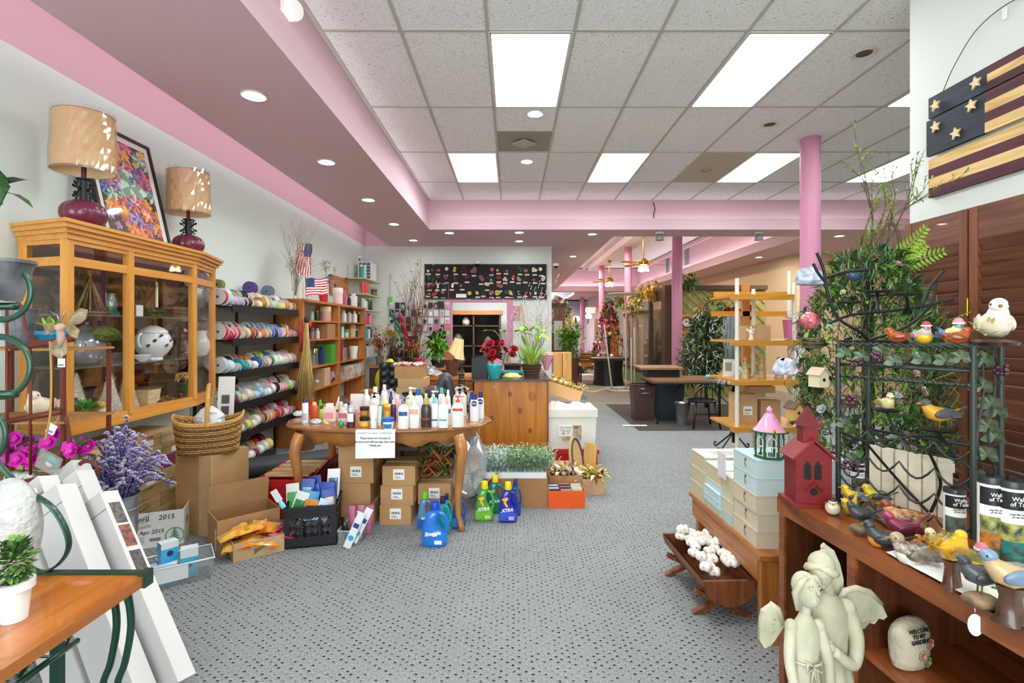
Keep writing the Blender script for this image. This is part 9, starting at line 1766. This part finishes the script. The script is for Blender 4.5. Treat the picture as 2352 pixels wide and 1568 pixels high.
# white cartons leaning
ub=Vector((-.55,.27,.70)).normalized()
M_wb=P('#c9c7c6',.6);M_wb2=P('#dedddb',.55)  # greyer front and lighter side: the fall of light put into two whites
for i,(px,py,Y,lab)in enumerate(((202,1170,2.10,'long white carton with a printed strip, rightmost of the leaning ones'),(100,1155,2.02,'long white carton second from the right, front row'),(150,1118,2.28,'long white carton behind the rightmost one'),(62,1132,2.2,'long white carton third from the right'),(5,1165,2.05,'long white carton at the left edge'),(142,1092,2.41,'long white carton at the very back'))):
    top=dp(px,py,Y);L_=top.z/ub.z;t=thing('white_carton',lab,'carton',top-ub*(L_-.02)+Vector((0,0,.035)),group='long white leaning cartons');rot=ub.to_track_quat('Z','Y').to_matrix().to_4x4()
    side=Vector((ub.z,0,-ub.x)).normalized();nn_=ub.cross(side).normalized()
    if nn_.y>0:nn_=-nn_;
    Mx=Matrix(((side.x,-nn_.x,ub.x,0),(side.y,-nn_.y,ub.y,0),(side.z,-nn_.z,ub.z,0),(0,0,0,1)));b=MB(Mx);b.bx(-.085,.06,0,.085,0,L_-.02,M_wb);b.build('carton',t);b=MB(Mx);b.bx(.0602,.0612,.002,.083,.0,L_-.02,M_wb2);b.build('side_face',t)
    b=MB(Mx);b.bx(-.086,.061,-.001,.0005,L_-.10,L_-.098,M_black);b.bx(-.086,.0615,-.001,.086,L_-.02,L_-.017,M_wb2);b.build('lid_flap',t)
    if i==0:
        b=MB(Mx);[b.bx(.0614,.0622,.02,.07,z0,z0+.10,P(c,.4,h2='#2a2420',vs=60))for z0,c in((.45,'#5a5450'),(.57,'#a8482a'),(.68,'#6a6662'))];b.build('printed_strip',t)
# lavender bucket with stool
t=thing('zinc_bucket','tall zinc bucket of lavender beside the leaning white cartons','bucket',(-2.06,2.62,0));b=MB();b.lathe([(0,0),(.062,0),(.088,.52),(.094,.525),(.096,.535),(.09,.535),(.058,.01),(0,.01)],mz,28,cap=False,ang=60);b.tube([(.084*math.cos(q*PI/14),.084*math.sin(q*PI/14),.46)for q in range(28)],.004,mz,5,True);b.build('body',t)
b=MB();rr=random.Random(130);mls=[P('#5b4a8a',.8),P('#7a6aa8',.8),P('#c8c0d0',.8),P('#e8e4ec',.8)]
for i in range(150):
    a=rr.uniform(0,6.28);o_=rr.uniform(.1,1.15);L_=rr.uniform(.16,.45)*(1.15-.3*o_);pts=bez([(.04*math.cos(a),.04*math.sin(a),.5),(.10*o_*math.cos(a),.10*o_*math.sin(a),.5+L_*.45),(.17*o_*math.cos(a)+rr.uniform(-.04,.04),.17*o_*math.sin(a),.5+L_*(.9-.3*o_)),(.22*o_*math.cos(a)+rr.uniform(-.03,.03),.2*o_*math.sin(a),.5+L_*(.95-.45*o_))],4)
    b.tube(pts,.0055,mls[0 if i%2 else 1],4)
    for k in range(2,len(pts)):p=Vector(pts[k]);b.tube([p+Vector((.007*math.cos(q*1.26),.007*math.sin(q*1.26),.002*q))for q in range(6)],.0028,mls[2+(k%2)],3)
o=b.build('lavender',loc=(-2.06,2.62,0));tag(o,'big bunch of purple and white wrapped lavender stems in the zinc bucket','flowers')
def magenta(lab,p,n,r,seed):
    b=MB();rr=random.Random(seed)
    for i in range(n):c=Vector((rr.gauss(0,r),rr.gauss(0,r*.4),rr.gauss(0,r*.6)));rose(b,c,.038,P('#d018a8',.5),P('#e048c0',.5),(rr.uniform(-.5,.5),-1,.4),2)
    for i in range(5):b.leaf((rr.gauss(0,r),0,0),(rr.uniform(-1,1),-.3,.8),.07,.04,M_g1)
    b.tube([(0,0,0),(-.02,.02,-.2)],.003,M_g3,4);return tag(b.build('magenta_flowers',loc=p),lab,'flowers')
magenta('magenta silk blossoms rising beside the lavender',dp(182,1028,2.45),9,.03,1);magenta('row of magenta silk blossoms on the rust iron rack',dp(55,1022,2.5),16,.06,2)
# rust étagère
t=thing('plant_rack','rust red iron plant rack with upright bars at the left edge','rack',(0,0,0));Yr=2.43;r_=lambda px,py,Y=Yr:dp(px,py,Y)
for p0,p1,nm in(((25,800),(168,778),'rail'),((12,968),(140,945),'rail'),((15,1118),(150,1085),'rail')):b=MB();b.tube([r_(*p0),r_(*p1)],.010,RU,6,flat=1.6);b.build(nm,t)
for px,y0,y1 in((16,710,1100),(70,795,1090),(120,790,945)):b=MB();b.tube([r_(px,y0),r_(px,y1)],.0065,RU,7);b.build('bar',t)
b=MB();b.tube(bez([r_(22,675),r_(50,705),r_(60,760),r_(85,785),r_(130,788)],6),.009,RU,6,flat=.5);b.build('scroll',t);b=MB();b.tube(bez([r_(150,955),r_(158,1000),r_(155,1080),r_(158,1150)],6),.012,RU,6,flat=.5);b.tube([r_(200,1082)+Vector((.05*math.cos(k*PI/9-.5),0,.05*math.sin(k*PI/9-.5)))for k in range(15)],.010,RU,6,flat=.5);b.build('scroll',t)
zsh=[r_(0,py).z for py in(800,968,1118)]
for z in zsh:MB().bx(r_(-120,0).x,r_(150,0).x,Yr,Yr+.3,z-.012,z,P('#a87844',.6,var=.1)).build('shelf',t)
for x in(r_(-110,0).x,r_(140,0).x):MB().bx(x-.008,x+.008,Yr+.28,Yr+.296,0,zsh[0]+.02,RU).build('leg',t);MB().bx(x-.008,x+.008,Yr+.004,Yr+.02,0,zsh[0]-.012,RU).build('leg',t)
c=r_(70,795)+Vector((0,.12,0));c.z=zsh[0]+.0005;t=thing('blue_pot','small blue tapered pot with green leaves on the rust rack','pot',c);b=MB();potp(b,.042,.065,.085,P('#1f7aa8',.4,coat=.4));b.build('pot',t);b=MB();leaves(b,(0,0,.09),(.04,.04,.01),26,.07,.02,[M_g4,M_g2],.8);b.build('leaves',t)
for px,z,c1_,r0,h,lab in((0,zsh[0],'#3a3e48',.06,.19,'large grey tapered pot at the left edge, lower of the two'),):b=MB();b.lathe([(0,0),(r0*.7,0),(r0*1.2,h),(r0*1.28,h),(r0*1.28,h+.01),(0,h)],P(c1_,.3,h2='#8a929a',vs=6,coat=.5),24,cap=False);c=r_(px,800)+Vector((0,.1,0));tag(b.build('tapered_pot',loc=(c.x,c.y,z+.0005)),lab,'pot')
b=MB();b.lathe([(0,0),(.045,0),(.075,.115),(.08,.115),(.08,.125),(0,.115)],P('#2a2c34',.3,h2='#8a8a90',vs=6,coat=.5),24,cap=False);c=q_(5,700)+Vector((0,.0,.013));tag(b.build('tapered_pot',loc=c),'dark tapered pot framed by the upper green ring','pot')
b=MB();b.tube([(-.1,0,-.35),(-.05,0,-.1),(0,0,0)],.005,M_g3,5);[b.leaf((-.02,0,-.02*k),d,.10,.04,P('#3a5a34',.4),.4)for k,d in enumerate(((1,-.2,.5),(.9,0,-.1),(.2,-.3,1),(-.6,0,.8)))];tag(b.build('leafy_branch',loc=q_(20,425)),'dark glossy leaf sprig entering at the upper left edge','plant')
t=bird('plump cream bird figurine between the rust bars',Vector((r_(40,0).x,Yr+.12,zsh[1]+.0005)),.215,-1.2,'#ece2c8','#d8ccb0','#f0e8d8',gloss=.5,fat=1.15,tail=0)
b=MB();basket(b,.10,.12,.09,P('#7a6248',.8),P('#9a8468',.8),26,6);tag(b.build('twig_basket',loc=(r_(85,0).x,Yr+.15,zsh[2]+.0005)),'grey-brown twig basket on the lower rust rack shelf','basket')
for i,(px,m,lab)in enumerate(((40,'#2f6a4a','dark green beaded box on the lower rust shelf'),(10,'#3ab0b0','teal ornament at the left end of the lower rust shelf'),(115,'#e0a030','orange flower-shaped soap on the lower rust shelf'))):
    b=MB();b.ell((0,0,.03),(.045,.035,.032),P(m,.3,h2='#e8e8e0',vs=30));tag(b.build('trinket',loc=(r_(px,0).x,Yr+.05,zsh[2]+.0005)),lab,'ornament')
# butterfly, tags, hanging pack
t=thing('metal_butterfly','brown wire-mesh butterfly on a curved stem in front of the cabinet','ornament',dp(138,752,2.3));t.scale=(1.15,)*3;mm=P('#8a7656',.5,.3,h2='#b8a88a',vs=25)
b=MB();b.ell((0,0,0),(.018,.018,.018),P('#c8a898',.4),12,8);b.tube([(0,0,-.01),(.005,0,-.05),(.0,0,-.08)],[.012,.014,.006],P('#b89888',.4),8);b.build('body',t)
for pts in([(.02,0,.0),(.055,-.01,.05),(.10,-.02,.075),(.125,-.02,.07),(.12,-.02,.035),(.095,-.01,.02)],[(.02,0,-.005),(.06,-.01,.01),(.085,-.01,-.01),(.08,-.01,-.045),(.055,-.01,-.035)],[(-.01,0,.0),(-.05,.02,.02),(-.085,.02,.01),(-.07,.02,-.03)],[(.0,0,-.04),(-.03,.0,-.06),(-.04,.0,-.10),(.0,.0,-.125),(.03,0,-.10),(.025,0,-.05)]):b=MB();b.add([Vector(p)for p in pts]+[Vector(p)+Vector((0,.003,0))for p in pts],[list(range(len(pts))),[len(pts)+i for i in range(len(pts))][::-1]],mm);b.tube(pts,.0025,P('#a87f60',.4),5,True);b.build('wing',t)
b=MB()
for s in(-1,1):b.tube([(0,0,.015),(s*.012,0,.05),(s*.03-.01,0,.065)],.0018,M_chrome,4)
b.build('antennae',t);b=MB();b.tube(bez([(-.05,.01,-.055),(-.035,0,-.2),(-.04,0,-.35),(-.06,.0,-.45)],5),.004,P('#b8944a',.5),5);b.build('stem',t)
for px,py,Y,s,rz,lab in((141,833,2.28,.018,0,'small white barcode tag hanging from the butterfly'),(118,985,2.36,.022,.5,'white blank tag hanging lower on the rust rack')):
    t=thing('price_tag',lab,'tag',dp(px,py,Y),rot=(0,rz,0));MB().rbox((0,0,0),(s*1.9,.0015,s*2.2),.0007,M_paper).build('tag',t);b=MB();[b.bx(-s*.7+s*.2*k,-s*.7+s*.2*k+s*.1,-.0014,-.0008,-s*.8,-s*.3,M_ink)for k in range(7)];b.tube([(0,0,s),(.0,.004,s*3)],.0006,M_paper,3);b.build('barcode',t)
t=thing('cellophane_pack','clear cellophane pack with a teal and pearl ornament on the rust rack','package',dp(112,1062,2.38),rot=(.2,.5,0));MB().bx(-.055,.055,-.006,.006,-.05,.05,glassy('#f4f4f8',.2,.12,.05)).build('cellophane',t);b=MB();b.ell((0,.01,.01),(.028,.012,.02),P('#5ab0a0',.4));b.ell((0,.005,-.012),(.018,.01,.014),P('#e8dcc0',.3));b.build('ornament',t)
# white textured vase with plant on the wood shelf
p=at(6,1438,SZ);t=thing('potted_plant','white ceramic pot with a small green shrub on the orange shelf','plant',(p.x,p.y+.03,SZ+.0005));b=MB();potp(b,.027,.034,.10,P('#f0f0ee',.2,coat=.5));b.build('pot',t);b=MB();leaves(b,(0,0,.15),(.035,.035,.06),330,.02,.012,[M_g1,M_g3,M_g2],.4);b.build('foliage',t)
p=at(0,1360,SZ)+Vector((-.06,.04,0));b=MB();b.ell((0,0,.15),(.085,.06,.15),P('#bfc2bf',.4,coat=.2,bump=1,bs=45),24,16);tag(b.build('white_vase',loc=(p.x,p.y+.05,SZ)),'big white knobbly ceramic vase behind the small potted shrub','vase')
